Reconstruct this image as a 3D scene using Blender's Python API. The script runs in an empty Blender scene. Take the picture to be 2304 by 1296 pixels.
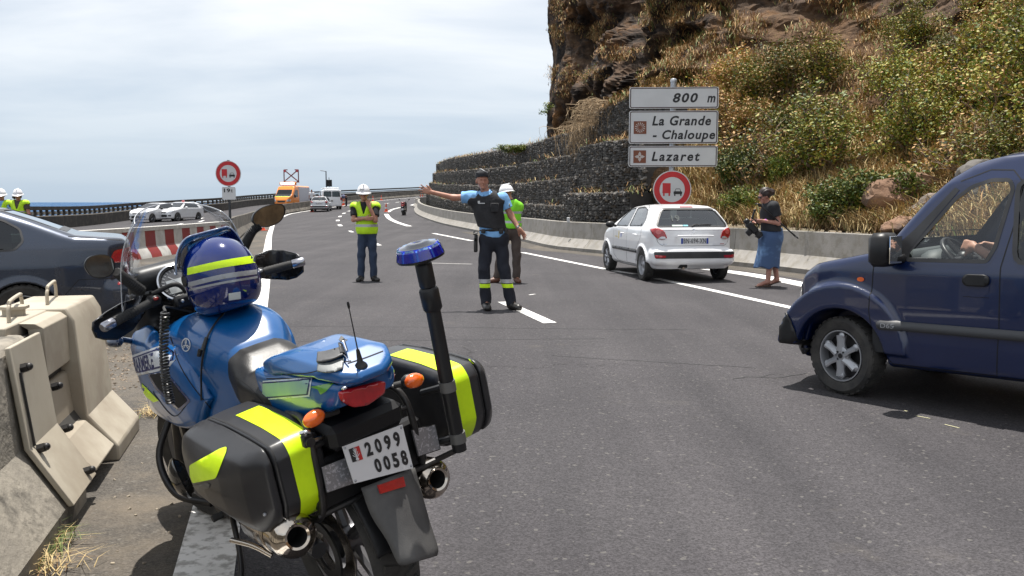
import bpy, bmesh, math, random
import numpy as np
from mathutils import Vector, Matrix, noise
from mathutils.bvhtree import BVHTree
from mathutils.geometry import delaunay_2d_cdt
random.seed(7); rng = np.random.default_rng(7)
sc = bpy.context.scene
COL = sc.collection
R = math.radians
PI = math.pi

# ---------------------------------------------------------------- camera
CAMH, FPX = 1.45, 1950.0
PITCH = math.atan(193 / FPX)
cam_data = bpy.data.cameras.new('camera'); cam = bpy.data.objects.new('camera', cam_data); COL.objects.link(cam)
cam.location = (0, 0, CAMH); cam.rotation_euler = (PI/2 - PITCH, 0, 0)
cam_data.sensor_width = 36; cam_data.lens = 36*FPX/2304
cam_data.clip_start = 0.05; cam_data.clip_end = 90000
sc.camera = cam

# ---------------------------------------------------------------- light and sky
SUNV = Vector((-0.05, 0.20, 1)).normalized()
w = bpy.data.worlds.new('World'); sc.world = w; w.use_nodes = True
def build_world():
    nt = w.node_tree; N = nt.nodes; L = nt.links
    bg = N['Background']; bg.inputs[1].default_value = 0.075
    sky = N.new('ShaderNodeTexSky'); sky.sky_type = 'NISHITA'; sky.sun_disc = False
    sky.sun_elevation = math.asin(SUNV.z); sky.sun_rotation = math.atan2(SUNV.x, SUNV.y)
    sky.air_density = 1.0; sky.dust_density = 1.5; sky.altitude = 10
    tc = N.new('ShaderNodeTexCoord'); sep = N.new('ShaderNodeSeparateXYZ'); L.new(tc.outputs['Generated'], sep.inputs[0])
    # project the view direction on a cloud layer: (x,y)/(z+0.12)
    zz = N.new('ShaderNodeMath'); zz.operation = 'MAXIMUM'; L.new(sep.outputs[2], zz.inputs[0]); zz.inputs[1].default_value = 0.0
    za = N.new('ShaderNodeMath'); za.operation = 'ADD'; L.new(zz.outputs[0], za.inputs[0]); za.inputs[1].default_value = 0.10
    dx = N.new('ShaderNodeMath'); dx.operation = 'DIVIDE'; L.new(sep.outputs[0], dx.inputs[0]); L.new(za.outputs[0], dx.inputs[1])
    dy = N.new('ShaderNodeMath'); dy.operation = 'DIVIDE'; L.new(sep.outputs[1], dy.inputs[0]); L.new(za.outputs[0], dy.inputs[1])
    cb = N.new('ShaderNodeCombineXYZ'); L.new(dx.outputs[0], cb.inputs[0]); L.new(dy.outputs[0], cb.inputs[1])
    n1 = N.new('ShaderNodeTexNoise'); n1.inputs['Scale'].default_value = 0.62; n1.inputs['Detail'].default_value = 8
    n1.inputs['Roughness'].default_value = 0.52; n1.inputs['Distortion'].default_value = 0.35
    mp = N.new('ShaderNodeMapping'); mp.inputs['Scale'].default_value = (0.85, 1.5, 1); mp.inputs['Location'].default_value = (3.1, 1.7, 0)
    L.new(cb.outputs[0], mp.inputs[0]); L.new(mp.outputs[0], n1.inputs['Vector'])
    r1 = N.new('ShaderNodeValToRGB'); r1.color_ramp.elements[0].position = 0.36; r1.color_ramp.elements[1].position = 0.60
    r1.color_ramp.elements[0].color = (6.7, 7.3, 8.1, 1); r1.color_ramp.elements[1].color = (9.6, 9.75, 9.9, 1)
    L.new(n1.outputs['Fac'], r1.inputs[0])
    # thin haze towards the horizon, clear blue mixed a little below the clouds
    hz = N.new('ShaderNodeMapRange'); hz.inputs[1].default_value = 0.0; hz.inputs[2].default_value = 0.22; L.new(zz.outputs[0], hz.inputs[0])
    mixh = N.new('ShaderNodeMixRGB'); L.new(hz.outputs[0], mixh.inputs[0]); mixh.inputs[1].default_value = (4.7, 5.75, 6.9, 1); L.new(r1.outputs[0], mixh.inputs[2])
    cov = N.new('ShaderNodeMixRGB'); cov.inputs[0].default_value = 0.88; L.new(sky.outputs[0], cov.inputs[1]); L.new(mixh.outputs[0], cov.inputs[2])
    L.new(cov.outputs[0], bg.inputs[0])
build_world()
sun_d = bpy.data.lights.new('sun', 'SUN'); sun = bpy.data.objects.new('sun', sun_d); COL.objects.link(sun)
sun_d.energy = 5.0; sun_d.angle = R(0.5); sun_d.color = (1.0, 0.955, 0.89)
sun.rotation_euler = SUNV.to_track_quat('Z', 'Y').to_euler()
vs = sc.view_settings; vs.view_transform = 'Standard'; vs.look = 'None'; vs.gamma = 1; vs.use_curve_mapping = False; vs.exposure = 0.66

# ---------------------------------------------------------------- pixel helpers (used to find where real things stand)
_f = Vector((0, math.cos(PITCH), -math.sin(PITCH))); _u = Vector((0, math.sin(PITCH), math.cos(PITCH)))
def ray(px, py): return _f*FPX + Vector((px-1152, 0, 0)) + _u*(648-py)
def at(px, py, Y):
    r = ray(px, py); return Vector((0, 0, CAMH)) + r*(Y/r.y)
def sstep(a, b, x):
    t = min(1, max(0, (x-a)/(b-a))); return t*t*(3-2*t)
def hgt(x, y):
    r = max(0, y-43); h = .028*r*r/(r+10) if r > 0 else 0
    return h - .025*min(25, max(0, -(x+10)))*sstep(35, 65, y)
def gp(px, py):
    r = ray(px, py); r = r/r.y; y = 1.0; st = .25
    while y < 400:
        z = CAMH + r.z*y
        if z < hgt(r.x*y, y): break
        y += st
    lo, hi = y-st, y
    for _ in range(20):
        m = (lo+hi)/2
        if CAMH + r.z*m < hgt(r.x*m, m): hi = m
        else: lo = m
    return Vector((r.x*lo, lo, CAMH + r.z*lo))

# ---------------------------------------------------------------- objects
def tag(o, label=None, cat=None, group=None, kind=None):
    if label: o['label'] = label
    if cat: o['category'] = cat
    if group: o['group'] = group
    if kind: o['kind'] = kind
    return o
def thing(name, label, cat, loc=(0, 0, 0), rz=0, group=None):
    o = bpy.data.objects.new(name, None); COL.objects.link(o); o.location = loc; o.rotation_euler = (0, 0, rz)
    o.empty_display_size = .2
    return tag(o, label, cat, group)
def kids(o): return [c for c in list(COL.objects) if c.parent == o]
def copy_tree(o, parent=None):
    c = o.copy(); COL.objects.link(c)
    if parent: c.parent = parent
    for ch in kids(o): copy_tree(ch, c)
    return c
def link(name, me, mat=None, parent=None, smooth=40, M=None):
    if mat is not None:
        for m in (mat if isinstance(mat, (list, tuple)) else [mat]): me.materials.append(m)
    if smooth:
        me.shade_smooth()
        if smooth < 179: me.set_sharp_from_angle(angle=R(smooth))
    o = bpy.data.objects.new(name, me); COL.objects.link(o)
    if parent: o.parent = parent
    if M is not None: o.matrix_local = M
    return o
def frames(pts):
    pts = [Vector(p) for p in pts]; n = len(pts); T = []
    for i in range(n):
        a = pts[max(0, i-1)]; b = pts[min(n-1, i+1)]; T.append((b-a).normalized())
    u = T[0].orthogonal().normalized(); out = []
    for i in range(n):
        u = (u - T[i]*u.dot(T[i])).normalized(); out.append((pts[i], T[i], u, T[i].cross(u)))
    return out
def crv(pts, n=8):
    """Catmull-Rom through points"""
    P = [Vector(p) for p in pts]; P = [P[0]*2-P[1]] + P + [P[-1]*2-P[-2]]; out = []
    for i in range(1, len(P)-2):
        for k in range(n):
            t = k/n; a, b, c, d = P[i-1], P[i], P[i+1], P[i+2]
            out.append(.5*((2*b) + (c-a)*t + (2*a-5*b+4*c-d)*t*t + (3*b-a-3*c+d)*t**3))
    out.append(P[-2]); return out
class MB:
    def __init__(s, M=None): s.v = []; s.f = []; s.mi = []; s.M = M
    def add(s, vs, fs, mi=0, M=None):
        b = len(s.v); M = M if M is not None else s.M
        s.v += [tuple(M @ Vector(v)) for v in vs] if M is not None else [tuple(v) for v in vs]
        s.f += [tuple(b+i for i in f) for f in fs]; s.mi += [mi]*len(fs); return s
    def box(s, c, d, M=None, mi=0, ch=0, tp=1):
        """c centre, d full size, ch chamfer, tp taper of the top"""
        x, y, z = d[0]/2, d[1]/2, d[2]/2
        if ch:
            e = min(ch, x*.49, y*.49, z*.49); vs = []; idx = {}
            for sx in (-1, 1):
                for sy in (-1, 1):
                    for sz in (-1, 1):
                        for ax in range(3):
                            p = [sx*x, sy*y, sz*z]
                            for q in range(3):
                                if q != ax: p[q] -= (sx, sy, sz)[q]*e
                            if sz > 0: p[0] *= tp; p[1] *= tp
                            idx[sx, sy, sz, ax] = len(vs); vs.append((c[0]+p[0], c[1]+p[1], c[2]+p[2]))
            fs = []
            for ax in range(3):
                b1, b2 = [q for q in range(3) if q != ax]
                for sg in (-1, 1):
                    q = []
                    for (u, v) in ((-1, -1), (1, -1), (1, 1), (-1, 1)):
                        k = [0, 0, 0]; k[ax] = sg; k[b1] = u; k[b2] = v; q.append(idx[k[0], k[1], k[2], ax])
                    fs.append(q if (sg > 0) == (ax != 1) else q[::-1])
            for ax in range(3):          # edge strips
                b1, b2 = [q for q in range(3) if q != ax]
                for u in (-1, 1):
                    for v in (-1, 1):
                        k0 = [0, 0, 0]; k0[ax] = -1; k0[b1] = u; k0[b2] = v; k1 = list(k0); k1[ax] = 1
                        q = [idx[(*k0, b1)], idx[(*k1, b1)], idx[(*k1, b2)], idx[(*k0, b2)]]; fs.append(q)
            for sx in (-1, 1):
                for sy in (-1, 1):
                    for sz in (-1, 1): fs.append([idx[sx, sy, sz, a] for a in range(3)])
            return s.add(vs, fs, mi, M)
        vs = [(c[0]+i*x*(tp if k > 0 else 1), c[1]+j*y*(tp if k > 0 else 1), c[2]+k*z) for i in (-1, 1) for j in (-1, 1) for k in (-1, 1)]
        return s.add(vs, [(0, 1, 3, 2), (4, 6, 7, 5), (0, 4, 5, 1), (2, 3, 7, 6), (0, 2, 6, 4), (1, 5, 7, 3)], mi, M)
    def tube(s, pts, r, n=8, M=None, mi=0, cap=True, flat=1):
        fr = frames(pts); m = len(fr); rs = r if isinstance(r, (list, tuple)) else [r]*m
        if len(rs) != m: rs = [rs[min(len(rs)-1, int(i*len(rs)/m))] for i in range(m)]
        vs = []; fs = []
        for (p, t, u, v), q in zip(fr, rs):
            for k in range(n):
                a = 2*PI*k/n; vs.append(p + u*(q*math.cos(a)) + v*(q*flat*math.sin(a)))
        for i in range(m-1):
            for k in range(n):
                k2 = (k+1) % n; fs.append((i*n+k, i*n+k2, (i+1)*n+k2, (i+1)*n+k))
        if cap: fs += [tuple(range(n))[::-1], tuple((m-1)*n+k for k in range(n))]
        return s.add(vs, fs, mi, M)
    def cyl(s, a, b, r, r2=None, n=12, M=None, mi=0): return s.tube([a, b], [r, r if r2 is None else r2], n, M, mi)
    def lathe(s, prof, n=24, M=None, mi=0, close=False):
        """prof (r,z) about z"""
        vs = []; fs = []; m = len(prof)
        for r, z in prof:
            for k in range(n):
                a = 2*PI*k/n; vs.append((r*math.cos(a), r*math.sin(a), z))
        for i in range(m if close else m-1):
            i2 = (i+1) % m
            for k in range(n):
                k2 = (k+1) % n; fs.append((i*n+k, i*n+k2, i2*n+k2, i2*n+k))
        return s.add(vs, fs, mi, M)
    def sph(s, c, r, n=12, M=None, mi=0):
        r = (r, r, r) if not isinstance(r, (tuple, list)) else r; vs = [(c[0], c[1], c[2]-r[2])]; fs = []; m = n//2
        for i in range(1, m):
            a = PI*i/m
            for k in range(n):
                b = 2*PI*k/n; vs.append((c[0]+r[0]*math.sin(a)*math.cos(b), c[1]+r[1]*math.sin(a)*math.sin(b), c[2]-r[2]*math.cos(a)))
        vs.append((c[0], c[1], c[2]+r[2])); e = len(vs)-1
        for k in range(n):
            k2 = (k+1) % n; fs.append((0, 1+k2, 1+k)); fs.append((e, 1+(m-2)*n+k, 1+(m-2)*n+k2))
            for i in range(m-2): fs.append((1+i*n+k, 1+i*n+k2, 1+(i+1)*n+k2, 1+(i+1)*n+k))
        return s.add(vs, fs, mi, M)
    def prism(s, poly, z0, z1, M=None, mi=0):
        n = len(poly); vs = [(x, y, z0) for x, y in poly] + [(x, y, z1) for x, y in poly]
        fs = [tuple(range(n))[::-1], tuple(range(n, 2*n))] + [(i, (i+1) % n, n+(i+1) % n, n+i) for i in range(n)]
        return s.add(vs, fs, mi, M)
    def loft(s, rings, M=None, mi=0, closed=True, cap=True):
        n = len(rings[0]); vs = [p for r in rings for p in r]; fs = []
        for i in range(len(rings)-1):
            for k in range(n if closed else n-1):
                k2 = (k+1) % n; fs.append((i*n+k, i*n+k2, (i+1)*n+k2, (i+1)*n+k))
        if cap and closed: fs += [tuple(range(n))[::-1], tuple((len(rings)-1)*n+k for k in range(n))]
        return s.add(vs, fs, mi, M)
    def mesh(s, name):
        me = bpy.data.meshes.new(name); me.from_pydata(s.v, [], s.f); me.validate(clean_customdata=False)
        if len(s.mi) == len(me.polygons) and any(s.mi): me.polygons.foreach_set('material_index', s.mi)
        bm = bmesh.new(); bm.from_mesh(me); bmesh.ops.recalc_face_normals(bm, faces=bm.faces); bm.to_mesh(me); bm.free()
        return me
    def build(s, name, mat, parent=None, smooth=40, M=None, bev=0):
        o = link(name, s.mesh(name), mat, parent, smooth, M)
        if bev:
            b = o.modifiers.new('bevel', 'BEVEL'); b.width = bev; b.segments = 2; b.limit_method = 'ANGLE'; b.angle_limit = R(35)
        return o
def np_mesh(name, V, F, mat, parent=None, smooth=40, mi=None, M=None):
    me = bpy.data.meshes.new(name); V = np.asarray(V, np.float32); F = np.asarray(F, np.int32); k = F.shape[1]
    me.vertices.add(len(V)); me.vertices.foreach_set('co', V.ravel()); me.loops.add(F.size); me.loops.foreach_set('vertex_index', F.ravel())
    me.polygons.add(len(F)); me.polygons.foreach_set('loop_start', np.arange(0, F.size, k, dtype=np.int32))
    if mi is not None: me.polygons.foreach_set('material_index', np.asarray(mi, np.int32))
    me.update(calc_edges=True)
    return link(name, me, mat, parent, smooth, M)
def axes(o, x, y, z=None):
    x = Vector(x).normalized(); y = Vector(y); y = (y-x*y.dot(x)).normalized(); z = x.cross(y)
    M = Matrix((x, y, z)).transposed().to_4x4(); M.translation = Vector(o); return M
def TR(loc=(0, 0, 0), rx=0, ry=0, rz=0, s=1):
    return Matrix.Translation(loc) @ Matrix.Rotation(rz, 4, 'Z') @ Matrix.Rotation(ry, 4, 'Y') @ Matrix.Rotation(rx, 4, 'X') @ Matrix.Scale(s, 4)

# ---------------------------------------------------------------- implicit surfaces
def cap(P, a, b, ra, rb=None):
    rb = ra if rb is None else rb; a = np.array(a, np.float32); b = np.array(b, np.float32); d = b-a
    t = np.clip(((P-a) @ d)/max(1e-9, d @ d), 0, 1); return np.linalg.norm(P-a-t[:, None]*d, axis=1) - (ra+(rb-ra)*t)
def ell(P, c, r, Rm=None):
    q = P-np.array(c, np.float32)
    if Rm is not None: q = q @ np.array(Rm, np.float32)
    r = np.array(r, np.float32); k0 = np.linalg.norm(q/r, axis=1); k1 = np.linalg.norm(q/(r*r), axis=1)
    return k0*(k0-1)/np.maximum(k1, 1e-6)
def rbox(P, c, h, r=0.0, Rm=None):
    q = P-np.array(c, np.float32)
    if Rm is not None: q = q @ np.array(Rm, np.float32)
    q = np.abs(q)-(np.array(h, np.float32)-r)
    return np.linalg.norm(np.maximum(q, 0), axis=1)+np.minimum(q.max(axis=1), 0)-r
def half(P, p, n):
    n = np.array(n, np.float32); n /= np.linalg.norm(n); return (P-np.array(p, np.float32)) @ n
def smin(a, b, k):
    h = np.maximum(k-np.abs(a-b), 0)/k; return np.minimum(a, b)-h*h*k*.25
def smax(a, b, k): return -smin(-a, -b, k)
def poly2(x, y, poly):
    p = np.array(poly, np.float32); d = np.full(x.shape, 1e9, np.float32); s = np.ones(x.shape, np.float32)
    for i in range(len(p)):
        a = p[i]; b = p[i-1]; e = b-a; wx = x-a[0]; wy = y-a[1]
        t = np.clip((wx*e[0]+wy*e[1])/max(1e-12, e @ e), 0, 1); d = np.minimum(d, (wx-e[0]*t)**2+(wy-e[1]*t)**2)
        c1 = y >= a[1]; c2 = y < b[1]; c3 = e[0]*wy > e[1]*wx
        s = np.where((c1 & c2 & c3) | (~c1 & ~c2 & ~c3), -s, s)
    return s*np.sqrt(d)
def rotm(rx=0, ry=0, rz=0): return np.array((Matrix.Rotation(rz, 3, 'Z') @ Matrix.Rotation(ry, 3, 'Y') @ Matrix.Rotation(rx, 3, 'X')))
def mesh_sdf(f, lo, hi, h, B=6):
    lo = np.array(lo, np.float32); hi = np.array(hi, np.float32)
    nb = np.maximum(1, np.ceil((hi-lo)/(h*B)).astype(int)); n = nb*B+1
    g = np.stack(np.meshgrid(*[lo[i]+(np.arange(nb[i])+.5)*h*B for i in range(3)], indexing='ij'), -1).reshape(-1, 3).astype(np.float32)
    fb = f(g); near = np.abs(fb) < h*B*1.35
    F = np.repeat(np.repeat(np.repeat(fb.reshape(nb), B, 0), B, 1), B, 2); F = np.pad(F, ((0, 1),)*3, mode='edge').astype(np.float32)
    need = np.zeros(n, bool); nm = near.reshape(nb)
    up_ = np.repeat(np.repeat(np.repeat(nm, B, 0), B, 1), B, 2)
    for dx in (0, 1):
        for dy in (0, 1):
            for dz in (0, 1): need[dx:dx+n[0]-1, dy:dy+n[1]-1, dz:dz+n[2]-1] |= up_
    idx = np.argwhere(need); P = (lo+idx*h).astype(np.float32)
    F[idx[:, 0], idx[:, 1], idx[:, 2]] = np.concatenate([f(P[i:i+400000]) for i in range(0, len(P), 400000)])
    S = F < 0
    cnt = np.zeros(n-1, np.int8); corners = [(i, j, k) for i in (0, 1) for j in (0, 1) for k in (0, 1)]
    sl = lambda i, j, k: (slice(i, n[0]-1+i), slice(j, n[1]-1+j), slice(k, n[2]-1+k))
    for c in corners: cnt += S[sl(*c)]
    act = (cnt > 0) & (cnt < 8); A = np.argwhere(act); vid = np.full(n-1, -1, np.int64); vid[act] = np.arange(len(A))
    cv = np.stack([F[A[:, 0]+c[0], A[:, 1]+c[1], A[:, 2]+c[2]] for c in corners], 1); co = np.array(corners, np.float32)
    acc = np.zeros((len(A), 3), np.float32); num = np.zeros(len(A), np.float32)
    for a in range(8):
        for b in range(a+1, 8):
            if np.abs(co[a]-co[b]).sum() == 1:
                m = (cv[:, a] < 0) != (cv[:, b] < 0); t = cv[:, a]/(cv[:, a]-cv[:, b]+1e-12)
                p = co[a]+(co[b]-co[a])*t[:, None]; acc += np.where(m[:, None], p, 0); num += m
    V = lo+(A+acc/num[:, None])*h
    for _ in range(2):     # settle the vertices on the surface
        e = h*.3; f0 = f(V); G = np.stack([f(V+np.eye(3, dtype=np.float32)[i]*e)-f0 for i in range(3)], 1)/e
        st = -f0[:, None]*G/np.maximum((G*G).sum(1), .2)[:, None]; V = (V+np.clip(st, -h*.5, h*.5)).astype(np.float32)
    Q = []
    for ax in range(3):
        o1, o2 = [(1, 2), (2, 0), (0, 1)][ax]
        s = [slice(0, -1)]*3; s2 = [slice(0, -1)]*3; s2[ax] = slice(1, None); s[o1] = s2[o1] = slice(1, -1); s[o2] = s2[o2] = slice(1, -1)
        a = S[tuple(s)]; b = S[tuple(s2)]; E = np.argwhere(a != b); fl = a[tuple(E.T)]
        base = E.copy(); base[:, o1] += 1; base[:, o2] += 1
        def g4(d1, d2):
            c = base.copy(); c[:, o1] -= d1; c[:, o2] -= d2; return vid[tuple(c.T)]
        q = np.stack([g4(1, 1), g4(0, 1), g4(0, 0), g4(1, 0)], 1); q[~fl] = q[~fl][:, ::-1]; Q.append(q)
    Q = np.concatenate(Q); Q = Q[(Q >= 0).all(1)]
    return V, Q
def sdf_obj(name, f, lo, hi, h, mat, parent=None, mi=None, M=None, smooth=180):
    V, Q = mesh_sdf(f, lo, hi, h)
    return np_mesh(name, V, Q, mat, parent, smooth, None if mi is None else mi(V[Q].mean(1)), M)
def bvh_of(o):
    me = o.data; return BVHTree.FromPolygons([v.co.copy() for v in me.vertices], [tuple(p.vertices) for p in me.polygons])
# ---------------------------------------------------------------- things printed or laid on curved surfaces
def dens(poly, st):
    out = []
    for i in range(len(poly)):
        a = Vector(poly[i]); b = Vector(poly[(i+1) % len(poly)]); k = max(1, int((b-a).length/st))
        out += [tuple(a.lerp(b, j/k)) for j in range(k)]
    return out
def inpoly(x, y, poly):
    c = False; j = len(poly)-1
    for i in range(len(poly)):
        a = poly[i]; b = poly[j]
        if (a[1] > y) != (b[1] > y) and x < (b[0]-a[0])*(y-a[1])/(b[1]-a[1])+a[0]: c = not c
        j = i
    return c
def tri2d(poly, st, holes=()):
    loops = [dens(poly, st)]+[dens(h, st) for h in holes]; pts = []; edges = []
    for lp in loops:
        b = len(pts); pts += [Vector(p[:2]) for p in lp]; edges += [(b+i, b+(i+1) % len(lp)) for i in range(len(lp))]
    xs = [p[0] for p in poly]; ys = [p[1] for p in poly]; x = min(xs)+st*.5
    while x < max(xs):
        y = min(ys)+st*.5
        while y < max(ys):
            if inpoly(x, y, poly) and not any(inpoly(x, y, h) for h in holes):
                if min((p-Vector((x, y))).length_squared for p in pts[:len(loops[0])]) > (st*.35)**2: pts.append(Vector((x, y)))
            y += st
        x += st
    vo, eo, fo, *_ = delaunay_2d_cdt(pts, edges, [], 0, 1e-5)
    fs = []
    for t in fo:
        c = sum((vo[i] for i in t), Vector((0, 0)))/len(t)
        if inpoly(c.x, c.y, poly) and not any(inpoly(c.x, c.y, h) for h in holes): fs.append(tuple(t))
    return [tuple(v) for v in vo], fs
def project(bvh, V2, to3, d, off, maxd=5):
    d = Vector(d).normalized(); out = []; last = None
    for v in V2:
        p = Vector(to3(v)); h = bvh.ray_cast(p, d, maxd)
        if h[0] is None:
            h = bvh.find_nearest(last if last is not None else p+d*maxd*.3)
        last = h[0]; n = h[1]
        if n.dot(d) > 0: n = -n
        out.append(h[0]+n*off)
    return out
def decal(name, bvh, poly, to3, d, mat, parent=None, off=.002, st=.02, holes=(), thick=0):
    V2, F = tri2d(poly, st, holes); V = project(bvh, V2, to3, d, off); m = MB().add(V, F)
    if thick:       # a skirt so that it has an edge
        o = m.build(name, mat, parent, 180); s = o.modifiers.new('s', 'SOLIDIFY'); s.thickness = thick; s.offset = 0; return o
    return m.build(name, mat, parent, 180)
def line_on(m, bvh, pts2, to3, d, wd, off=.0012, st=.02):
    P = []
    for i in range(len(pts2)-1):
        a = Vector(pts2[i]); b = Vector(pts2[i+1]); k = max(1, int((b-a).length/st)); P += [a.lerp(b, j/k) for j in range(k)]
    P.append(Vector(pts2[-1])); Q = []
    for i, p in enumerate(P):
        t = (P[min(len(P)-1, i+1)]-P[max(0, i-1)]).normalized(); n = Vector((-t.y, t.x))*(wd/2); Q += [p+n, p-n]
    V = project(bvh, Q, to3, d, off); return m.add(V, [(2*i, 2*i+1, 2*i+3, 2*i+2) for i in range(len(P)-1)])
def text_mesh(txt, size=1, bold=0, shear=0, space=1.0, align='LEFT'):
    cu = bpy.data.curves.new('t', 'FONT'); cu.body = txt; cu.size = size; cu.offset = bold; cu.shear = shear; cu.space_character = space
    cu.align_x = align; cu.fill_mode = 'FRONT'; cu.resolution_u = 3
    o = bpy.data.objects.new('t', cu); COL.objects.link(o); dg = bpy.context.evaluated_depsgraph_get()
    me = o.evaluated_get(dg).to_mesh(); V = [tuple(v.co) for v in me.vertices]; F = [tuple(p.vertices) for p in me.polygons]
    bpy.data.objects.remove(o); bpy.data.curves.remove(cu); return V, F
def fit_text(V, x0, x1, y0, y1):
    xs = [v[0] for v in V]; ys = [v[1] for v in V]; a, b, c, d = min(xs), max(xs), min(ys), max(ys)
    return [(x0+(v[0]-a)/(b-a)*(x1-x0), y0+(v[1]-c)/(d-c)*(y1-y0)) for v in V]
def cut(bm, poly, ax, sidef):
    """cut an outline given in the plane of axes ax through the faces chosen by sidef; returns those faces"""
    a, b = ax; xs = [p[0] for p in poly]; ys = [p[1] for p in poly]; x0, x1, y0, y1 = min(xs)-.06, max(xs)+.06, min(ys)-.06, max(ys)+.06
    for i in range(len(poly)):
        p = Vector(poly[i]); q = Vector(poly[(i+1) % len(poly)]); t = q-p
        if t.length < 1e-5: continue
        n3 = [0, 0, 0]; n3[a] = t.y; n3[b] = -t.x; c3 = [0, 0, 0]; c3[a] = p.x; c3[b] = p.y
        mx0, mx1, my0, my1 = min(p.x, q.x)-.05, max(p.x, q.x)+.05, min(p.y, q.y)-.05, max(p.y, q.y)+.05
        fs = []
        for f in bm.faces:
            c = f.calc_center_median()
            if mx0 < c[a] < mx1 and my0 < c[b] < my1 and sidef(c): fs.append(f)
        g = set(fs)
        for f in fs: g.update(f.verts); g.update(f.edges)
        if fs: bmesh.ops.bisect_plane(bm, geom=list(g), dist=1e-6, plane_co=c3, plane_no=n3)
    return [f for f in bm.faces if sidef(f.calc_center_median()) and inpoly(f.calc_center_median()[a], f.calc_center_median()[b], poly)]
def split_faces(bm, faces, name, mat, parent, inset=0.0, smooth=180):
    """take faces out of bm as an object of their own"""
    vm = {}; vs = []; fs = []
    for f in faces:
        q = []
        for v in f.verts:
            if v not in vm: vm[v] = len(vs); vs.append(v.co-v.normal*inset)
            q.append(vm[v])
        fs.append(q)
    bmesh.ops.delete(bm, geom=faces, context='FACES')
    m = MB(); m.add(vs, fs); return m.build(name, mat, parent, smooth)
def rrect(x0, y0, x1, y1, r, n=4):
    out = []
    for cx, cy, a0 in ((x1-r, y1-r, 0), (x0+r, y1-r, 90), (x0+r, y0+r, 180), (x1-r, y0+r, 270)):
        for k in range(n+1):
            a = R(a0+90*k/n); out.append((cx+r*math.cos(a), cy+r*math.sin(a)))
    return out
def rpoly(pts, r, n=3):
    """round the corners of a polygon"""
    out = []; m = len(pts)
    for i in range(m):
        p = Vector(pts[i]); a = Vector(pts[i-1])-p; b = Vector(pts[(i+1) % m])-p
        ra = min(r, a.length*.45); rb = min(r, b.length*.45); A = p+a.normalized()*ra; B = p+b.normalized()*rb
        for k in range(n+1):
            t = k/n; out.append(tuple(A*(1-t)**2+p*2*t*(1-t)+B*t*t))
    return out

# ---------------------------------------------------------------- materials
MATS = {}
def mat(name, col=(.5, .5, .5), rough=.5, metal=0, coat=0, c2=None, ns=8, nd=4, bump=0, bs=None, bd=.01, spec=.5, emit=0, trans=0, alpha=1, lo=.35, hi=.65, c3=None, ns3=1.2, flake=0, sheen=0, stretch=None, orand=0):
    if name in MATS: return MATS[name]
    m = bpy.data.materials.new(name); m.use_nodes = True; MATS[name] = m
    nt = m.node_tree; N = nt.nodes; L = nt.links; p = N['Principled BSDF']
    p.inputs['Base Color'].default_value = (*col, 1); p.inputs['Roughness'].default_value = rough; p.inputs['Metallic'].default_value = metal
    p.inputs['Coat Weight'].default_value = coat; p.inputs['Coat Roughness'].default_value = .03; p.inputs['Specular IOR Level'].default_value = spec
    p.inputs['Transmission Weight'].default_value = trans; p.inputs['Alpha'].default_value = alpha; p.inputs['Sheen Weight'].default_value = sheen
    tc = N.new('ShaderNodeTexCoord'); vec = tc.outputs['Object']
    if stretch:
        mp = N.new('ShaderNodeMapping'); mp.inputs['Scale'].default_value = stretch; L.new(vec, mp.inputs[0]); vec = mp.outputs[0]
    def nz(s, d, rg=.6):
        n = N.new('ShaderNodeTexNoise'); n.inputs['Scale'].default_value = s; n.inputs['Detail'].default_value = d; n.inputs['Roughness'].default_value = rg
        L.new(vec, n.inputs['Vector']); return n
    if c2 is not None:
        n = nz(ns, nd); rp = N.new('ShaderNodeValToRGB'); L.new(n.outputs['Fac'], rp.inputs[0])
        rp.color_ramp.elements[0].position = lo; rp.color_ramp.elements[1].position = hi
        rp.color_ramp.elements[0].color = (*col, 1); rp.color_ramp.elements[1].color = (*c2, 1); out = rp.outputs[0]
        if c3 is not None:
            n2 = nz(ns3, 5); r2 = N.new('ShaderNodeValToRGB'); L.new(n2.outputs['Fac'], r2.inputs[0])
            r2.color_ramp.elements[0].position = .48; r2.color_ramp.elements[1].position = .62
            mx = N.new('ShaderNodeMixRGB'); L.new(r2.outputs[0], mx.inputs[0]); L.new(out, mx.inputs[1]); mx.inputs[2].default_value = (*c3, 1); out = mx.outputs[0]
        if orand:
            oi = N.new('ShaderNodeObjectInfo'); mr = N.new('ShaderNodeMapRange'); mr.inputs[3].default_value = 1-orand; mr.inputs[4].default_value = 1+orand*.5; L.new(oi.outputs['Random'], mr.inputs[0]); hs = N.new('ShaderNodeHueSaturation'); L.new(mr.outputs[0], hs.inputs['Value']); L.new(out, hs.inputs['Color']); out = hs.outputs[0]
        L.new(out, p.inputs['Base Color'])
        nr = N.new('ShaderNodeMapRange'); nr.inputs[3].default_value = max(0, rough-.08); nr.inputs[4].default_value = min(1, rough+.08)
        L.new(n.outputs['Fac'], nr.inputs[0]); L.new(nr.outputs[0], p.inputs['Roughness'])
    if bump:
        n = nz(bs or ns*3, 4); b = N.new('ShaderNodeBump'); b.inputs['Strength'].default_value = bump; b.inputs['Distance'].default_value = bd
        L.new(n.outputs['Fac'], b.inputs['Height']); L.new(b.outputs[0], p.inputs['Normal'])
    if emit:
        p.inputs['Emission Color'].default_value = (*col, 1); p.inputs['Emission Strength'].default_value = emit
    return m
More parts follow.
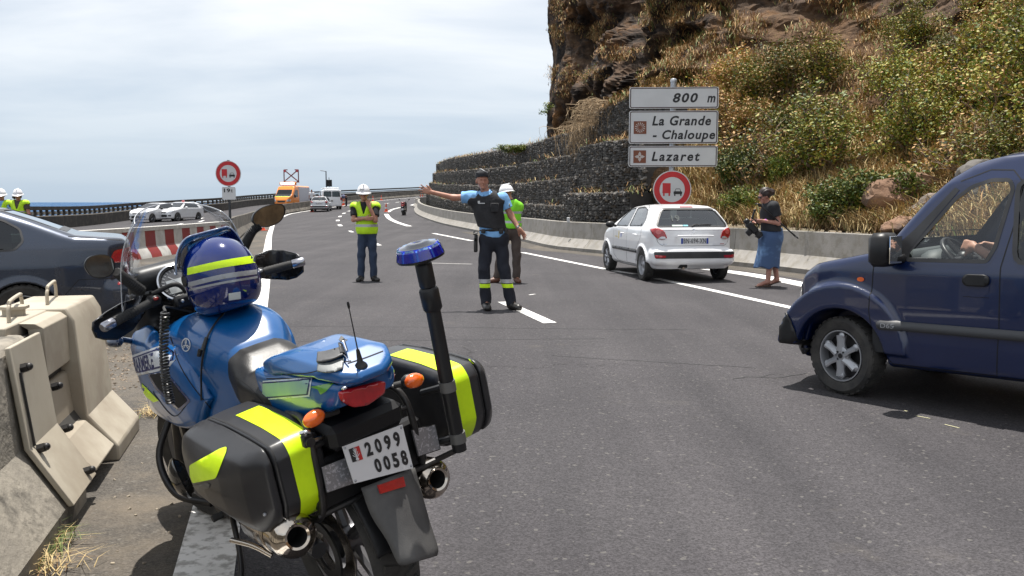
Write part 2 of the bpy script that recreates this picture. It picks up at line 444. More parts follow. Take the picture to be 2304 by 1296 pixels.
def glass(name, tint=(.6, .66, .64), dark=0.0, rough=0.02, ior=1.5, bump=0, bs=8, bd=.02, base=.0, fm=1.4):
    if name in MATS: return MATS[name]
    m = bpy.data.materials.new(name); m.use_nodes = True; MATS[name] = m; nt = m.node_tree; N = nt.nodes; L = nt.links
    out = N['Material Output']; N.remove(N['Principled BSDF'])
    tr = N.new('ShaderNodeBsdfTransparent'); tr.inputs[0].default_value = (*tint, 1); gl = N.new('ShaderNodeBsdfGlossy'); gl.inputs['Roughness'].default_value = rough
    gl.inputs['Color'].default_value = (.95, .97, 1, 1); fr = N.new('ShaderNodeFresnel'); fr.inputs[0].default_value = ior
    ad = N.new('ShaderNodeMath'); ad.operation = 'MULTIPLY_ADD'; L.new(fr.outputs[0], ad.inputs[0]); ad.inputs[1].default_value = fm; ad.inputs[2].default_value = base; ad.use_clamp = True
    mx = N.new('ShaderNodeMixShader'); L.new(ad.outputs[0], mx.inputs[0]); L.new(tr.outputs[0], mx.inputs[1]); L.new(gl.outputs[0], mx.inputs[2]); L.new(mx.outputs[0], out.inputs[0])
    if bump:
        n = N.new('ShaderNodeTexNoise'); n.inputs['Scale'].default_value = bs; n.inputs['Detail'].default_value = 2; tc = N.new('ShaderNodeTexCoord'); L.new(tc.outputs['Object'], n.inputs[0])
        b = N.new('ShaderNodeBump'); b.inputs['Strength'].default_value = bump; b.inputs['Distance'].default_value = bd; L.new(n.outputs[0], b.inputs['Height'])
        L.new(b.outputs[0], gl.inputs['Normal']); L.new(b.outputs[0], fr.inputs['Normal'])
    return m
BLACKPL = mat('black_plastic', (.010, .010, .011), .40, bump=.15, bs=400, bd=.001, c2=(.018, .018, .019), ns=6, spec=.35)
RUBBER = mat('rubber', (.012, .012, .013), .75, c2=(.028, .027, .026), ns=12, bump=.2, bs=60)
CHROME = mat('chrome', (.62, .62, .64), .12, 1)
STEEL = mat('brushed_steel', (.42, .40, .37), .22, 1, c2=(.5, .43, .35), ns=5)
DARKMET = mat('dark_metal', (.018, .018, .02), .4, .4, c2=(.035, .032, .03), ns=14)
GREYMET = mat('galvanised_metal', (.30, .31, .33), .45, .7, c2=(.42, .43, .45), ns=10)
WHITEP = mat('white_car_paint', (.80, .81, .83), .32, coat=.8, c2=(.77, .77, .78), ns=3)
NEON = mat('fluorescent_yellow', (.62, .92, .01), .5, c2=(.55, .84, .01), ns=6, bump=.1, bs=90)
REFLG = mat('grey_reflective_tape', (.38, .39, .41), .4, .3, bump=.1, bs=200)
SKIN = mat('skin', (.42, .21, .14), .5, c2=(.34, .15, .10), ns=14, bump=.05, bs=60)
CGLASS = glass('car_glass', (.62, .70, .68), base=.06)
DGLASS = glass('dark_car_glass', (.16, .20, .20))
INTER = mat('car_interior', (.02, .021, .023), .8)
REDL = mat('red_lamp', (.42, .008, .012), .15, coat=1, c2=(.28, .004, .008), ns=30, bump=.2, bs=120, bd=.003)
ORANGEL = mat('orange_lamp', (.85, .15, .005), .15, coat=1, c2=(.7, .09, .003), ns=25, bump=.3, bs=110, bd=.003)
# ================================================================ THE SETTING
def road_mat(name, base, base2, dust, dustamt, spk=.5):
    m = bpy.data.materials.new(name); m.use_nodes = True; nt = m.node_tree; N = nt.nodes; L = nt.links; p = N['Principled BSDF']
    tc = N.new('ShaderNodeTexCoord')
    def nz(s, d=4, rg=.6, st=None):
        n = N.new('ShaderNodeTexNoise'); n.inputs['Scale'].default_value = s; n.inputs['Detail'].default_value = d; n.inputs['Roughness'].default_value = rg
        if st:
            mp = N.new('ShaderNodeMapping'); mp.inputs['Rotation'].default_value = (0, 0, R(-15)); mp.inputs['Scale'].default_value = st; L.new(tc.outputs['Object'], mp.inputs[0]); L.new(mp.outputs[0], n.inputs[0])
        else: L.new(tc.outputs['Object'], n.inputs[0])
        return n
    def ramp(src, a, b, ca, cb):
        r = N.new('ShaderNodeValToRGB'); L.new(src, r.inputs[0]); r.color_ramp.elements[0].position = a; r.color_ramp.elements[1].position = b
        r.color_ramp.elements[0].color = (*ca, 1); r.color_ramp.elements[1].color = (*cb, 1); return r.outputs[0]
    def mix(f, a, b, t='MIX'):
        x = N.new('ShaderNodeMixRGB'); x.blend_type = t
        if isinstance(f, float): x.inputs[0].default_value = f
        else: L.new(f, x.inputs[0])
        L.new(a, x.inputs[1]); L.new(b, x.inputs[2]); return x.outputs[0]
    c = ramp(nz(.35, 6, .6).outputs[0], .35, .68, base, base2)
    big = ramp(nz(1.0, 5, .6, (1.6, .07, 1)).outputs[0], .35, .7, (.78, .78, .79), (1.14, 1.13, 1.12)); c = mix(1.0, c, big, 'MULTIPLY')
    v = N.new('ShaderNodeTexVoronoi'); v.inputs['Scale'].default_value = 115; L.new(tc.outputs['Object'], v.inputs[0])
    sp = N.new('ShaderNodeSeparateColor'); L.new(v.outputs['Color'], sp.inputs[0])
    s = ramp(sp.outputs[0], .1, 1.0, (1-.45*spk,)*3, (1+.55*spk,)*3); c = mix(1.0, c, s, 'MULTIPLY')
    v3 = N.new('ShaderNodeTexVoronoi'); v3.inputs['Scale'].default_value = 60; L.new(tc.outputs['Object'], v3.inputs[0])
    s3 = N.new('ShaderNodeSeparateColor'); L.new(v3.outputs['Color'], s3.inputs[0])
    pale = ramp(s3.outputs[1], .975, .99, (0, 0, 0), (.3, .3, .3)); pc = N.new('ShaderNodeRGB'); pc.outputs[0].default_value = (.2, .19, .17, 1); c = mix(pale, c, pc.outputs[0])
    d = ramp(nz(.9, 8, .7).outputs[0], .62-dustamt*.35, .86-dustamt*.3, (0, 0, 0), (.85,)*3); dc = N.new('ShaderNodeRGB'); dc.outputs[0].default_value = (*dust, 1)
    c = mix(d, c, dc.outputs[0])
    # hair cracks
    v2 = N.new('ShaderNodeTexVoronoi'); v2.feature = 'DISTANCE_TO_EDGE'; v2.inputs['Scale'].default_value = .22
    dn = nz(1.3, 5, .7); ad = N.new('ShaderNodeMixRGB'); ad.blend_type = 'ADD'; ad.inputs[0].default_value = .9; L.new(tc.outputs['Object'], ad.inputs[1]); L.new(dn.outputs['Color'], ad.inputs[2]); L.new(ad.outputs[0], v2.inputs[0])
    ck = ramp(v2.outputs['Distance'], .0, .0032, (.42,)*3, (1, 1, 1)); msk = ramp(nz(.22, 3).outputs[0], .50, .56, (1, 1, 1), (0, 0, 0))
    c = mix(1.0, c, mix(msk, ck, msk, 'LIGHTEN') if False else mix(msk, ck, ramp(v2.outputs['Distance'], 0, 1, (1, 1, 1), (1, 1, 1))), 'MULTIPLY')
    L.new(c, p.inputs['Base Color']); p.inputs['Roughness'].default_value = .82; p.inputs['Specular IOR Level'].default_value = .3
    b = N.new('ShaderNodeBump'); b.inputs['Strength'].default_value = .55; b.inputs['Distance'].default_value = .006; L.new(v.outputs['Distance'], b.inputs['Height']); L.new(b.outputs[0], p.inputs['Normal'])
    return m
ASPH = road_mat('asphalt', (.040, .0375, .041), (.056, .0525, .056), (.09, .08, .07), .05, .75)
SHLD = road_mat('dusty_asphalt', (.060, .054, .047), (.095, .084, .070), (.16, .13, .095), .35, .7)
PAINTW = mat('road_paint', (.62, .61, .58), .6, c2=(.74, .73, .71), ns=5, nd=8, lo=.3, hi=.5, c3=(.36, .35, .33), ns3=18, bump=.4, bs=160, bd=.003)
FADED = mat('worn_road_paint', (.16, .155, .15), .7, c2=(.30, .29, .28), ns=14, nd=8)
CONC = mat('concrete', (.19, .18, .165), .85, c2=(.27, .255, .235), ns=1.5, nd=8, bump=.4, bs=30, bd=.01, c3=(.19, .175, .15), ns3=4)
CONCD = mat('weathered_concrete', (.07, .062, .052), .9, c2=(.17, .15, .125), ns=3, nd=9, bump=.5, bs=40, bd=.01, c3=(.05, .044, .036), ns3=2.2, lo=.4, hi=.7)

kerb = [gp(*p) for p in ((1820, 618), (1650, 598), (1500, 585), (1344, 570), (1240, 559), (1169, 542), (1062, 520), (983, 502), (942, 486), (932, 476), (934, 468), (944, 462))]
kerb = [Vector((12.6, -6, 0)), Vector((10.9, 2, 0)), Vector((8.1, 10.5, 0))] + kerb + [kerb[-1]+Vector((6, 22, 0)), kerb[-1]+Vector((20, 50, 0))]
median = [gp(*p) for p in ((530, 547), (562, 520), (597, 500), (645, 482), (691, 474), (757, 461.5), (845, 450.7), (954, 441))]
median = median + [median[-1]+Vector((10, 32, 0)), median[-1]+Vector((26, 62, 0))]
seaw = [gp(*p) for p in ((136, 514), (289, 496), (400, 483.5), (498, 475))]
seaw = [seaw[0]+Vector((8.6, -34, 0)), seaw[0]+Vector((4.2, -17, 0))] + seaw + [seaw[-1]+Vector((-2, 22, 0)), seaw[-1]+Vector((2, 50, 0)), seaw[-1]+Vector((18, 90, 0))]
def onroad(P, dz=0): return [Vector((p.x, p.y, hgt(p.x, p.y)+dz)) for p in P]
kerbL = onroad(crv(kerb, 10)); medL = onroad(crv(median, 10)); seaL = onroad(crv(seaw, 12))
def at_y(L, y):
    for a, b in zip(L, L[1:]):
        if a.y <= y <= b.y: t = (y-a.y)/(b.y-a.y); return a.x+(b.x-a.x)*t
    return L[-1].x if y > L[-1].y else L[0].x
def build_ground():
    ys = list(np.arange(-14, 20, 2.0)) + list(np.arange(20, 80, 2.0)) + list(np.arange(80, 200, 5.0)); V = []; F = []; nx = 30
    for y in ys:
        xl = at_y(seaL, y)-.6; xr = at_y(kerbL, y)+3.2
        for i in range(nx+1):
            x = xl+(xr-xl)*i/nx; V.append((x, y, hgt(x, y)))
    for j in range(len(ys)-1):
        for i in range(nx): a = j*(nx+1)+i; F.append((a, a+1, a+nx+2, a+nx+1))
    tag(np_mesh('road', V, F, ASPH, smooth=180), kind='structure')
    # rough ground under the sea wall going down to the water
    V = []; F = []; rn = random.Random(5)
    prof = ((-.6, 0), (-2.5, -.6), (-7, -5), (-16, -12), (-60, -26))
    for j, p in enumerate(seaL):
        for dx, dz in prof: V.append((p.x+dx, p.y, p.z+dz+(rn.uniform(-.5, .5) if dx < -2 else 0)))
    k = len(prof)
    for j in range(len(seaL)-1):
        for i in range(k-1): a = j*k+i; F.append((a, a+k, a+k+1, a+1))
    tag(np_mesh('rocky_bank', V, F, mat('shore_rock', (.05, .045, .04), .9, c2=(.12, .10, .09), ns=.6, bump=.6, bs=2, bd=.3), smooth=0), kind='structure')
    # far terrain sheet under the hill, behind the camera and inland
    m = MB(); m.add([(12, -400, -.5), (900, -400, -.5), (900, 900, -.5), (24, 900, -.5), (24, 120, -.5), (12, 60, -.5)], [(0, 1, 2, 3, 4, 5)])
    tag(m.build('ground', mat('dry_ground', (.14, .10, .06), .95, c2=(.09, .08, .04), ns=.2), smooth=0), kind='structure')
    m = MB(); m.add([(-40, -400, -.5), (12.1, -400, -.5), (12.1, -13.9, -.02), (at_y(seaL, -14)-1, -13.9, -.02)], [(0, 1, 2, 3)])
    tag(m.build('road', ASPH, smooth=0), kind='structure')
build_ground()
def build_sea():
    m = bpy.data.materials.new('sea_water'); m.use_nodes = True; nt = m.node_tree; N = nt.nodes; L = nt.links; p = N['Principled BSDF']
    tc = N.new('ShaderNodeTexCoord'); mp = N.new('ShaderNodeMapping'); mp.inputs['Scale'].default_value = (.09, .28, 1); L.new(tc.outputs['Object'], mp.inputs[0])
    n = N.new('ShaderNodeTexNoise'); n.inputs['Scale'].default_value = 1.0; n.inputs['Detail'].default_value = 7; n.inputs['Roughness'].default_value = .62; L.new(mp.outputs[0], n.inputs[0])
    r = N.new('ShaderNodeValToRGB'); e = r.color_ramp.elements; e[0].position = .40; e[0].color = (.005, .035, .10, 1); e[1].position = .69; e[1].color = (.62, .68, .74, 1)
    x = e.new(.60); x.color = (.016, .085, .19, 1); L.new(n.outputs[0], r.inputs[0]); L.new(r.outputs[0], p.inputs['Base Color'])
    b = N.new('ShaderNodeBump'); b.inputs['Strength'].default_value = .8; b.inputs['Distance'].default_value = 2.0; L.new(n.outputs[0], b.inputs['Height']); L.new(b.outputs[0], p.inputs['Normal'])
    p.inputs['Roughness'].default_value = .6; p.inputs['Specular IOR Level'].default_value = .15
    s = MB(); s.add([(-60000, -3000, -11), (60000, -3000, -11), (60000, 70000, -11), (-60000, 70000, -11)], [(0, 1, 2, 3)])
    tag(s.build('sea', m, smooth=0), kind='structure')
build_sea()
def ribbon(name, pts, wd, m, dz=.004, sub=6, kind='structure', w2=None):
    L = crv(pts, sub); L = onroad(L); V = []; F = []
    for i, p in enumerate(L):
        t = (L[min(len(L)-1, i+1)]-L[max(0, i-1)]); t.z = 0; t.normalize(); n = Vector((t.y, -t.x, 0)); q = wd if w2 is None else wd+(w2-wd)*i/(len(L)-1)
        for s in (-.5, .5):
            v = p+n*q*s; V.append((v.x, v.y, hgt(v.x, v.y)+dz))
    F = [(2*i, 2*i+1, 2*i+3, 2*i+2) for i in range(len(L)-1)]
    o = np_mesh(name, V, F, m, smooth=180)
    return tag(o, kind=kind) if kind else o
def strip(name, A, B, m, dz):
    V = []; F = []
    for a, b in zip(A, B): V += [(a.x, a.y, hgt(a.x, a.y)+dz), (b.x, b.y, hgt(b.x, b.y)+dz)]
    F = [(2*i, 2*i+1, 2*i+3, 2*i+2) for i in range(len(A)-1)]; return tag(np_mesh(name, V, F, m, smooth=180), kind='structure')
leftline = [gp(*p) for p in ((458, 1296), (592, 640), (602, 560), (608, 523), (619, 500), (645, 484), (672, 478), (690, 475), (738, 467.5), (782, 461.8), (845, 452.6), (950, 442.3))]
leftline = [leftline[0]+Vector((1.6, -6, 0))] + leftline
ribbon('edge_line', leftline, .23, PAINTW)
# dusty shoulder left of the white line
lf = crv(leftline[:7], 6); strip('shoulder', lf, [p+Vector((-3.6 if p.y < 12 else max(-3.6, at_y(medL, max(p.y, 30.8))-p.x-.1), 0, 0)) for p in lf], SHLD, .002)
kf = kerbL[2:90]; strip('shoulder', [p+Vector((-.75, -.1, 0)) for p in kf], [p+Vector((.1, 0, 0)) for p in kf], SHLD, .002)
for seg, wd in ((((1800, 697), (1600, 653), (1478, 627)), .16), (((1430, 617), (1350, 603), (1175, 568)), .16), (((1062, 542), (975, 525)), .2), (((921, 509), (893, 500), (876, 491), (868.5, 481.5)), .34), (((872.5, 477.2), (884, 471), (901, 466.6)), .3), (((925, 462), (937, 457.5), (944, 453)), .3)):
    ribbon('edge_line', [gp(*p) for p in seg], wd, PAINTW)
ribbon('hatched_marking', [gp(*p) for p in ((1930, 668), (1810, 641), (1700, 620), (1600, 606), (1560, 602))], .42, PAINTW)
ribbon('worn_marking', [gp(*p) for p in ((1062, 594.5), (1000, 593), (962, 592))], .16, FADED)
cl = [gp(*p) for p in ((1180, 701), (935, 590), (847, 549), (790, 521), (765, 507), (760, 496), (765, 487), (774, 480), (787, 474.6), (849, 462), (870, 458), (895, 455), (937, 449))]
for i, c in enumerate(cl):
    t = (cl[min(len(cl)-1, i+1)]-cl[max(0, i-1)]).normalized(); h_ = 1.05 if i else 1.15
    ribbon('lane_dash', [c-t*h_, c, c+t*h_], .17 if i < 4 else .24, PAINTW)
for a in (((-30.5, 47), .2), ((-27.5, 36), .2), ((-26.5, 58), .2), ((-29, 69), .2), ((-24, 52), .2), ((-21.5, 41), .2), ((-19, 30.5), .2), ((-27, 63.5), .2), ((-28.5, 80), .2), ((-16.7, 22), .2)):
    (x, y), wd = a; x += 4.3; ribbon('lane_dash', [Vector((x+.4, y-1.6, 0)), Vector((x, y, 0)), Vector((x-.4, y+1.6, 0))], wd, PAINTW)
# old saw cuts and tar joints across the near carriageway
TAR = mat('tar_joint', (.028, .028, .03), .6)
for a, b in (((640, 733), (1560, 742)), ((640, 768), (1360, 762)), ((1240, 800), (1700, 828))):
    A, B = gp(*a), gp(*b); n = 14; ribbon('tar_joint', [A.lerp(B, i/n)+Vector((0, random.uniform(-.02, .02), 0)) for i in range(n+1)], .012, TAR, .003, 3)
def crack(name, pts, wd):
    P = []
    for a, b in zip(pts, pts[1:]):
        A, B = gp(*a), gp(*b); n = max(2, int((B-A).length/.07)); P += [A.lerp(B, i/n)+Vector((random.uniform(-.02, .02), random.uniform(-.03, .03), 0)) for i in range(n)]
    ribbon(name, P, wd, TAR, .003, 1)
crack('crack', ((1648, 853), (1700, 848), (1760, 850), (1830, 838)), .012); crack('crack', ((1700, 848), (1742, 842), (1790, 846)), .008)
CHALK = mat('chalk_mark', (.42, .40, .25), .8)
for i, (a, b) in enumerate((((2028, 922), (2050, 927)), ((2062, 934), (2110, 947)), ((2128, 955), (2170, 968)))): crack('chalk_mark', (a, b), .012)
for o in COL.objects:
    if o.name.startswith('chalk_mark'): o.data.materials[0] = CHALK
ribbon('chalk_mark', [gp(1190, 664), gp(1204, 662)], .04, PAINTW)

# ---------------------------------------------------------------- barriers
def seg_barrier(name, label, cat, L, prof, seglen, m, side=1, gap=.012, part='concrete_block', extra=None):
    """cast concrete wall as a row of blocks; prof = (n, z) outline, n away from the road edge"""
    root = thing(name, label, cat, L[0]); o0 = L[0]; d = [0]
    for a, b in zip(L, L[1:]): d.append(d[-1]+(b-a).length)
    def P(s):
        s = min(max(s, 0), d[-1]-1e-4); i = next(k for k in range(len(d)-1) if d[k+1] > s); t = (s-d[i])/(d[i+1]-d[i]); p = L[i].lerp(L[i+1], t)
        return p
    s = 0
    while s < d[-1]-.3:
        e = min(s+seglen-gap, d[-1]); k = max(1, int((e-s)/1.4)); rings = []
        for i in range(k+1):
            q = s+(e-s)*i/k; p = P(q); t = P(q+.15)-P(q-.15); t.z = 0; t.normalize(); n = Vector((t.y, -t.x, 0))*side; rings.append([p-o0+n*a+Vector((0, 0, b)) for a, b in prof])
        MB().loft(rings).build(part, m, root, 25)
        if extra: extra(root, P, s, e, o0)
        s += seglen
    return root
NJ = ((0, -.05), (0, .10), (.05, .13), (.27, .36), (.32, .84), (.50, .85), (.52, -.05))
seg_barrier('concrete_barrier', 'long grey concrete safety barrier with sloping foot along the cliff side of the road', 'barrier', kerbL[4:], NJ, 6.0, CONC)
NJ2 = ((0, -.05), (0, .09), (.17, .33), (.22, .84), (.38, .84), (.43, .33), (.6, .09), (.6, -.05))
def flecks(root, P, s, e, o0): pass
seg_barrier('concrete_barrier', 'stained concrete median barrier curving away between the two carriageways', 'barrier', medL, NJ2, 5.0, CONCD, -1)
WALLD = mat('tarred_wall', (.035, .031, .027), .9, c2=(.10, .085, .07), ns=2.5, nd=8, lo=.45, hi=.75, bump=.4, bs=20, bd=.02)
sw = seg_barrier('sea_wall', 'dark low sea wall topped by a guard rail along the ocean side', 'sea wall', seaL, ((0, -.1), (0, .75), (-.08, .80), (-.45, .80), (-.5, -.1)), 6.0, WALLD, 1)
def sea_rail():
    o0 = seaL[0]; m = MB(); m2 = MB(); d = 0; post = MB().box((0, 0, .2), (.14, .14, .42)).mesh('post'); blk = MB().box((0, 0, .15), (.12, .34, .2), ch=.02).mesh('spacer')
    post.materials.append(WALLD); blk.materials.append(mat('pale_spacer', (.30, .29, .26), .8)); nxt = 0; cnt = 0
    for a, b in zip(seaL, seaL[1:]):
        l = (b-a).length
        while nxt < d+l:
            p = a.lerp(b, (nxt-d)/l); yaw = math.atan2(b.y-a.y, b.x-a.x)-PI/2
            if p.y < 130:
                for nm, me, off in (('post', post, 0), ('spacer', blk, .5)):
                    q = p+(b-a).normalized()*off
                    o = bpy.data.objects.new(nm, me); COL.objects.link(o); o.parent = sw; o.location = q-o0+Vector((-.25, 0, .80)); o.rotation_euler = (0, 0, yaw)
            nxt += 1.15
        d += l
    rings = []
    for i, p in enumerate(seaL): rings.append([p-o0+Vector((-.25+x, 0, z)) for x, z in ((.07, 1.12), (-.07, 1.12), (-.07, 1.34), (.07, 1.34))])
    MB().loft(rings).build('top_rail', WALLD, sw, 30)
    rings = [[p-o0+Vector((-.25+x, 0, z)) for x, z in ((.03, .86), (-.03, .86), (-.03, .98), (.03, .98))] for p in seaL]; MB().loft(rings).build('lower_rail', WALLD, sw, 30)
sea_rail()
# red and white block barrier in the gap of the median
def rw_barrier():
    L = [Vector(p) for p in ((-10.6, 13.5, 0), (-9.95, 19.2, 0), (-9.75, 22, 0), (-9.7, 26, 0), (-9.85, 30.2, 0))]; L = crv(L, 6)
    root = thing('barrier_row', 'row of white barrier blocks with red bands behind the dark saloon', 'barrier', L[0]); W = mat('white_barrier', (.55, .53, .49), .7, c2=(.42, .40, .37), ns=4); RD = mat('red_band', (.24, .02, .018), .6, c2=(.25, .03, .02), ns=8)
    d = 0; tot = sum((b-a).length for a, b in zip(L, L[1:])); dd = [0]
    for a, b in zip(L, L[1:]): dd.append(dd[-1]+(b-a).length)
    def P(s):
        s = min(max(s, 0), tot-1e-4); i = next(k for k in range(len(dd)-1) if dd[k+1] > s); return L[i].lerp(L[i+1], (s-dd[i])/(dd[i+1]-dd[i]))
    s = 0; i = 0
    while s < tot-.1:
        e = min(s+.62, tot); R_ = []; T_ = []
        for q in (s, e-.008):
            p = P(q); t = P(q+.1)-P(q-.1); t.normalize(); n = Vector((-t.y, t.x, 0))
            R_.append([p-L[0]+n*a+Vector((0, 0, b)) for a, b in ((-.28, 0), (-.24, .12), (-.12, .3), (-.10, .70), (.10, .70), (.12, .3), (.24, .12), (.28, 0))])
            T_.append([p-L[0]+n*a+Vector((0, 0, b)) for a, b in ((-.12, .70), (-.12, .80), (.12, .80), (.12, .70))])
        MB().loft(R_).build('barrier_block', RD if i % 2 else W, root, 25); MB().loft(T_).build('cap', W, root, 25); s += .62; i += 1
rw_barrier()

# ---------------------------------------------------------------- gabion wall
def stone_mesh(seed, r):
    bm = bmesh.new(); bmesh.ops.create_icosphere(bm, subdivisions=1, radius=r); rn = random.Random(seed)
    for v in bm.verts: v.co = Vector((v.co.x*rn.uniform(.75, 1.3), v.co.y*rn.uniform(.7, 1.1), v.co.z*rn.uniform(.6, 1.0)))*rn.uniform(.8, 1.15)
    V = np.array([v.co[:] for v in bm.verts]); F = np.array([[v.index for v in f.verts] for f in bm.faces]); bm.free(); return V, F
def merge_np(items):
    V = []; F = []; MI = []; b = 0
    for v, f, mi in items: V.append(v); F.append(f+b); MI.append(np.full(len(f), mi)); b += len(v)
    return np.concatenate(V), np.concatenate(F), np.concatenate(MI)
BAS = [mat('basalt', (.05, .047, .045), .8, c2=(.10, .092, .085), ns=3), mat('basalt_pale', (.16, .15, .14), .85, c2=(.24, .22, .20), ns=4), mat('basalt_brown', (.06, .045, .034), .85, c2=(.085, .065, .045), ns=4), mat('gabion_wire', (.13, .13, .12), .5, .6)]
STN = [stone_mesh(i, .075) for i in range(8)]
def basket_mesh(seed, w_=2.0, h_=1.0, dp=.9):
    rn = random.Random(seed); it = []
    bx = MB().box((0, dp/2+.05, h_/2), (w_-.02, dp-.04, h_-.06)); it.append((np.array(bx.v), np.array([t for q in bx.f for t in ((q[0], q[1], q[2]), (q[0], q[2], q[3]))]), 0))
    def put(x, y, z):
        V, F = STN[rn.randrange(8)]; s = rn.uniform(.75, 1.25); M = np.array(Matrix.Rotation(rn.uniform(-.5, .5), 3, 'Y') @ Matrix.Rotation(rn.uniform(0, 6.3), 3, 'Z'))
        it.append(((V*s) @ M.T+np.array((x, y, z)), F, rn.choices((0, 1, 2), (.66, .18, .16))[0]))
    z = .05
    while z < h_:
        x = -w_/2+.05+rn.uniform(0, .06)
        while x < w_/2: put(x, rn.uniform(.0, .06), min(z+rn.uniform(-.02, .02), h_-.05)); x += rn.uniform(.10, .15)
        z += .093
    for _ in range(60): put(rn.uniform(-w_/2+.06, w_/2-.06), rn.uniform(.1, dp), h_-.03)
    wr = MB()
    for z in (.02, .25, .5, .75, .99): wr.tube([(-w_/2, -.055, z), (w_/2, -.055, z)], .005, 3)
    for k in range(9): x = -w_/2+k*w_/8; wr.tube([(x, -.055, 0), (x, -.055, h_)], .005, 3)
    tri = [];
    for q in wr.f:
        tri += [(q[0], q[i], q[i+1]) for i in range(1, len(q)-1)]
    it.append((np.array(wr.v), np.array(tri), 3))
    V, F, MI = merge_np(it); me = bpy.data.meshes.new('basket'); me.from_pydata(V.tolist(), [], F.tolist()); me.polygons.foreach_set('material_index', MI.astype(np.int32))
    for m in BAS: me.materials.append(m)
    return me
BASKET = [basket_mesh(i) for i in range(6)]
def along(L, off):
    out = []
    for i, p in enumerate(L):
        t = L[min(len(L)-1, i+1)]-L[max(0, i-1)]; t.z = 0; t.normalize(); out.append(p+Vector((t.y, -t.x, 0))*off)
    return out
GTOP = []
def gabion(label, base, levels):
    """base: face line on the ground; levels: (bottom, top, set back)"""
    root = thing('gabion_wall', label, 'gabion wall', base[0]); o0 = base[0]; rn = random.Random(3)
    for z0, z1, sb in levels:
        line = along(base, sb); d = [0]
        for a, b in zip(line, line[1:]): d.append(d[-1]+(b-a).length)
        s = rn.uniform(0, .6)
        while s+1.6 < d[-1]:
            i = next(k for k in range(len(d)-1) if d[k+1] > s+1); t = (s+1-d[i])/(d[i+1]-d[i]); p = line[i].lerp(line[i+1], t); dr = (line[i+1]-line[i]).normalized()
            o = bpy.data.objects.new('basket', BASKET[rn.randrange(6)]); COL.objects.link(o); o.parent = root; yaw = math.atan2(dr.y, dr.x)+PI
            o.location = p-o0+Vector((0, 0, z0+rn.uniform(-.03, .03))); o.rotation_euler = (rn.uniform(-.02, .02), rn.uniform(-.015, .015), yaw+PI); o.scale = (1, 1, z1-z0)
            # face towards the road: local -y must look to the road side
            o.rotation_euler[2] = yaw if False else math.atan2(dr.y, dr.x)
            o.scale = (1, -1, z1-z0) if False else (1, 1, z1-z0); o.rotation_euler[2] += PI
            s += 2.0
    return root
kk = crv([Vector((p.x, p.y, p.z)) for p in kerbL[::3]], 3); kk = onroad(kk)
gl = [p for p in along(kk, 1.5) if 31.2 < p.y < 92]
gl = gl[:]
gr = [p for p in along(kk, 1.25) if 25.0 < p.y < 32.6]
gabion('long stepped gabion wall of dark stones curving away beneath the cliff', gl, ((.0, 1.35, 0), (1.35, 2.35, .3), (2.35, 3.3, .65), (3.3, 4.25, 1.0)))
gabion('tall near gabion wall of dark stones behind the place name sign', gr, ((0, .85, 0), (.85, 1.75, .05), (1.75, 2.6, .65), (2.6, 3.4, .68), (3.4, 4.1, 1.3), (4.1, 4.75, 1.33)))
# ================================================================ CLIFF AND HILLSIDE
def hill_net():
    lv1 = [(470, 46), (380, 47), (290, 48), (200, 49), (100, 50), (0, 52), (-200, 56), (-420, 61)]
    st = [lv1 and [(1254, p, y) for p, y in lv1],
          [(1325, p, y) for p, y in ((470, 42), (370, 42), (278, 42.5), (200, 43.5), (100, 45), (0, 47), (-200, 51), (-420, 56))],
          [(1440, p, y) for p, y in ((480, 29), (360, 31), (238, 33.5), (190, 36), (100, 40), (0, 43), (-200, 48), (-420, 54))],
          [(1550, p, y) for p, y in ((499, 22.6), (400, 24.5), (300, 28), (200, 31.5), (100, 35), (0, 38), (-200, 43), (-420, 50))],
          [(1700, p, y) for p, y in ((506, 20.3), (420, 22.5), (330, 25.5), (220, 28.5), (110, 32), (0, 36), (-200, 42), (-420, 50))],
          [(1900, p, y) for p, y in ((520, 17.7), (430, 20), (340, 23), (230, 26), (110, 29.5), (0, 33), (-200, 39), (-420, 46))],
          [(2100, p, y) for p, y in ((530, 15.4), (440, 17.5), (350, 20), (230, 23), (110, 26), (0, 30), (-200, 36), (-420, 43))],
          [(2304, p, y) for p, y in ((545, 13.2), (450, 15), (350, 17), (230, 20), (110, 23), (0, 26), (-200, 32), (-420, 39))],
          [(2750, p, y) for p, y in ((580, 10), (470, 11.5), (360, 13.5), (230, 16), (110, 18.5), (0, 21), (-200, 26), (-420, 32))]]
    net = [[at(*p) for p in s] for s in st]
    a = net[0]; zs = [p.z for p in a]
    net = [[Vector((26, 100, z)) for z in zs], [Vector((12, 76, z)) for z in zs], [Vector((5.5+.06*z, 60+z*.2, z)) for z in zs]] + net
    net += [[Vector((x, 3, z)) for x, z in ((12.4, .2), (13.5, 1), (15.5, 2.5), (18, 5), (21, 8), (24, 12), (28, 18), (34, 27))], [Vector((x, -16, z)) for x, z in ((14.2, .2), (15.5, 1), (17.5, 2.5), (20, 5), (23, 8), (26, 12), (30, 18), (36, 27))]]
    return net
def cr1(P, t):
    n = len(P)-1; i = min(int(t), n-1); f = t-i; a = P[max(0, i-1)]; b = P[i]; c = P[i+1]; d = P[min(n, i+2)]
    return .5*((2*b)+(c-a)*f+(2*a-5*b+4*c-d)*f*f+(3*b-a-3*c+d)*f**3)
NET = hill_net(); NU = len(NET)-1; NV = 7
def rockness(u, v):
    """1 on bare rock, 0 on the planted slope"""
    a = sstep(6.2+sstep(2.5, 4.5, v)*1.6, 4.6+sstep(2.5, 4.5, v)*1.4, u); b = sstep(3.9, 5.4, v)*.9
    return max(a, b)
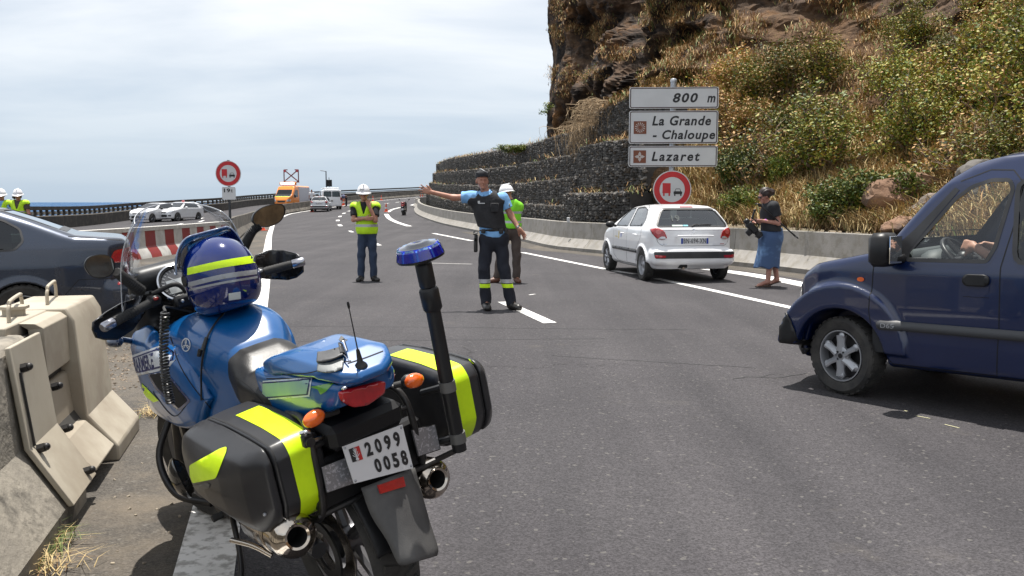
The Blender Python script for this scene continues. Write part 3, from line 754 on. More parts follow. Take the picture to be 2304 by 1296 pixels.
def hill_pt(u, v, rough=True):
    cols = [cr1(NET[i], v) for i in range(max(0, int(u)-1), min(NU, int(u)+2)+1)]
    i0 = max(0, int(u)-1); P = {i0+k: c for k, c in enumerate(cols)}; i = min(int(u), NU-1); f = u-i
    a = P.get(i-1, P[i]); b = P[i]; c = P[i+1]; d = P.get(i+2, P[i+1])
    p = .5*((2*b)+(c-a)*f+(2*a-5*b+4*c-d)*f*f+(3*b-a-3*c+d)*f**3)
    if rough:
        rk = rockness(u, v); q = Vector((p.x*.22, p.y*.22, p.z*.10)); n1 = noise.fractal(q*1.3, 1, 2.1, 5)
        rd = 1-abs(noise.noise(Vector((p.x*.33, p.y*.33, p.z*.12))))*2
        fine = noise.fractal(p*.9, .9, 2.2, 4)
        am = (n1*2.1+rd*1.5+fine*.55+.5*math.sin(p.z*1.1+n1*4))*rk+(n1*.5+fine*.18)*(1-rk)
        am -= (1.7*math.exp(-((u-5.2-.12*math.sin(v*2.2))/.08)**2)+1.3*math.exp(-((u-6.55-.15*math.sin(v*1.7+1))/.10)**2)*sstep(3.2, 4.2, v)+1.0*math.exp(-((u-4.1-.1*math.sin(v*2.7))/.09)**2))*rk
        am *= sstep(0, .8, v)*(.35+.65*sstep(3.0, 4.2, u))
        d2 = Vector((-.55, -.82, -.12*rk)); p = p+d2*am+Vector((0, 0, fine*.2*rk))
    return p
def build_hill():
    nu, nv = 300, 210; V = []; 
    us = np.linspace(0, NU, nu); vsn = np.linspace(0, NV, nv)
    for u in us:
        for v in vsn: V.append(tuple(hill_pt(float(u), float(v))))
    idx = np.arange(nu*nv).reshape(nu, nv); F = np.stack([idx[:-1, :-1], idx[1:, :-1], idx[1:, 1:], idx[:-1, 1:]], -1).reshape(-1, 4)
    m = bpy.data.materials.new('hillside'); m.use_nodes = True; nt = m.node_tree; N = nt.nodes; L = nt.links; p = N['Principled BSDF']
    tc = N.new('ShaderNodeTexCoord'); at_ = N.new('ShaderNodeAttribute'); at_.attribute_name = 'rock'
    def nz(s, d=6, rg=.65):
        n = N.new('ShaderNodeTexNoise'); n.inputs['Scale'].default_value = s; n.inputs['Detail'].default_value = d; n.inputs['Roughness'].default_value = rg; L.new(tc.outputs['Object'], n.inputs[0]); return n.outputs[0]
    def ramp(src, *st):
        r = N.new('ShaderNodeValToRGB'); L.new(src, r.inputs[0]); e = r.color_ramp.elements; e[0].position = st[0][0]; e[0].color = (*st[0][1], 1); e[1].position = st[-1][0]; e[1].color = (*st[-1][1], 1)
        for a, c in st[1:-1]: x = e.new(a); x.color = (*c, 1)
        return r.outputs[0]
    def mix(f, a, b):
        x = N.new('ShaderNodeMixRGB'); L.new(f, x.inputs[0]); L.new(a, x.inputs[1]); L.new(b, x.inputs[2]); return x.outputs[0]
    rock = ramp(nz(.9, 10), (.38, (.018, .015, .014)), (.48, (.055, .042, .034)), (.57, (.105, .068, .045)), (.70, (.18, .125, .085)))
    rust = ramp(nz(3.0, 8), (.3, (.105, .050, .022)), (.6, (.18, .095, .040)), (.75, (.075, .07, .025)))
    soil = ramp(nz(1.6, 8), (.3, (.06, .035, .02)), (.5, (.13, .075, .04)), (.7, (.20, .13, .07)))
    k = ramp(nz(.55, 9, .7), (.53, (0, 0, 0)), (.64, (1, 1, 1)))
    L.new(mix(at_.outputs['Fac'], soil, mix(k, rock, rust)), p.inputs['Base Color']); p.inputs['Roughness'].default_value = .95; p.inputs['Specular IOR Level'].default_value = .2
    b = N.new('ShaderNodeBump'); b.inputs['Strength'].default_value = .9; b.inputs['Distance'].default_value = .22; L.new(nz(2.4, 10, .7), b.inputs['Height']); L.new(b.outputs[0], p.inputs['Normal'])
    o = np_mesh('cliff_and_slope', V, F, m, smooth=0); o.data.shade_flat()
    a = o.data.attributes.new('rock', 'FLOAT', 'POINT'); a.data.foreach_set('value', np.array([rockness(float(u), float(v)) for u in us for v in vsn], np.float32))
    tag(o, kind='structure'); return o
HILL = build_hill()
def hill_n(u, v):
    e = .05; a = hill_pt(u+e, v)-hill_pt(u-e, v); b = hill_pt(u, v+e)-hill_pt(u, v-e); n = a.cross(b).normalized(); return n if n.y < 0 else -n

LEAFG = [mat('leaf_green', (.075, .125, .008), .6, c2=(.12, .18, .010), ns=2, orand=.55), mat('leaf_yellow_green', (.20, .21, .014), .6, c2=(.32, .27, .03), ns=2, orand=.5), mat('leaf_dry', (.34, .18, .05), .7, c2=(.50, .31, .12), ns=2, orand=.35), mat('leaf_dark', (.028, .042, .008), .6, c2=(.04, .06, .012), ns=2, orand=.4), mat('twig', (.20, .14, .10), .9)]
def leaf_quads(n, fn, size, wts, seed, asp=.55, droop=0):
    """n leaves; fn(rng)-> positions (n,3)"""
    r = np.random.default_rng(seed); P = fn(r, n); n = len(P)
    d = r.normal(size=(n, 3)); d[:, 2] = d[:, 2]*.6-droop; d /= np.linalg.norm(d, axis=1)[:, None]; s = r.normal(size=(n, 3)); s -= d*(s*d).sum(1)[:, None]; s /= np.linalg.norm(s, axis=1)[:, None]
    sz = size*r.uniform(.6, 1.35, n)[:, None]; V = np.stack([P, P+d*sz*.5+s*sz*asp*.5, P+d*sz, P+d*sz*.5-s*sz*asp*.5], 1).reshape(-1, 3); F = np.arange(n*4).reshape(-1, 4)
    return V, F, r.choice(len(wts), n, p=np.array(wts)/sum(wts))
def bush_mesh(seed, rx, rz, n, size, wts, nstem=9, holes=.35):
    rn = random.Random(seed); tw = MB(); ends = []
    for i in range(nstem):
        a = rn.uniform(0, 2*PI); q = rn.uniform(.25, 1); e = Vector((math.cos(a)*rx*q*.9, math.sin(a)*rx*q*.9, rz*2*rn.uniform(.45, .95)*(1-.4*q*q)))
        pts = crv([(0, 0, 0), e*.35+Vector((rn.uniform(-.1, .1), rn.uniform(-.1, .1), .1)), e*.7+Vector((rn.uniform(-.1, .1), 0, .05)), e], 3); tw.tube(pts, [.03-.022*j/(len(pts)-1) for j in range(len(pts))], 4)
        ends += pts[3:]
        for _ in range(5):
            p = Vector(pts[rn.randrange(3, len(pts))]); q2 = p+Vector((rn.uniform(-.35, .35), rn.uniform(-.35, .35), rn.uniform(0, .4))); tw.tube([p, q2], [.009, .003], 3); ends.append(q2); ends.append((p+q2)/2)
    E = np.array([tuple(e) for e in ends]); cl = np.random.default_rng(seed).choice(len(E), max(6, int(len(E)*(1-holes))), replace=False); E = E[cl]
    fn = lambda r, k: E[r.integers(0, len(E), k)]+r.normal(size=(k, 3))*np.array([rx, rx, rz])*.095
    V, F, MI = leaf_quads(n, fn, size, wts, seed)
    tv = np.array(tw.v); tf = []
    for f in tw.f:
        if len(f) == 4: tf.append(f)
    V = np.concatenate([V, tv]); F = np.concatenate([F, np.array(tf)+len(MI)*4]); MI = np.concatenate([MI, np.full(len(tf), 4)])
    V[:, 2] = np.maximum(V[:, 2], -.1)
    return V, F, MI
def bush_proto(name, seed, rx, rz, n, size, wts, nstem=9, holes=.35):
    V, F, MI = bush_mesh(seed, rx, rz, n, size, wts, nstem, holes); stem = MI == 4; ls = F[~stem]; ss = F[stem]
    def sub(nm, Fs, mi, mats):
        u, inv = np.unique(Fs, return_inverse=True); me = bpy.data.meshes.new(nm); me.from_pydata(V[u].tolist(), [], inv.reshape(Fs.shape).tolist())
        for m in mats: me.materials.append(m)
        me.polygons.foreach_set('material_index', mi.astype(np.int32)); return me
    return sub('foliage', ls, MI[~stem], LEAFG[:4]), sub('branches', ss, np.zeros(len(ss)), [LEAFG[4]])
PB = {'green': [bush_proto('b', s, 1.0, .8, 6000, .060, (3.2, 6, 1.0, 1.2), 15, .5) for s in (1, 2, 3)],
      'mixed': [bush_proto('b', s, 1.05, .85, 5600, .064, (2.2, 5, 2.4, 1.0), 17, .5) for s in (4, 5, 6)],
      'dry': [bush_proto('b', s, 1.0, .75, 6000, .07, (.6, 1.5, 6, .4), 12, .45) for s in (7, 8)],
      'bright': [bush_proto('b', s, .8, .5, 6500, .06, (8, 3, .1, 1), 8) for s in (9, 10)],
      'bare': [bush_proto('b', s, 1.1, .8, 900, .09, (1, 2, 3, 1), 16) for s in (11, 12)]}
LBL = {'green': ('leafy green shrub in the thicket covering the hillside', 'green shrubs in the thicket on the hillside'), 'mixed': ('yellow-green shrub tipped with tan dry leaves in the hillside thicket', 'yellow-green shrubs in the hillside thicket'),
       'dry': ('shrub of papery tan dead leaves on the hillside', 'dead-leaved tan shrubs on the hillside'), 'bright': ('low bright green bush at the foot of the hillside', 'low green bushes at the foot of the hillside'), 'bare': ('nearly leafless brown shrub of thin twigs on the hillside', 'bare twiggy shrubs on the hillside')}
def uv_at(px, py):
    """hill coordinates seen at a pixel"""
    best = None
    for i in range(28, int(NU*10)):
        u = i/10
        for j in range(0, 70, 2):
            v = j/10; p = hill_pt(u, v, False)-Vector((0, 0, CAMH)); z = p.dot(_f)
            if z < 1: continue
            x = 1152+FPX*p.x/z; y = 648-FPX*p.dot(_u)/z; d = (x-px)**2+(y-py)**2
            if best is None or d < best[0]: best = (d, u, v)
    return best[1], best[2]
def shrub(kind, px, py, s, label=None, sz=1.0, sink=.15, world=None):
    pr = random.choice(PB[kind]); p = world if world is not None else hill_pt(*uv_at(px, py))
    t = thing('shrub', label or LBL[kind][0], 'shrub', p-Vector((0, 0, sink)), random.uniform(0, 6.3), None if label else LBL[kind][1]); t.scale = (s, s, s*sz)
    if world is None: t.rotation_euler[0] = 0
    for nm, me in zip(('foliage', 'branches'), pr):
        o = bpy.data.objects.new(nm, me); COL.objects.link(o); o.parent = t
    return t
SP = [('green', 1790, 350, 1.7), ('green', 1860, 400, 1.9), ('mixed', 1700, 250, 1.5), ('mixed', 1780, 230, 1.6), ('dry', 1660, 330, 1.6), ('dry', 1640, 230, 1.5),
      ('bare', 1650, 390, 1.5), ('mixed', 2130, 290, 1.7), ('mixed', 2200, 230, 1.7), ('mixed', 2280, 160, 1.7), ('green', 2060, 350, 1.5), ('mixed', 2270, 300, 1.6), ('dry', 2080, 200, 1.0),
      ('green', 2040, 110, 1.3), ('green', 2010, 240, 1.5), ('mixed', 2290, 80, 1.5), ('green', 2150, 150, 1.2), ('mixed', 1850, 150, 1.1), ('dry', 1770, 140, 1.1), 
      ('bare', 1730, 400, 1.2), ('bare', 2140, 410, 1.3), ('green', 2290, 390, 1.2), ('mixed', 1840, 200, 1.5), ('dry', 1700, 150, 1.2), ('green', 1540, 190, .9), ('bare', 2200, 400, 1.2), ('dry', 2230, 120, 1.1), ('dry', 1600, 290, 1.3), ('bare', 1690, 440, 1.0), ('green', 2350, 250, 1.9), ('mixed', 2420, 120, 2), ('green', 2450, 330, 1.6), ('mixed', 2380, 20, 2), 
      ('dry', 1480, 225, .9), ('dry', 1560, 120, 1.0), ('bare', 1350, 190, 1.0), ('bare', 1600, 60, 1.1)]
for k_, x_, y_, s_ in SP:
    if (y_ < 175 and x_ < 1920) or (y_ < 100 and x_ < 2200): continue
    shrub(k_, x_, y_, s_*.82, sz=random.uniform(.85, 1.1))
shrub('bright', 1650, 440, 1.15, 'bright green bush behind the round truck sign beside the gabion wall', 1.3); shrub('bright', 1690, 470, .8); shrub('bright', 1740, 420, .9, 'small rounded green bush standing in dry grass above the camera woman', 1.2)
shrub('bright', 1890, 505, 1.2); shrub('bright', 1960, 500, 1.3); shrub('bright', 1850, 510, .8); shrub('bright', 1655, 490, .8)
shrub('bright', 1265, 262, 1.5, 'green bush overhanging the outer corner of the cliff above the gabion wall', .9, world=at(1262, 275, 46.5)); shrub('bright', 0, 0, 1.2, 'small green bush on the skyline of the stepped gabion wall', .5, world=at(1160, 316, 42)+Vector((0, 1.2, -.5)))

# ---- dry grass on the lower slope and tufts on ledges
def grass_mesh(name, pts, hlen, wd, mats, seed, wts, curl=.5, kind='stuff', parent=None, up=None):
    r = np.random.default_rng(seed); P = np.array(pts); n = len(P); a = r.uniform(0, 2*PI, n); ln = r.uniform(.3, 1, n)*curl; h = hlen*r.uniform(.5, 1.3, n)
    dirv = np.stack([np.cos(a)*ln, np.sin(a)*ln, np.ones(n)], 1); dirv /= np.linalg.norm(dirv, axis=1)[:, None]; side = np.stack([-np.sin(a), np.cos(a), np.zeros(n)], 1)
    w0 = wd*r.uniform(.6, 1.3, n)[:, None]; mid = P+dirv*h[:, None]*.55; tip = P+dirv*h[:, None]+np.stack([np.cos(a), np.sin(a), -np.ones(n)*.4], 1)*(h*curl*.5)[:, None]
    V = np.stack([P-side*w0, P+side*w0, mid+side*w0*.7, mid-side*w0*.7, tip], 1).reshape(-1, 3); b = np.arange(n)[:, None]*5
    F = np.concatenate([np.concatenate([b, b+1, b+2], 1), np.concatenate([b, b+2, b+3], 1), np.concatenate([b+3, b+2, b+4], 1)]); c = r.choice(len(wts), n, p=np.array(wts)/sum(wts)); MI = np.tile(c, 3)
    o = np_mesh(name, V, F, mats, parent, 0, MI); return tag(o, kind=kind) if kind else o
GR = [mat('straw', (.42, .31, .14), .8, c2=(.52, .40, .20), ns=2), mat('straw_brown', (.17, .095, .038), .8, c2=(.26, .16, .07), ns=2), mat('grass_green', (.10, .15, .03), .7, c2=(.16, .20, .05), ns=2), mat('rust_grass', (.30, .15, .05), .8, c2=(.38, .22, .08), ns=2)]
def scatter(n, u0, u1, v0, v1, seed, cond=None):
    rn = random.Random(seed); out = []; 
    while len(out) < n:
        u = rn.uniform(u0, u1); v = rn.uniform(v0, v1)
        if cond and not cond(u, v, rn): continue
        c = hill_pt(u, v)
        for _ in range(14): out.append((c.x+rn.gauss(0, .16), c.y+rn.gauss(0, .16), c.z+rn.gauss(0, .05)))
    return out
tag(grass_mesh('dry_grass', scatter(60000, 5.9, 10.3, .0, 2.7, 1, lambda u, v, r: noise.noise(Vector((u*2.2, v*2.2, 3))) > -.32), .42, .011, GR, 1, (6, 3, .7, .6), .9))
tag(grass_mesh('slope_undergrowth', scatter(34000, 5.2, 10.5, 1.6, 6.2, 2, lambda u, v, r: noise.noise(Vector((u*1.8, v*1.8, 9))) > .0-.25*(v < 4)), .34, .013, GR, 2, (1.6, 3.2, 2.4, 2.6), 1.0))
tag(grass_mesh('cliff_grass', scatter(24000, 2.6, 6.6, 2.1, 6.4, 3, lambda u, v, r: noise.noise(Vector((u*2.8, v*2.0, 5))) > .2), .24, .011, GR, 3, (1.3, 3, 1.0, 4), 1.1))
def gab_top(lst, seed, n):
    rn = random.Random(seed); out = []
    for _ in range(n//10):
        i = rn.randrange(len(lst)-1); p = lst[i].lerp(lst[i+1], rn.random())
        if noise.noise(p*.35) < -.12: continue
        for _ in range(10): out.append((p.x+rn.gauss(0, .2), p.y+rn.gauss(0, .25), p.z+rn.gauss(0, .06)))
    return out
tops = []
for z, sb in ((1.35, .15), (2.35, .48), (3.3, .83), (4.25, 1.4)): tops.append([p+Vector((0, 0, z)) for p in along(gl, sb)])
for z, sb in ((1.75, .45), (3.4, 1.0), (4.75, 1.5)): tops.append([p+Vector((0, 0, z)) for p in along(gr, sb)])
gt = []
for i, t_ in enumerate(tops): gt += gab_top(t_, i, 550 if i not in (3, 6) else 3600)
tag(grass_mesh('ledge_grass', gt, .28, .012, GR, 8, (1, 4, 1.8, 2), 1.2))
tag(grass_mesh('roadside_weeds', [tuple(p+Vector((rng.normal()*.12, rng.normal()*.2, .05))) for p in along(kk, .95) for _ in range(22) if 27 < p.y < 90], .32, .012, GR, 9, (.5, .6, 5, .2), .8))
# dead creepers hanging over the top of the gabions
def creepers():
    rn = random.Random(4); m = MB(); t = thing('creeper', 'curtain of dead straw-coloured creeper stems hanging over the top of the gabion wall', 'creeper', at(1300, 300, 34))
    o0 = t.location; line = [p for p in tops[3] if p.y < 37]+[p for p in tops[6]]
    L2 = sorted([p for p in tops[3] if 31 < p.y < 36]+[p for p in tops[6] if p.y > 29.5], key=lambda p: p.y)
    for k in range(210):
        i = rn.randrange(len(L2)-1); p = L2[i].lerp(L2[i+1], rn.random())+Vector((rn.gauss(0, .3), rn.gauss(0, .3), rn.uniform(-.1, .12)))
        d = Vector((-.75, -.65, 0)).normalized(); ln = rn.uniform(.3, 1.15)*(1.25 if 31 < p.y < 35 else .7); pts = [p]
        for j in range(1, 6):
            f = j/5; pts.append(p+d*(1.1*math.sin(min(1, f*1.6)*PI/2))*rn.uniform(.8, 1)+Vector((rn.gauss(0, .08), rn.gauss(0, .08), .22*math.sin(f*PI)-ln*f*f)))
        m.tube([q-o0 for q in pts], [.010, .009, .008, .007, .006, .004], 3, cap=False)
    m.build('stems', mat('dead_stem', (.30, .21, .12), .9, c2=(.40, .30, .19), ns=3), t, 0)
creepers()
# boulders
def boulder(name, label, p, r, seed, m, flat=.7, grp=None):
    bm = bmesh.new(); bmesh.ops.create_icosphere(bm, subdivisions=4, radius=1); rn = random.Random(seed); pl = [(Vector((rn.gauss(0, 1), rn.gauss(0, 1), rn.gauss(0, .8))).normalized(), rn.uniform(.55, .85)) for _ in range(13)]
    for v in bm.verts:
        c = v.co.copy()
        for n, d in pl:
            k = c.dot(n)
            if k > d: c -= n*(k-d)*.93
        c += c.normalized()*(noise.fractal(c*2.5+Vector((seed, 0, 0)), 1, 2, 4)*.09); v.co = Vector((c.x*r[0], c.y*r[1], c.z*r[2]))
    me = bpy.data.meshes.new(name); bm.to_mesh(me); bm.free(); o = link(name, me, m, smooth=25); o.location = p; o.rotation_euler = (0, 0, rn.uniform(-.4, .4)); return tag(o, label, 'boulder', grp)
RB = mat('brown_rock', (.16, .085, .05), .9, c2=(.26, .16, .10), ns=2.2, nd=9, bump=.7, bs=6, bd=.06, c3=(.09, .06, .045), ns3=1.2); RG = mat('grey_rock', (.14, .12, .10), .9, c2=(.24, .20, .17), ns=2.2, nd=9, bump=.7, bs=6, bd=.06)
boulder('boulder', 'big reddish brown angular boulder on the slope left of the blue van roof', at(2040, 448, 17.6), (.95, .7, .55), 3, RB)
boulder('boulder', 'grey flat rock leaning against the left side of the big brown boulder', at(1975, 458, 18.4), (.6, .5, .28), 5, RG)
boulder('boulder', 'small brown stone low in the grass just above the roadside barrier', at(2025, 508, 16.0), (.4, .35, .2), 6, RB)
boulder('boulder', 'pale broken rock mass above the brown boulder by the van roof', at(2160, 395, 19.5), (1.2, .9, .4), 8, RG)
boulder('boulder', 'pale rock on the slope seen through the side window of the blue van', at(2110, 480, 16.6), (.8, .5, .4), 11, RG)
boulder('boulder', 'dark outcrop on the slope seen at the right of the van window', at(2210, 450, 16), (.7, .6, .75), 12, mat('dark_rock', (.06, .055, .05), .9, c2=(.13, .12, .11), ns=2.5, nd=8, bump=.6, bs=6, bd=.05))
# ================================================================ VEHICLES
TYRE = mat('tyre', (.018, .018, .018), .8, c2=(.05, .047, .043), ns=9, bump=.3, bs=80)
ALLOY = mat('alloy', (.42, .43, .45), .3, .85, c2=(.34, .34, .36), ns=9)
BLACKG = mat('black_trim', (.02, .02, .022), .45, c2=(.035, .035, .037), ns=5)
PLATEW = mat('number_plate_white', (.62, .63, .64), .4)
INK = mat('black_lettering', (.012, .012, .014), .5)
BLUEB = mat('plate_blue', (.02, .06, .35), .4)
CLEARL = mat('lamp_clear', (.5, .52, .54), .08, .4, coat=1)
def ext3(P, S, Q, Pl, k):
    ay = np.abs(P[:, 1]); Q = [(-.6, b_) if a_ == 0 else (a_, b_) for a_, b_ in Q]; Pl = [(a_, -.6) if b_ in (0, -.2) else (a_, b_) for a_, b_ in Pl]; a = poly2(P[:, 0], P[:, 2], S); b = poly2(ay, P[:, 2], Q); c = poly2(P[:, 0], ay, Pl)
    return smax(smax(a, b, k), c, k)
def cyl_y(P, x, z, r, y0=0, y1=9):
    return np.maximum(np.hypot(P[:, 0]-x, P[:, 2]-z)-r, np.maximum(y0-np.abs(P[:, 1]), np.abs(P[:, 1])-y1))
def wheel(parent, x, y, r, wd, style, face, rim_m=ALLOY, steer=0, n=32):
    """face = +1/-1 side of the outside"""
    root_M = TR((x, y, r), rz=steer) @ Matrix.Rotation(-PI/2*face, 4, 'X')   # lathe z axis -> outwards
    h = wd/2; rr = r*.66
    prof = [(rr, -h*.8), (r*.90, -h), (r*.975, -h*.8), (r, -h*.4), (r, h*.4), (r*.975, h*.8), (r*.90, h), (rr+.012, h*.86), (rr, h*.7)]
    t = MB().lathe(prof, n, close=True)
    for k in range(n):      # tread grooves
        a = 2*PI*k/n; M = Matrix.Rotation(a, 4, 'Z'); t.box((r-.002, 0, 0), (.008, r*.13, wd*.78), M=M)
    o = t.build('wheel', TYRE, parent, 30, M=root_M)
    m = MB().lathe([(rr, h*.72), (rr*1.0, h*.86), (rr*.96, h*.86), (rr*.9, h*.45), (rr*.9, -h*.6), (rr, -h*.7)], n)
    if style == 'steel':
        m.lathe([(rr*.9, h*.35), (rr*.6, h*.5), (rr*.4, h*.35), (.05, h*.5), (.03, h*.62), (0, h*.62)], n)
    elif style == 'star6':      # six rounded arms with bulbs at their ends
        m.lathe([(rr*.36, h*.5), (rr*.36, h*.74), (rr*.28, h*.8), (0, h*.8)], n)
        for k in range(6):
            a = PI/2+k*PI/3; c, s = math.cos(a), math.sin(a); m.tube([(c*rr*.2, s*rr*.2, h*.66), (c*rr*.5, s*rr*.5, h*.72), (c*rr*.8, s*rr*.8, h*.70)], [rr*.20, rr*.15, rr*.19], 8, flat=.45); m.sph((c*rr*.78, s*rr*.78, h*.66), (rr*.15, rr*.15, h*.2), 10)
    else:
        m.lathe([(rr*.22, h*.4), (rr*.22, h*.66), (0, h*.7)], n)
        for k in range(int(style)):
            a = PI/2+k*2*PI/int(style); c, s = math.cos(a), math.sin(a); m.tube([(c*rr*.15, s*rr*.15, h*.6), (c*rr*.93, s*rr*.93, h*.74)], [rr*.10, rr*.13], 6, flat=.5)
    m.build('rim', rim_m, o, 35)
    b = MB().lathe([(rr*.88, h*.1), (0, h*.1)], n); b.lathe([(rr*.1, h*.83), (rr*.1, h*.86), (0, h*.86)], 10)
    if style == 'star6':
        for k in range(4):
            a = PI/4+k*PI/2; b.cyl((math.cos(a)*rr*.2, math.sin(a)*rr*.2, h*.7), (math.cos(a)*rr*.2, math.sin(a)*rr*.2, h*.86), rr*.045, n=8)
    b.build('hub', BLACKPL, o, 35); return o
def mir(poly): return [(-x, y) for x, y in poly][::-1]
class Car:
    def __init__(s, name, label, cat, loc, rz, S, Q, Pl, arches, paint, h=.02, k=.10, pitch=0, group=None, extra=None):
        s.root = thing(name, label, cat, loc, rz, group); s.root.rotation_euler = (0, pitch, rz); s.paint = paint
        def f(P):
            d = ext3(P, S, Q, Pl, k)
            if extra: d = extra(P, d)
            for x, z, r in arches: d = smax(d, -cyl_y(P, x, z, r, .42, 2), .03)
            return d
        xs = [p[0] for p in S]; zs = [p[1] for p in S]; ws = max(p[0] for p in Q)
        V, F = mesh_sdf(f, (min(xs)-.1, -ws-.1, min(zs)-.1), (max(xs)+.1, ws+.1, max(zs)+.1), h); s.f = f
        me = bpy.data.meshes.new('body'); me.from_pydata(V.tolist(), [], F.tolist()); s.bm = bmesh.new(); s.bm.from_mesh(me); s.bm.normal_update(); s.me = me
        s.bvh = BVHTree.FromBMesh(s.bm); s.trim = MB(); s.gap = MB()
    # directions: 'L' from the left (+y), 'R', 'F' from the front, 'B' from behind, 'T'
    def view(s, d):
        return {'L': (lambda p: (p[0], 3, p[1]), (0, -1, 0), (0, 2)), 'R': (lambda p: (p[0], -3, p[1]), (0, 1, 0), (0, 2)), 'F': (lambda p: (4.6, p[0], p[1]), (-1, 0, 0), (1, 2)), 'B': (lambda p: (-4.5, p[0], p[1]), (1, 0, 0), (1, 2)), 'T': (lambda p: (p[0], p[1], 4), (0, 0, -1), (0, 1))}[d]
    def window(s, name, d, poly, mat_, side, inset=.004, seal=.022, r=.04):
        poly = rpoly(poly, r); ax = s.view(d)[2]; fs = cut(s.bm, poly, ax, side); s.bm.normal_update()
        bmesh.ops.delete(s.bm, geom=fs, context='FACES'); o = decal(name, s.bvh, poly, s.view(d)[0], s.view(d)[1], mat_, s.root, -inset, .07)
        if seal: line_on(MB(), s.bvh, poly+[poly[0]], s.view(d)[0], s.view(d)[1], seal, .003).build('window_seal', BLACKG, o, 0)
        return o
    def seam(s, d, pts, wd=.007, r=None):
        line_on(MB(), s.bvh, pts, s.view(d)[0], s.view(d)[1], wd, .0012).build('panel_gap', mat('panel_gap_black', (.006, .006, .007), .8), s.root, 0)
    def patch(s, name, d, poly, m, off=.004, st=.03, parent=None, thick=0, r=0):
        return decal(name, s.bvh, rpoly(poly, r) if r else poly, s.view(d)[0], s.view(d)[1], m, parent or s.root, off, st, thick=thick)
    def text(s, name, d, txt, x0, x1, z0, z1, m, off=.006, flip=False, parent=None):
        V, F = text_mesh(txt, bold=.012); V = fit_text(V, x1 if flip else x0, x0 if flip else x1, z0, z1)
        return MB().add(project(s.bvh, V, s.view(d)[0], s.view(d)[1], off), F).build(name, m, parent or s.root, 0)
    def finish(s, floor=None):
        s.bm.to_mesh(s.me); s.bm.free(); s.body = link('body', s.me, s.paint, s.root, 180)
        if s.trim.v: s.trim.build('window_seal', BLACKG, s.root, 0)
        if s.gap.v: s.gap.build('panel_gap', mat('panel_gap_black', (.006, .006, .007), .8), s.root, 0)
def seats(root, xs, z=.52, w_=.5, ys=(-.36, .36), head=.6):
    for x in xs:
        for y in ys:
            m = MB(); m.box((x, y, z), (.5, w_, .16), ch=.05); m.box((x-.27, y, z+.33), (.16, w_*.95, .62), ch=.06); m.box((x-.32, y, z+.75), (.11, .27, .2), ch=.05); m.build('seat', mat('seat_cloth', (.03, .032, .036), .9), root, 40)
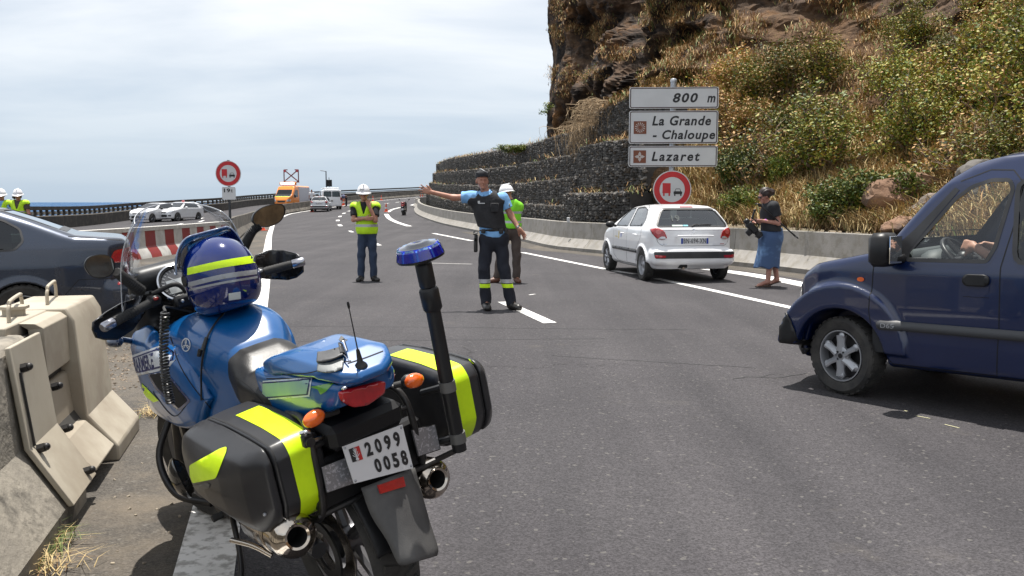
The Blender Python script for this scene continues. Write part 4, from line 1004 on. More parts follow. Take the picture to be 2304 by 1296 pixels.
# ---------------------------------------------------------------- white hatchback with its back to us
def hatchback(name, label, loc, rz, paint, h=.02, near=True, group=None, txt=True):
    S = [(-.50, .24), (-.60, .33), (-.635, .44), (-.63, .60), (-.585, .66), (-.57, .78), (-.535, .96), (-.44, 1.06), (-.22, 1.32), (-.05, 1.40), (.4, 1.435), (.9, 1.43), (1.35, 1.385), (1.72, 1.22), (2.25, .98), (2.65, .90), (3.0, .76), (3.15, .62), (3.21, .45), (3.16, .25), (2.9, .19), (.5, .19)]
    Q = [(0, .1), (.70, .15), (.785, .28), (.825, .50), (.828, .72), (.80, .93), (.755, 1.0), (.575, 1.33), (.47, 1.405), (.28, 1.445), (0, 1.46)]
    Pl = [(-.66, 0), (-.64, .35), (-.60, .58), (-.48, .73), (-.2, .81), (.4, .835), (2.3, .83), (2.8, .77), (3.05, .66), (3.18, .42), (3.23, 0), (3.23, -.2), (-.66, -.2)]
    def ex(P, d):
        d = smin(d, rbox(P, (-.47, 0, .46), (.17, .78, .145), .09)+.0, .05)            # bumper bulge
        for x in (0, 2.44): d = smin(d, np.maximum(np.maximum(np.abs(np.hypot(P[:, 0]-x, P[:, 2]-.30)-.335)-.018, np.abs(np.abs(P[:, 1])-.79)-.035), .36-P[:, 2]), .05)
        d = smax(d, -rbox(P, (-.70, 0, .76), (.14, .34, .075), .02), .02)               # plate recess
        return d
    c = Car(name, label, 'car', loc, rz, S, Q, Pl, [(0, .30, .325), (2.44, .30, .325)], paint, h, .11, group=group, extra=ex)
    lf = lambda p: p.y > .4; rt = lambda p: p.y < -.4
    f1 = [(1.02, .985), (1.84, .975), (1.70, 1.13), (1.36, 1.315), (1.08, 1.345)]; f2 = [(.13, 1.01), (.93, .99), (.98, 1.345), (.62, 1.355), (.30, 1.31), (.12, 1.13)]
    for d, sd in (('L', lf), ('R', rt)):
        for p in (f1, f2): c.window('side_window', d, p, CGLASS, sd, .003, .018)
    rg = [(-.67, 1.01), (.67, 1.01), (.61, 1.14), (.49, 1.33), (-.49, 1.33), (-.61, 1.14)]
    c.window('rear_window', 'B', rg, CGLASS, lambda p: p.x < .12 and p.z > .9, .003, .03, .06)
    c.window('windscreen', 'F', [(-.68, 1.0), (.68, 1.0), (.53, 1.36), (-.53, 1.36)], CGLASS, lambda p: p.x > 1.2 and p.z > .9, .003, .03, .06)
    for d in 'LR':
        c.seam(d, [(1.93, .95), (1.95, .7), (1.9, .38), (1.6, .27), (1.02, .25), (.98, .5), (.98, .98), (1.03, 1.38)]); c.seam(d, [(.98, .5), (.98, .25)]); c.seam(d, [(.98, .27), (.42, .27), (.36, .55), (.12, .78), (.08, 1.0), (.1, 1.15), (.3, 1.34), (.6, 1.39)])
        c.patch('side_moulding', d, rpoly([(.25, .50), (1.95, .50), (1.97, .56), (.25, .57)], .03), BLACKG, .012, .05, thick=.014)
        for x in (.33, 1.18):
            y = .86 if d == 'L' else -.86; MB().tube(crv([(x-.07, y*.955, .84), (x-.05, y*.995, .845), (x+.05, y*.995, .845), (x+.07, y*.955, .84)], 3), .014, 6).build('door_handle', paint, c.root)
    c.seam('B', rpoly([(-.60, .665), (.60, .665), (.68, .75), (.66, .95), (-.66, .95), (-.68, .75)], .05), .006)
    # bumper strip, lamps
    bs = c.patch('bumper_strip', 'B', rpoly([(-.74, .44), (.74, .44), (.76, .56), (-.76, .56)], .03), BLACKG, .006, .04)
    for sg in (1, -1):
        q = [(sg*x, z) for x, z in ((.56, .45), (.735, .45), (.745, .505), (.54, .495))]; c.patch('fog_reflector', 'B', q, REDL, .011, .03, parent=bs)
        lampp = [(sg*x, z) for x, z in ((.50, .80), (.60, .775), (.68, .80), (.735, .88), (.75, .965), (.66, .985), (.55, .93))]
        tl = c.patch('tail_lamp', 'B', rpoly(lampp, .03), REDL, .010, .02, thick=.01)
        c.patch('clear_lens', 'B', rpoly([(sg*.52, .79), (sg*.66, .79), (sg*.60, .835), (sg*.54, .83)], .01), CLEARL, .018, .02, parent=tl)
        c.patch('lamp_ring', 'B', [(sg*.645+.045*math.cos(a), .915+.042*math.sin(a)) for a in np.linspace(0, 2*PI, 14)[:-1]], mat('lamp_pink', (.55, .10, .10), .15, coat=1), .018, .02, parent=tl)
    gr = MB().tube([(-.655, -.34, .845), (-.668, -.2, .85), (-.668, .2, .85), (-.655, .34, .845)], .014, 8).build('boot_handle', paint, c.root)
    pl = MB().box((-.612, 0, .755), (.012, .52, .11), ch=.004).build('number_plate', PLATEW, c.root, 30)
    if txt:
        V, F = text_mesh('BN-694-XN', bold=.005, space=1.12); V = fit_text(V, .21, -.21, .712, .80); MB().add([(-.6205, v[0], v[1]) for v in V], F).build('lettering', INK, pl, 0)
        for y in (.24, -.24): MB().box((-.6195, y, .755), (.003, .035, .104)).build('blue_band', BLUEB, pl, 0)
    b3 = c.patch('high_brake_lamp', 'B', [(-.13, 1.352), (.13, 1.352), (.12, 1.372), (-.12, 1.372)], REDL, .006, .02)
    MB().tube([(-.50, .02, 1.02), (-.475, -.05, 1.045), (-.465, -.36, 1.05)], .008, 5).build('wiper', BLACKPL, c.root)
    for sg in (1, -1):
        mm = MB(); mm.sph((1.72, sg*.93, 1.0), (.07, .10, .07), 12); mm.cyl((1.74, sg*.80, .97), (1.72, sg*.90, .985), .025); mm.build('door_mirror', BLACKPL, c.root, 60)
    if near:
        c.patch('exhaust_recess', 'B', rpoly([(.10, .262), (.29, .262), (.27, .33), (.13, .33)], .02), INTER, .004, .03); MB().cyl((-.59, .19, .26), (-.3, .19, .26), .025).build('exhaust_pipe', STEEL, c.root)
        # lion-like emblem simplified to its rearing outline, model lettering
        lg = [(-.010, .912), (.004, .94), (-.012, .95), (.0, .962), (.022, .955), (.014, .935), (.03, .93), (.03, .915), (.018, .92), (.008, .905), (.02, .893), (.008, .888), (-.004, .90), (-.022, .888), (-.03, .893)]
        c.patch('emblem', 'B', [(-x*1.5, .92+(z-.92)*1.3) for x, z in lg][::-1], CHROME, .006, .02)
        c.text('lettering', 'B', 'URBAN', .50, .62, .685, .707, CHROME, flip=True) if False else None
        c.patch('badge', 'B', [(.50, .69), (.62, .69), (.62, .702), (.50, .702)], CHROME, .004, .03); c.patch('badge', 'B', [(-.50, .69), (-.58, .69), (-.58, .702), (-.50, .702)], REDL, .004, .03)
        V, F = text_mesh('19', bold=.02); V = fit_text(V, .36, .20, 1.10, 1.21)
        MB().add(project(c.bvh, V, c.view('B')[0], c.view('B')[1], .004), F).build('window_number', mat('grey_print', (.05, .06, .06), .5), c.root, 0)
        st = c.patch('window_sticker', 'B', [(.18, 1.015), (.38, 1.015), (.38, 1.04), (.18, 1.04)], mat('sticker', (.5, .6, .55), .5), .004, .03); c.patch('window_sticker', 'B', [(.08, 1.015), (.17, 1.015), (.17, 1.04), (.08, 1.04)], mat('sticker_blue', (.2, .5, .6), .5), .004, .03)
        em = mat('gold_print', (.55, .42, .12), .5); c.patch('door_print', 'L', rpoly([(1.50, .72), (1.56, .72), (1.57, .88), (1.51, .88)], .02), em, .002, .03, parent=None); c.patch('door_print', 'L', [(1.34, .76), (1.40, .76), (1.40, .84), (1.34, .84)], mat('print_blue', (.15, .2, .5), .5), .002, .03); c.patch('door_print', 'L', [(1.62, .75), (1.82, .75), (1.82, .765), (1.62, .765)], em, .002, .03)
    c.finish()
    m = MB(); m.box((1.2, 0, .32), (3.0, 1.3, .2)); m.box((.2, 0, .86), (.9, 1.45, .04)); m.box((2.05, 0, .84), (.5, 1.4, .22), ch=.05); m.build('interior', INTER, c.root, 30)
    seats(c.root, (1.25, .45), .5, ys=(-.35, .35))
    for x in (0, 2.44):
        for y in (.72, -.72): wheel(c.root, x, y, .285, .175, '7' if x else 'steel', 1 if y > 0 else -1, ALLOY if x else GREYMET, .0)
    return c.root
A_ = R(9.0); hatchback('hatchback', 'white hatchback stopped askew with a big 19 behind its rear window and black bumper strip', (3.20, 16.25, 0), PI/2+A_, WHITEP)
SILV = mat('silver_paint', (.45, .46, .48), .3, .4, coat=.8)
p_ = gp(717, 477); sr = hatchback('hatchback', 'silver hatchback seen from behind far off beside the open white van', p_+Vector((0, .5, 0)), PI/2+R(6), SILV, .04, False)
sr.scale = (1.05, 1, 1)
# the two white cars that face us on the far carriageway
def facing_car(label, loc, rz, var):
    S = [(-.9, .25), (-.95, .6), (-.85, 1.0), (-.45, 1.3), (0, 1.44), (.9, 1.47), (1.4, 1.40), (2.2, 1.02), (2.9, .88), (3.3, .72), (3.42, .5), (3.38, .22), (2.9, .18), (0, .18)]
    Q = [(0, .1), (.75, .15), (.85, .3), (.88, .6), (.86, .95), (.82, 1.02), (.62, 1.40), (.5, 1.46), (0, 1.50)]
    Pl = [(-1, 0), (-.95, .6), (-.7, .83), (0, .88), (2.6, .88), (3.0, .8), (3.3, .6), (3.45, 0), (3.45, -.2), (-1, -.2)]
    c = Car('white_car', label, 'car', loc, rz, S, Q, Pl, [(0, .32, .35), (2.6, .32, .35)], WHITEP, .035, .13, group=None)
    for d, sd in (('L', lambda p: p.y > .4), ('R', lambda p: p.y < -.4)): c.window('side_window', d, [(-.1, 1.02), (1.9, 1.02), (1.35, 1.36), (.2, 1.38)], DGLASS, sd)
    c.window('windscreen', 'F', [(-.72, 1.04), (.72, 1.04), (.57, 1.38), (-.57, 1.38)], DGLASS, lambda p: p.x > 1.0 and p.z > .95)
    for sg in (1, -1):
        c.patch('headlamp', 'F', rpoly([(sg*.46, .66), (sg*.80, .70), (sg*.78, .82), (sg*.55, .77)], .03), CLEARL, .01, .04); c.patch('fog_lamp', 'F', rpoly([(sg*.5, .38), (sg*.68, .38), (sg*.66, .48), (sg*.5, .48)], .02), BLACKG, .01, .04)
        mm = MB(); mm.sph((1.75, sg*.98, 1.02), (.08, .12, .08), 10); mm.build('door_mirror', WHITEP if var else BLACKPL, c.root, 60)
    c.patch('grille', 'F', rpoly([(-.42, .33), (.42, .33), (.40, .50), (-.40, .50)], .04), BLACKG, .008, .05); c.patch('upper_grille', 'F', rpoly([(-.3, .62), (.3, .62), (.34, .70), (-.34, .70)], .02), BLACKG, .008, .05)
    c.patch('number_plate', 'F', [(-.26, .5), (.26, .5), (.26, .6), (-.26, .6)], PLATEW, .02, .05); c.finish()
    for x in (0, 2.6):
        for y in (.77, -.77): wheel(c.root, x, y, .31, .19, '5', 1 if y > 0 else -1)
    MB().box((.8, 0, .5), (3, 1.4, .5)).build('interior', INTER, c.root, 0)
    if var: MB().sph((.7, 0, 1.5), (.12, .12, .08), 8).build('roof_aerial', REDL, c.root)
    return c.root
q_ = gp(331, 501); facing_car('white car facing us on the far carriageway, the left one of two', q_+Vector((.3, 2.6, 0)), -PI/2+R(-14), 0)
q_ = gp(388, 498); facing_car('white car facing us on the far carriageway, the right one seen through the windshield', q_+Vector((.3, 2.6, 0)), -PI/2+R(-14), 1)
# ---------------------------------------------------------------- dark saloon on the left
def saloon():
    PT = mat('dark_blue_grey_paint', (.026, .036, .060), .28, .5, coat=.9, c2=(.024, .032, .053), ns=3)
    S = [(-.95, .24), (-1.03, .35), (-1.06, .55), (-1.03, .66), (-1.03, .86), (-1.0, 1.04), (-.93, 1.075), (-.48, 1.115), (-.1, 1.27), (.22, 1.385), (.75, 1.465), (1.5, 1.46), (1.95, 1.38), (2.75, 1.02), (3.5, .88), (3.72, .7), (3.8, .45), (3.7, .2), (.5, .18)]
    Q = [(0, .1), (.80, .16), (.88, .3), (.905, .58), (.90, .80), (.865, .98), (.82, 1.05), (.64, 1.37), (.54, 1.45), (.3, 1.49), (0, 1.50)]
    Pl = [(-1.08, 0), (-1.06, .45), (-.98, .70), (-.8, .84), (-.3, .905), (2.8, .91), (3.3, .82), (3.65, .6), (3.82, 0), (3.82, -.2), (-1.08, -.2)]
    def ex(P, d):
        for x in (0, 2.7): d = smin(d, np.maximum(np.maximum(np.abs(np.hypot(P[:, 0]-x, P[:, 2]-.31)-.345)-.015, np.abs(np.abs(P[:, 1])-.875)-.03), .38-P[:, 2]), .05)
        return smin(d, rbox(P, (-.9, 0, .47), (.17, .87, .17), .1), .05)
    c = Car('saloon_car', 'dark blue-grey saloon cut off by the left edge, its tail behind the motorcycle mirror', 'car', (-5.25, 9.40, 0), PI+R(25), S, Q, Pl, [(0, .31, .335), (2.7, .31, .335)], PT, .02, .10, extra=ex)
    for d, sd in (('L', lambda p: p.y > .4), ('R', lambda p: p.y < -.4)):
        c.window('side_window', d, [(.06, .975), (-.02, 1.06), (.01, 1.18), (.15, 1.265), (.42, 1.345), (.42, .965)], DGLASS, sd, .004, .02, .03)
        c.window('side_window', d, [(.47, .965), (1.30, .955), (1.30, 1.385), (.9, 1.395), (.47, 1.36)], DGLASS, sd, .004, .02, .03); c.window('side_window', d, [(1.38, .955), (2.35, .95), (2.0, 1.2), (1.7, 1.35), (1.38, 1.385)], DGLASS, sd, .004, .02, .03)
        c.seam(d, [(.36, 1.4), (.42, .96), (.36, .7), (.36, .62), (.42, .3), (1.3, .26), (1.34, .9)]); c.seam(d, [(-1.0, .66), (-.5, .66), (-.36, .5)]); c.seam(d, [(-.94, 1.05), (-.42, 1.10)])
        c.patch('side_moulding', d, rpoly([(.45, .50), (2.3, .50), (2.3, .55), (.45, .55)], .02), PT, .008, .06)
    c.window('rear_window', 'B', [(-.66, 1.16), (.66, 1.16), (.56, 1.38), (-.56, 1.38)], DGLASS, lambda p: -.45 < p.x < .5 and p.z > 1.1, .003, .03, .05)
    c.window('windscreen', 'F', [(-.72, 1.06), (.72, 1.06), (.57, 1.38), (-.57, 1.38)], DGLASS, lambda p: p.x > 1.5 and p.z > .95, .003, .03, .05)
    for d in 'LR': c.patch('tail_lamp', d, rpoly([(-1.05, .83), (-.78, .82), (-.84, .95), (-1.05, .985)], .03), REDL, .006, .03)
    for sg in (1, -1): c.patch('tail_lamp', 'B', rpoly([(sg*.42, .82), (sg*.66, .82), (sg*.66, .97), (sg*.45, .96)], .03), REDL, .006, .03)
    c.patch('number_plate', 'B', [(-.26, .70), (.26, .70), (.26, .81), (-.26, .81)], PLATEW, .006, .05)
    for d in 'LR': c.patch('side_reflector', d, rpoly([(-.98, .60), (-.86, .59), (-.86, .62), (-.98, .64)], .01), REDL, .006, .03)
    c.finish()
    for x in (0, 2.7):
        for y in (.80, -.80): wheel(c.root, x, y, .315, .2, '5', 1 if y > 0 else -1)
    MB().box((1.2, 0, .55), (3.4, 1.5, .55)).build('interior', INTER, c.root, 0); seats(c.root, (1.5, .55), .48)
saloon()
# ---------------------------------------------------------------- blue van, driver
def blue_van():
    PT = mat('royal_blue_paint', (.0006, .009, .050), .3, 0, coat=.7, c2=(.0008, .010, .056), ns=2)
    A = R(40); L_ = Vector((-math.cos(A), -math.sin(A), 0)); w0 = gp(1893, 888); loc = w0-L_*.78
    S = [(-.4, .25), (.3, .22), (.55, .26), (.60, .40), (.61, .56), (.57, .66), (.55, .76), (.46, .88), (.25, .985), (-.05, 1.045), (-.30, 1.10), (-.46, 1.31), (-.58, 1.46), (-.72, 1.60), (-.86, 1.69), (-1.05, 1.755), (-1.4, 1.80), (-2.0, 1.82), (-2.9, 1.79), (-3.0, 1.65), (-3.08, .9), (-3.1, .4), (-3.0, .26)]
    Q = [(0, .15), (.74, .18), (.80, .28), (.835, .45), (.842, .70), (.832, .95), (.81, 1.04), (.70, 1.56), (.62, 1.73), (.45, 1.80), (0, 1.83)]
    Pl = [(.64, 0), (.61, .30), (.51, .52), (.38, .68), (.20, .79), (0, .842), (-.4, .845), (-2.8, .845), (-3.1, .78), (-3.12, 0), (-3.12, -.2), (.7, -.2)]
    def ex(P, d):
        return smin(d, np.maximum(np.maximum(np.abs(np.hypot(P[:, 0]+.0, P[:, 2]-.33)-.42)-.09, np.abs(np.abs(P[:, 1])-.80)-.052), .36-P[:, 2]), .05)
    c = Car('van', 'dark blue van crossing on the right with a driver reaching for the wheel', 'van', loc, PI/2+A, S, Q, Pl, [(0, .30, .355), (-2.55, .30, .36)], PT, .0165, .07, pitch=R(1.5), extra=ex)
    win = [(-.49, 1.035), (-1.02, 1.035), (-1.065, 1.13), (-1.135, 1.51), (-1.11, 1.565), (-1.0, 1.57), (-.88, 1.53), (-.78, 1.45), (-.62, 1.24), (-.50, 1.09)]
    for d, sd in (('L', lambda p: p.y > .4), ('R', lambda p: p.y < -.4)):
        c.window('door_window', d, win, glass('clear_glass', (.80, .84, .82)), sd, .005, .026, .02)
        c.window('side_window', d, [(-1.19, 1.03), (-2.0, 1.03), (-2.0, 1.55), (-1.16, 1.56)], DGLASS, sd, .006, .03, .07)
        c.seam(d, [(-.36, 1.12), (-.26, 1.06), (-.245, .66), (-.29, .40), (-.40, .285), (-1.10, .285), (-1.115, .6), (-1.11, 1.0), (-1.17, 1.30), (-1.19, 1.55), (-1.12, 1.63), (-.98, 1.64), (-.80, 1.57)]); c.seam(d, [(-1.12, .28), (-2.05, .28), (-2.05, 1.0)])
        md = c.patch('side_moulding', d, rrect(-3.0, .535, -.31, .60, .03), mat('grey_moulding', (.045, .047, .052), .5), .014, .05, thick=.016)
        if d == 'L': V, F = text_mesh('D65', bold=.0); V = fit_text(V, -.345, -.44, .550, .582); MB().add(project(c.bvh, V, c.view('L')[0], c.view('L')[1], .024), F).build('lettering', GREYMET, c.root, 0)
        c.patch('side_indicator', d, [(-.165+.028*math.cos(a), .885+.017*math.sin(a)) for a in np.linspace(0, 2*PI, 12)[:-1]], ORANGEL, .008, .02)
        y = .832 if d == 'L' else -.832
        for x0 in (-.96, -1.34):
            c.patch('handle_recess', d, rrect(x0-.09, .80, x0+.075, .945, .06), PT, .003, .02); c.patch('door_handle', d, rrect(x0-.09, .872, x0+.075, .95, .035), BLACKPL, .014, .02, thick=.02)
            c.seam(d, [(x0-.09, .80), (x0+.075, .80)], .004)
        c.patch('a_pillar_trim', d, [(-.36, 1.045), (-.49, 1.035), (-.50, 1.10), (-.60, 1.24), (-.80, 1.51), (-.77, 1.53), (-.53, 1.25), (-.40, 1.12)], BLACKG, .004, .03)
        c.seam(d, [(-.28, 1.115), (-.44, 1.34), (-.57, 1.51), (-.70, 1.63), (-.9, 1.715), (-1.2, 1.765), (-2.8, 1.79)], .012)
        c.patch('bumper_side', d, rpoly([(.36, .26), (.75, .26), (.75, .60), (.42, .60), (.34, .45)], .03), BLACKPL, .012, .03, thick=.015); c.patch('front_indicator', d, rpoly([(.42, .61), (.75, .61), (.75, .70), (.44, .69)], .02), ORANGEL, .006, .03)
        c.patch('headlamp', d, rpoly([(.42, .70), (.70, .70), (.66, .84), (.44, .80)], .03), CLEARL, .006, .03)
    c.window('windscreen', 'F', [(-.70, 1.13), (.70, 1.13), (.57, 1.64), (-.57, 1.64)], glass('clear_glass'), lambda p: p.x > -1.05 and p.z > 1.09 and p.x < -.15, .004, .03, .05)
    c.patch('bumper_front', 'F', rpoly([(-.6, .26), (.6, .26), (.6, .58), (-.6, .58)], .03), BLACKPL, .012, .05, thick=.015)
    # fuel stain, sill
    c.finish(); root = c.root
    m = MB(); m.box((-1.7, 0, .34), (2.5, 1.4, .08)); m.box((-.42, 0, .90), (.42, 1.5, .28), ch=.08); m.box((-.9, -.79, .66), (1.3, .05, .66)); m.box((-.9, .79, .66), (1.3, .03, .60)); m.build('interior', INTER, root, 30)
    m = MB(); m.tube([(-.27, -.6, 1.055), (-.4, 0, 1.075), (-.4, .6, 1.055)], .05, 8, flat=.5); m.sph((-.52, .36, 1.0), (.13, .2, .10), 12); m.build('dashboard', mat('dash_plastic', (.05, .06, .062), .6), root, 50)
    sw_ = MB(); C0 = Vector((-.70, .37, 1.03)); nrm = Vector((-.72, 0, .70)).normalized(); a1 = Vector((0, 1, 0)); a2 = nrm.cross(a1)
    ring = [C0+(a1*math.cos(t)+a2*math.sin(t))*.19 for t in np.linspace(0, 2*PI, 37)]; sw_.tube(ring, .017, 8, cap=False)
    for t in (0, PI, -PI/2*1): sw_.tube([C0, C0+(a1*math.cos(t)+a2*math.sin(t))*.18], .02, 6)
    sw_.sph(C0, (.06, .07, .06), 10); sw_.build('steering_wheel', BLACKPL, root, 60)
    MB().box((-1.0, .12, 1.50), (.04, .24, .11), ch=.02).build('rear_view_mirror', BLACKPL, root); MB().box((-1.0, -.5, 1.56), (.04, .4, .12), ch=.02).build('sun_visor', BLACKPL, root)
    seats(root, (-1.3,), .62, ys=(-.4, .4)); seats(root, (-2.1,), .62, ys=(-.4, .4))
    # mirror
    mm = MB(); mm.box((-.40, .955, 1.11), (.15, .215, .235), ch=.055); mm.box((-.45, .85, 1.045), (.08, .2, .06), ch=.02); o = mm.build('door_mirror', BLACKPL, root, 60)
    MB().box((-.485, .955, 1.11), (.008, .17, .19), ch=.003).build('mirror_glass', mat('mirror_glass', (.7, .72, .75), .02, 1), o); mm = MB(); mm.sph((-.44, -.965, 1.10), (.06, .115, .125), 12); mm.build('door_mirror', BLACKPL, root, 60)
    RM = mat('wheel_silver', (.40, .41, .43), .38, .6, c2=(.34, .35, .37), ns=8)
    wheel(root, 0, .70, .295, .185, 'star6', 1, RM, R(-12)); wheel(root, 0, -.70, .295, .185, 'star6', -1, RM, R(-12)); wheel(root, -2.55, .72, .295, .185, 'star6', 1, RM); wheel(root, -2.55, -.72, .295, .185, 'star6', -1, RM)
    return root
VAN = blue_van()
# ================================================================ SIGNS, CONES, STREET FURNITURE
SIGNW = mat('sign_white', (.55, .56, .57), .4, c2=(.50, .51, .52), ns=2)
SIGNR = mat('sign_red', (.50, .015, .02), .4, c2=(.42, .012, .016), ns=3)
SIGNBR = mat('sign_brown', (.16, .045, .018), .45)
RIM = mat('sign_border', (.05, .022, .02), .45)
def face(y=0): return lambda v: (v[0], y, v[1])
def flat(m, poly, y, mi=0): return m.add([(p[0], y, p[1]) for p in poly], [tuple(range(len(poly)))], mi)
def ringp(r, n=40): return [(r*math.cos(2*PI*k/n), r*math.sin(2*PI*k/n)) for k in range(n)]
def slab(pts, y0, y1):
    m = MB(); n = len(pts); m.add([(x, y0, z) for x, z in pts]+[(x, y1, z) for x, z in pts], [tuple(range(n)), tuple(range(n, 2*n))[::-1]]+[(i, (i+1) % n, n+(i+1) % n, n+i) for i in range(n)]); return m
def round_sign(root, z, r, y=-.09):
    M = TR((0, 0, z)); d = slab(ringp(r), y, y+.02).build('disc', SIGNW, root, 30, M=M)
    n = 48; a = ringp(r*.95, n); b = ringp(r*.66, n); ring = MB().add([(p[0], y-.003, p[1]) for p in a+b], [(i, (i+1) % n, n+(i+1) % n, n+i) for i in range(n)]).build('red_ring', SIGNR, d, 0)
    L = r/.425
    tk = MB(); flat(tk, [(-.225, -.10), (-.03, -.10), (-.03, .15), (-.22, .15)], y-.003)
    tk = MB(); flat(tk, [(-.215*L, -.08*L), (-.035*L, -.08*L), (-.035*L, .145*L), (-.215*L, .145*L)], y-.004); flat(tk, [(-.20*L, -.14*L), (-.165*L, -.14*L), (-.165*L, -.08*L), (-.20*L, -.08*L)], y-.004); flat(tk, [(-.08*L, -.14*L), (-.045*L, -.14*L), (-.045*L, -.08*L), (-.08*L, -.08*L)], y-.004)
    tk.build('lorry_symbol', SIGNR, d, 0)
    c = MB(); q = lambda P: [(x*L, z_*L) for x, z_ in P]
    flat(c, q([(.035, -.10), (.22, -.10), (.225, -.05), (.20, -.035), (.055, -.035), (.03, -.05)]), y-.004); flat(c, q([(.045, -.14), (.075, -.14), (.075, -.10), (.045, -.10)]), y-.004); flat(c, q([(.18, -.14), (.21, -.14), (.21, -.10), (.18, -.10)]), y-.004)
    flat(c, q([(.055, -.035), (.07, -.035), (.088, .012), (.082, .024)]), y-.004); flat(c, q([(.20, -.035), (.173, .024), (.167, .012), (.185, -.035)]), y-.004); flat(c, q([(.088, .012), (.167, .012), (.173, .024), (.082, .024)]), y-.004)
    c.build('car_symbol', INK, d, 0); return d
def sign_text(parent, txt, x0, x1, z0, z1, y, shear=.0, m=INK, bold=.02, space=1.1):
    V, F = text_mesh(txt, bold=bold, shear=shear, space=space); V = fit_text(V, x0, x1, z0, z1); return MB().add([(v[0], y, v[1]) for v in V], F).build('lettering', m, parent, 0)
# left sign
t = thing('road_sign', 'round no overtaking for lorries sign with a 19t plate on the median barrier', 'road sign', at(518, 499, 30.6)); t.location.z = .84
m = MB().box((0, 0, 1.03), (.08, .06, 2.1), ch=.01); m.box((0, 0, .02), (.22, .2, .03)); m.build('post', mat('dark_post', (.05, .053, .058), .5, .5), t)
round_sign(t, 1.61, .445, -.055); d = slab(rrect(-.235, .70, .235, 1.145, .04), -.055, -.035).build('plate', SIGNW, t, 30); sign_text(d, '19', -.17, .055, .95, 1.09, -.059, bold=.035); sign_text(d, 't', .08, .135, .95, 1.07, -.059, bold=.03)
# right sign
t = thing('direction_sign', 'tall post with three grey-white place name boards above a round lorry sign', 'road sign', (4.10, 22.4, .2), R(-3))
m = MB().cyl((0, 0, -.3), (0, 0, 4.30), .075, n=20); m.build('post', GREYMET, t, 40); MB().lathe([(.085, 4.28), (.085, 4.34), (.06, 4.37), (0, 4.37)], 20).build('post_cap', GREYMET, t, 40)
def board(z0, z1):
    m = slab(rrect(-1.12, z0, 1.12, z1, .05), -.13, -.10).build('board', SIGNW, t, 30)
    a = rrect(-1.10, z0+.015, 1.10, z1-.015, .045, 5); b = rrect(-1.078, z0+.037, 1.078, z1-.037, .03, 5); n = len(a)
    MB().add([(p[0], -.134, p[1]) for p in a+b], [(i, (i+1) % n, n+(i+1) % n, n+i) for i in range(n)]).build('border', RIM, m, 0)
    for zz in (z0+.12, z1-.12): MB().box((0, -.085, zz), (1.9, .04, .05)).build('bracket', GREYMET, m, 0)
    return m
Z_ = lambda py: 1.45-.2+(455-py)*22.3/1950
b1 = board(Z_(248.5), Z_(202)); sign_text(b1, '800', -.03, .60, Z_(236), Z_(215), -.134, .22, space=1.2, bold=.03); sign_text(b1, 'm', .83, 1.04, Z_(236), Z_(221.5), -.134, .22, bold=.03)
b2 = board(Z_(325.5), Z_(253.5)); sign_text(b2, 'La Grande', -.54, .94, Z_(286), Z_(264.5), -.134, .22, space=1.12, bold=.028); sign_text(b2, '- Chaloupe', -.52, 1.05, Z_(322), Z_(295.5), -.134, .22, space=1.12, bold=.028)
b3 = board(Z_(376.5), Z_(330.5)); sign_text(b3, 'Lazaret', -.54, .68, Z_(364), Z_(343), -.134, .22, space=1.25, bold=.028)
for bb, zc, kind in ((b2, Z_(290), 0), (b3, Z_(354), 1)):
    q = slab([(-1.0, zc-.16), (-.68, zc-.16), (-.68, zc+.16), (-1.0, zc+.16)], -.137, -.131).build('pictogram', SIGNBR, bb, 0); m = MB(); cx = -.84
    if kind == 0:
        for k in range(14):
            a = 2*PI*k/14; c, s = math.cos(a), math.sin(a); flat(m, [(cx+c*.035, zc+s*.035), (cx+math.cos(a+.10)*.13, zc+math.sin(a+.10)*.13), (cx+math.cos(a+.30)*.13, zc+math.sin(a+.30)*.13)], -.139)
    else:
        n = 40; o_ = [(cx+(.085+.045*math.cos(4*2*PI*i/n)**3)*math.cos(2*PI*i/n), zc+(.085+.045*math.cos(4*2*PI*i/n)**3)*math.sin(2*PI*i/n)) for i in range(n)]; i_ = [(cx+.018*math.cos(2*PI*i/n), zc+.018*math.sin(2*PI*i/n)) for i in range(n)]
        m.add([(p[0], -.139, p[1]) for p in o_+i_], [(i, (i+1) % n, n+(i+1) % n, n+i) for i in range(n)])
    m.build('symbol', mat('sign_symbol', (.42, .38, .36), .5), q, 0)
rs = round_sign(t, Z_(427), .485, -.10); MB().tube([(-.36, -.106, Z_(427)-.36), (.0, -.106, Z_(427)+.05)], .004, 3).build('scratch', SIGNW, rs, 0)
t = thing('delineator', 'small pale marker stub on top of the concrete barrier by the gabions', 'marker', at(1279, 490, 26.6)); t.location.z = .84
MB().box((0, 0, .07), (.09, .05, .16), ch=.01).build('stub', SIGNW, t)
# street lamp
lp = at(735, 461, 150); lp.z = hgt(lp.x, lp.y)-1; t = thing('street_lamp', 'lone street lamp with a single arm above the far bend', 'street lamp', lp)
top = at(735, 385, 150).z-lp.z; m = MB().cyl((0, 0, 0), (0, 0, top), .11, .09, 8); m.build('pole', mat('lamp_pole', (.10, .10, .11), .6, .3), t); MB().tube([(0, 0, top-.05), (-.95, 0, top+.1)], .06, 6).build('lamp_head', MATS['lamp_pole'], t)
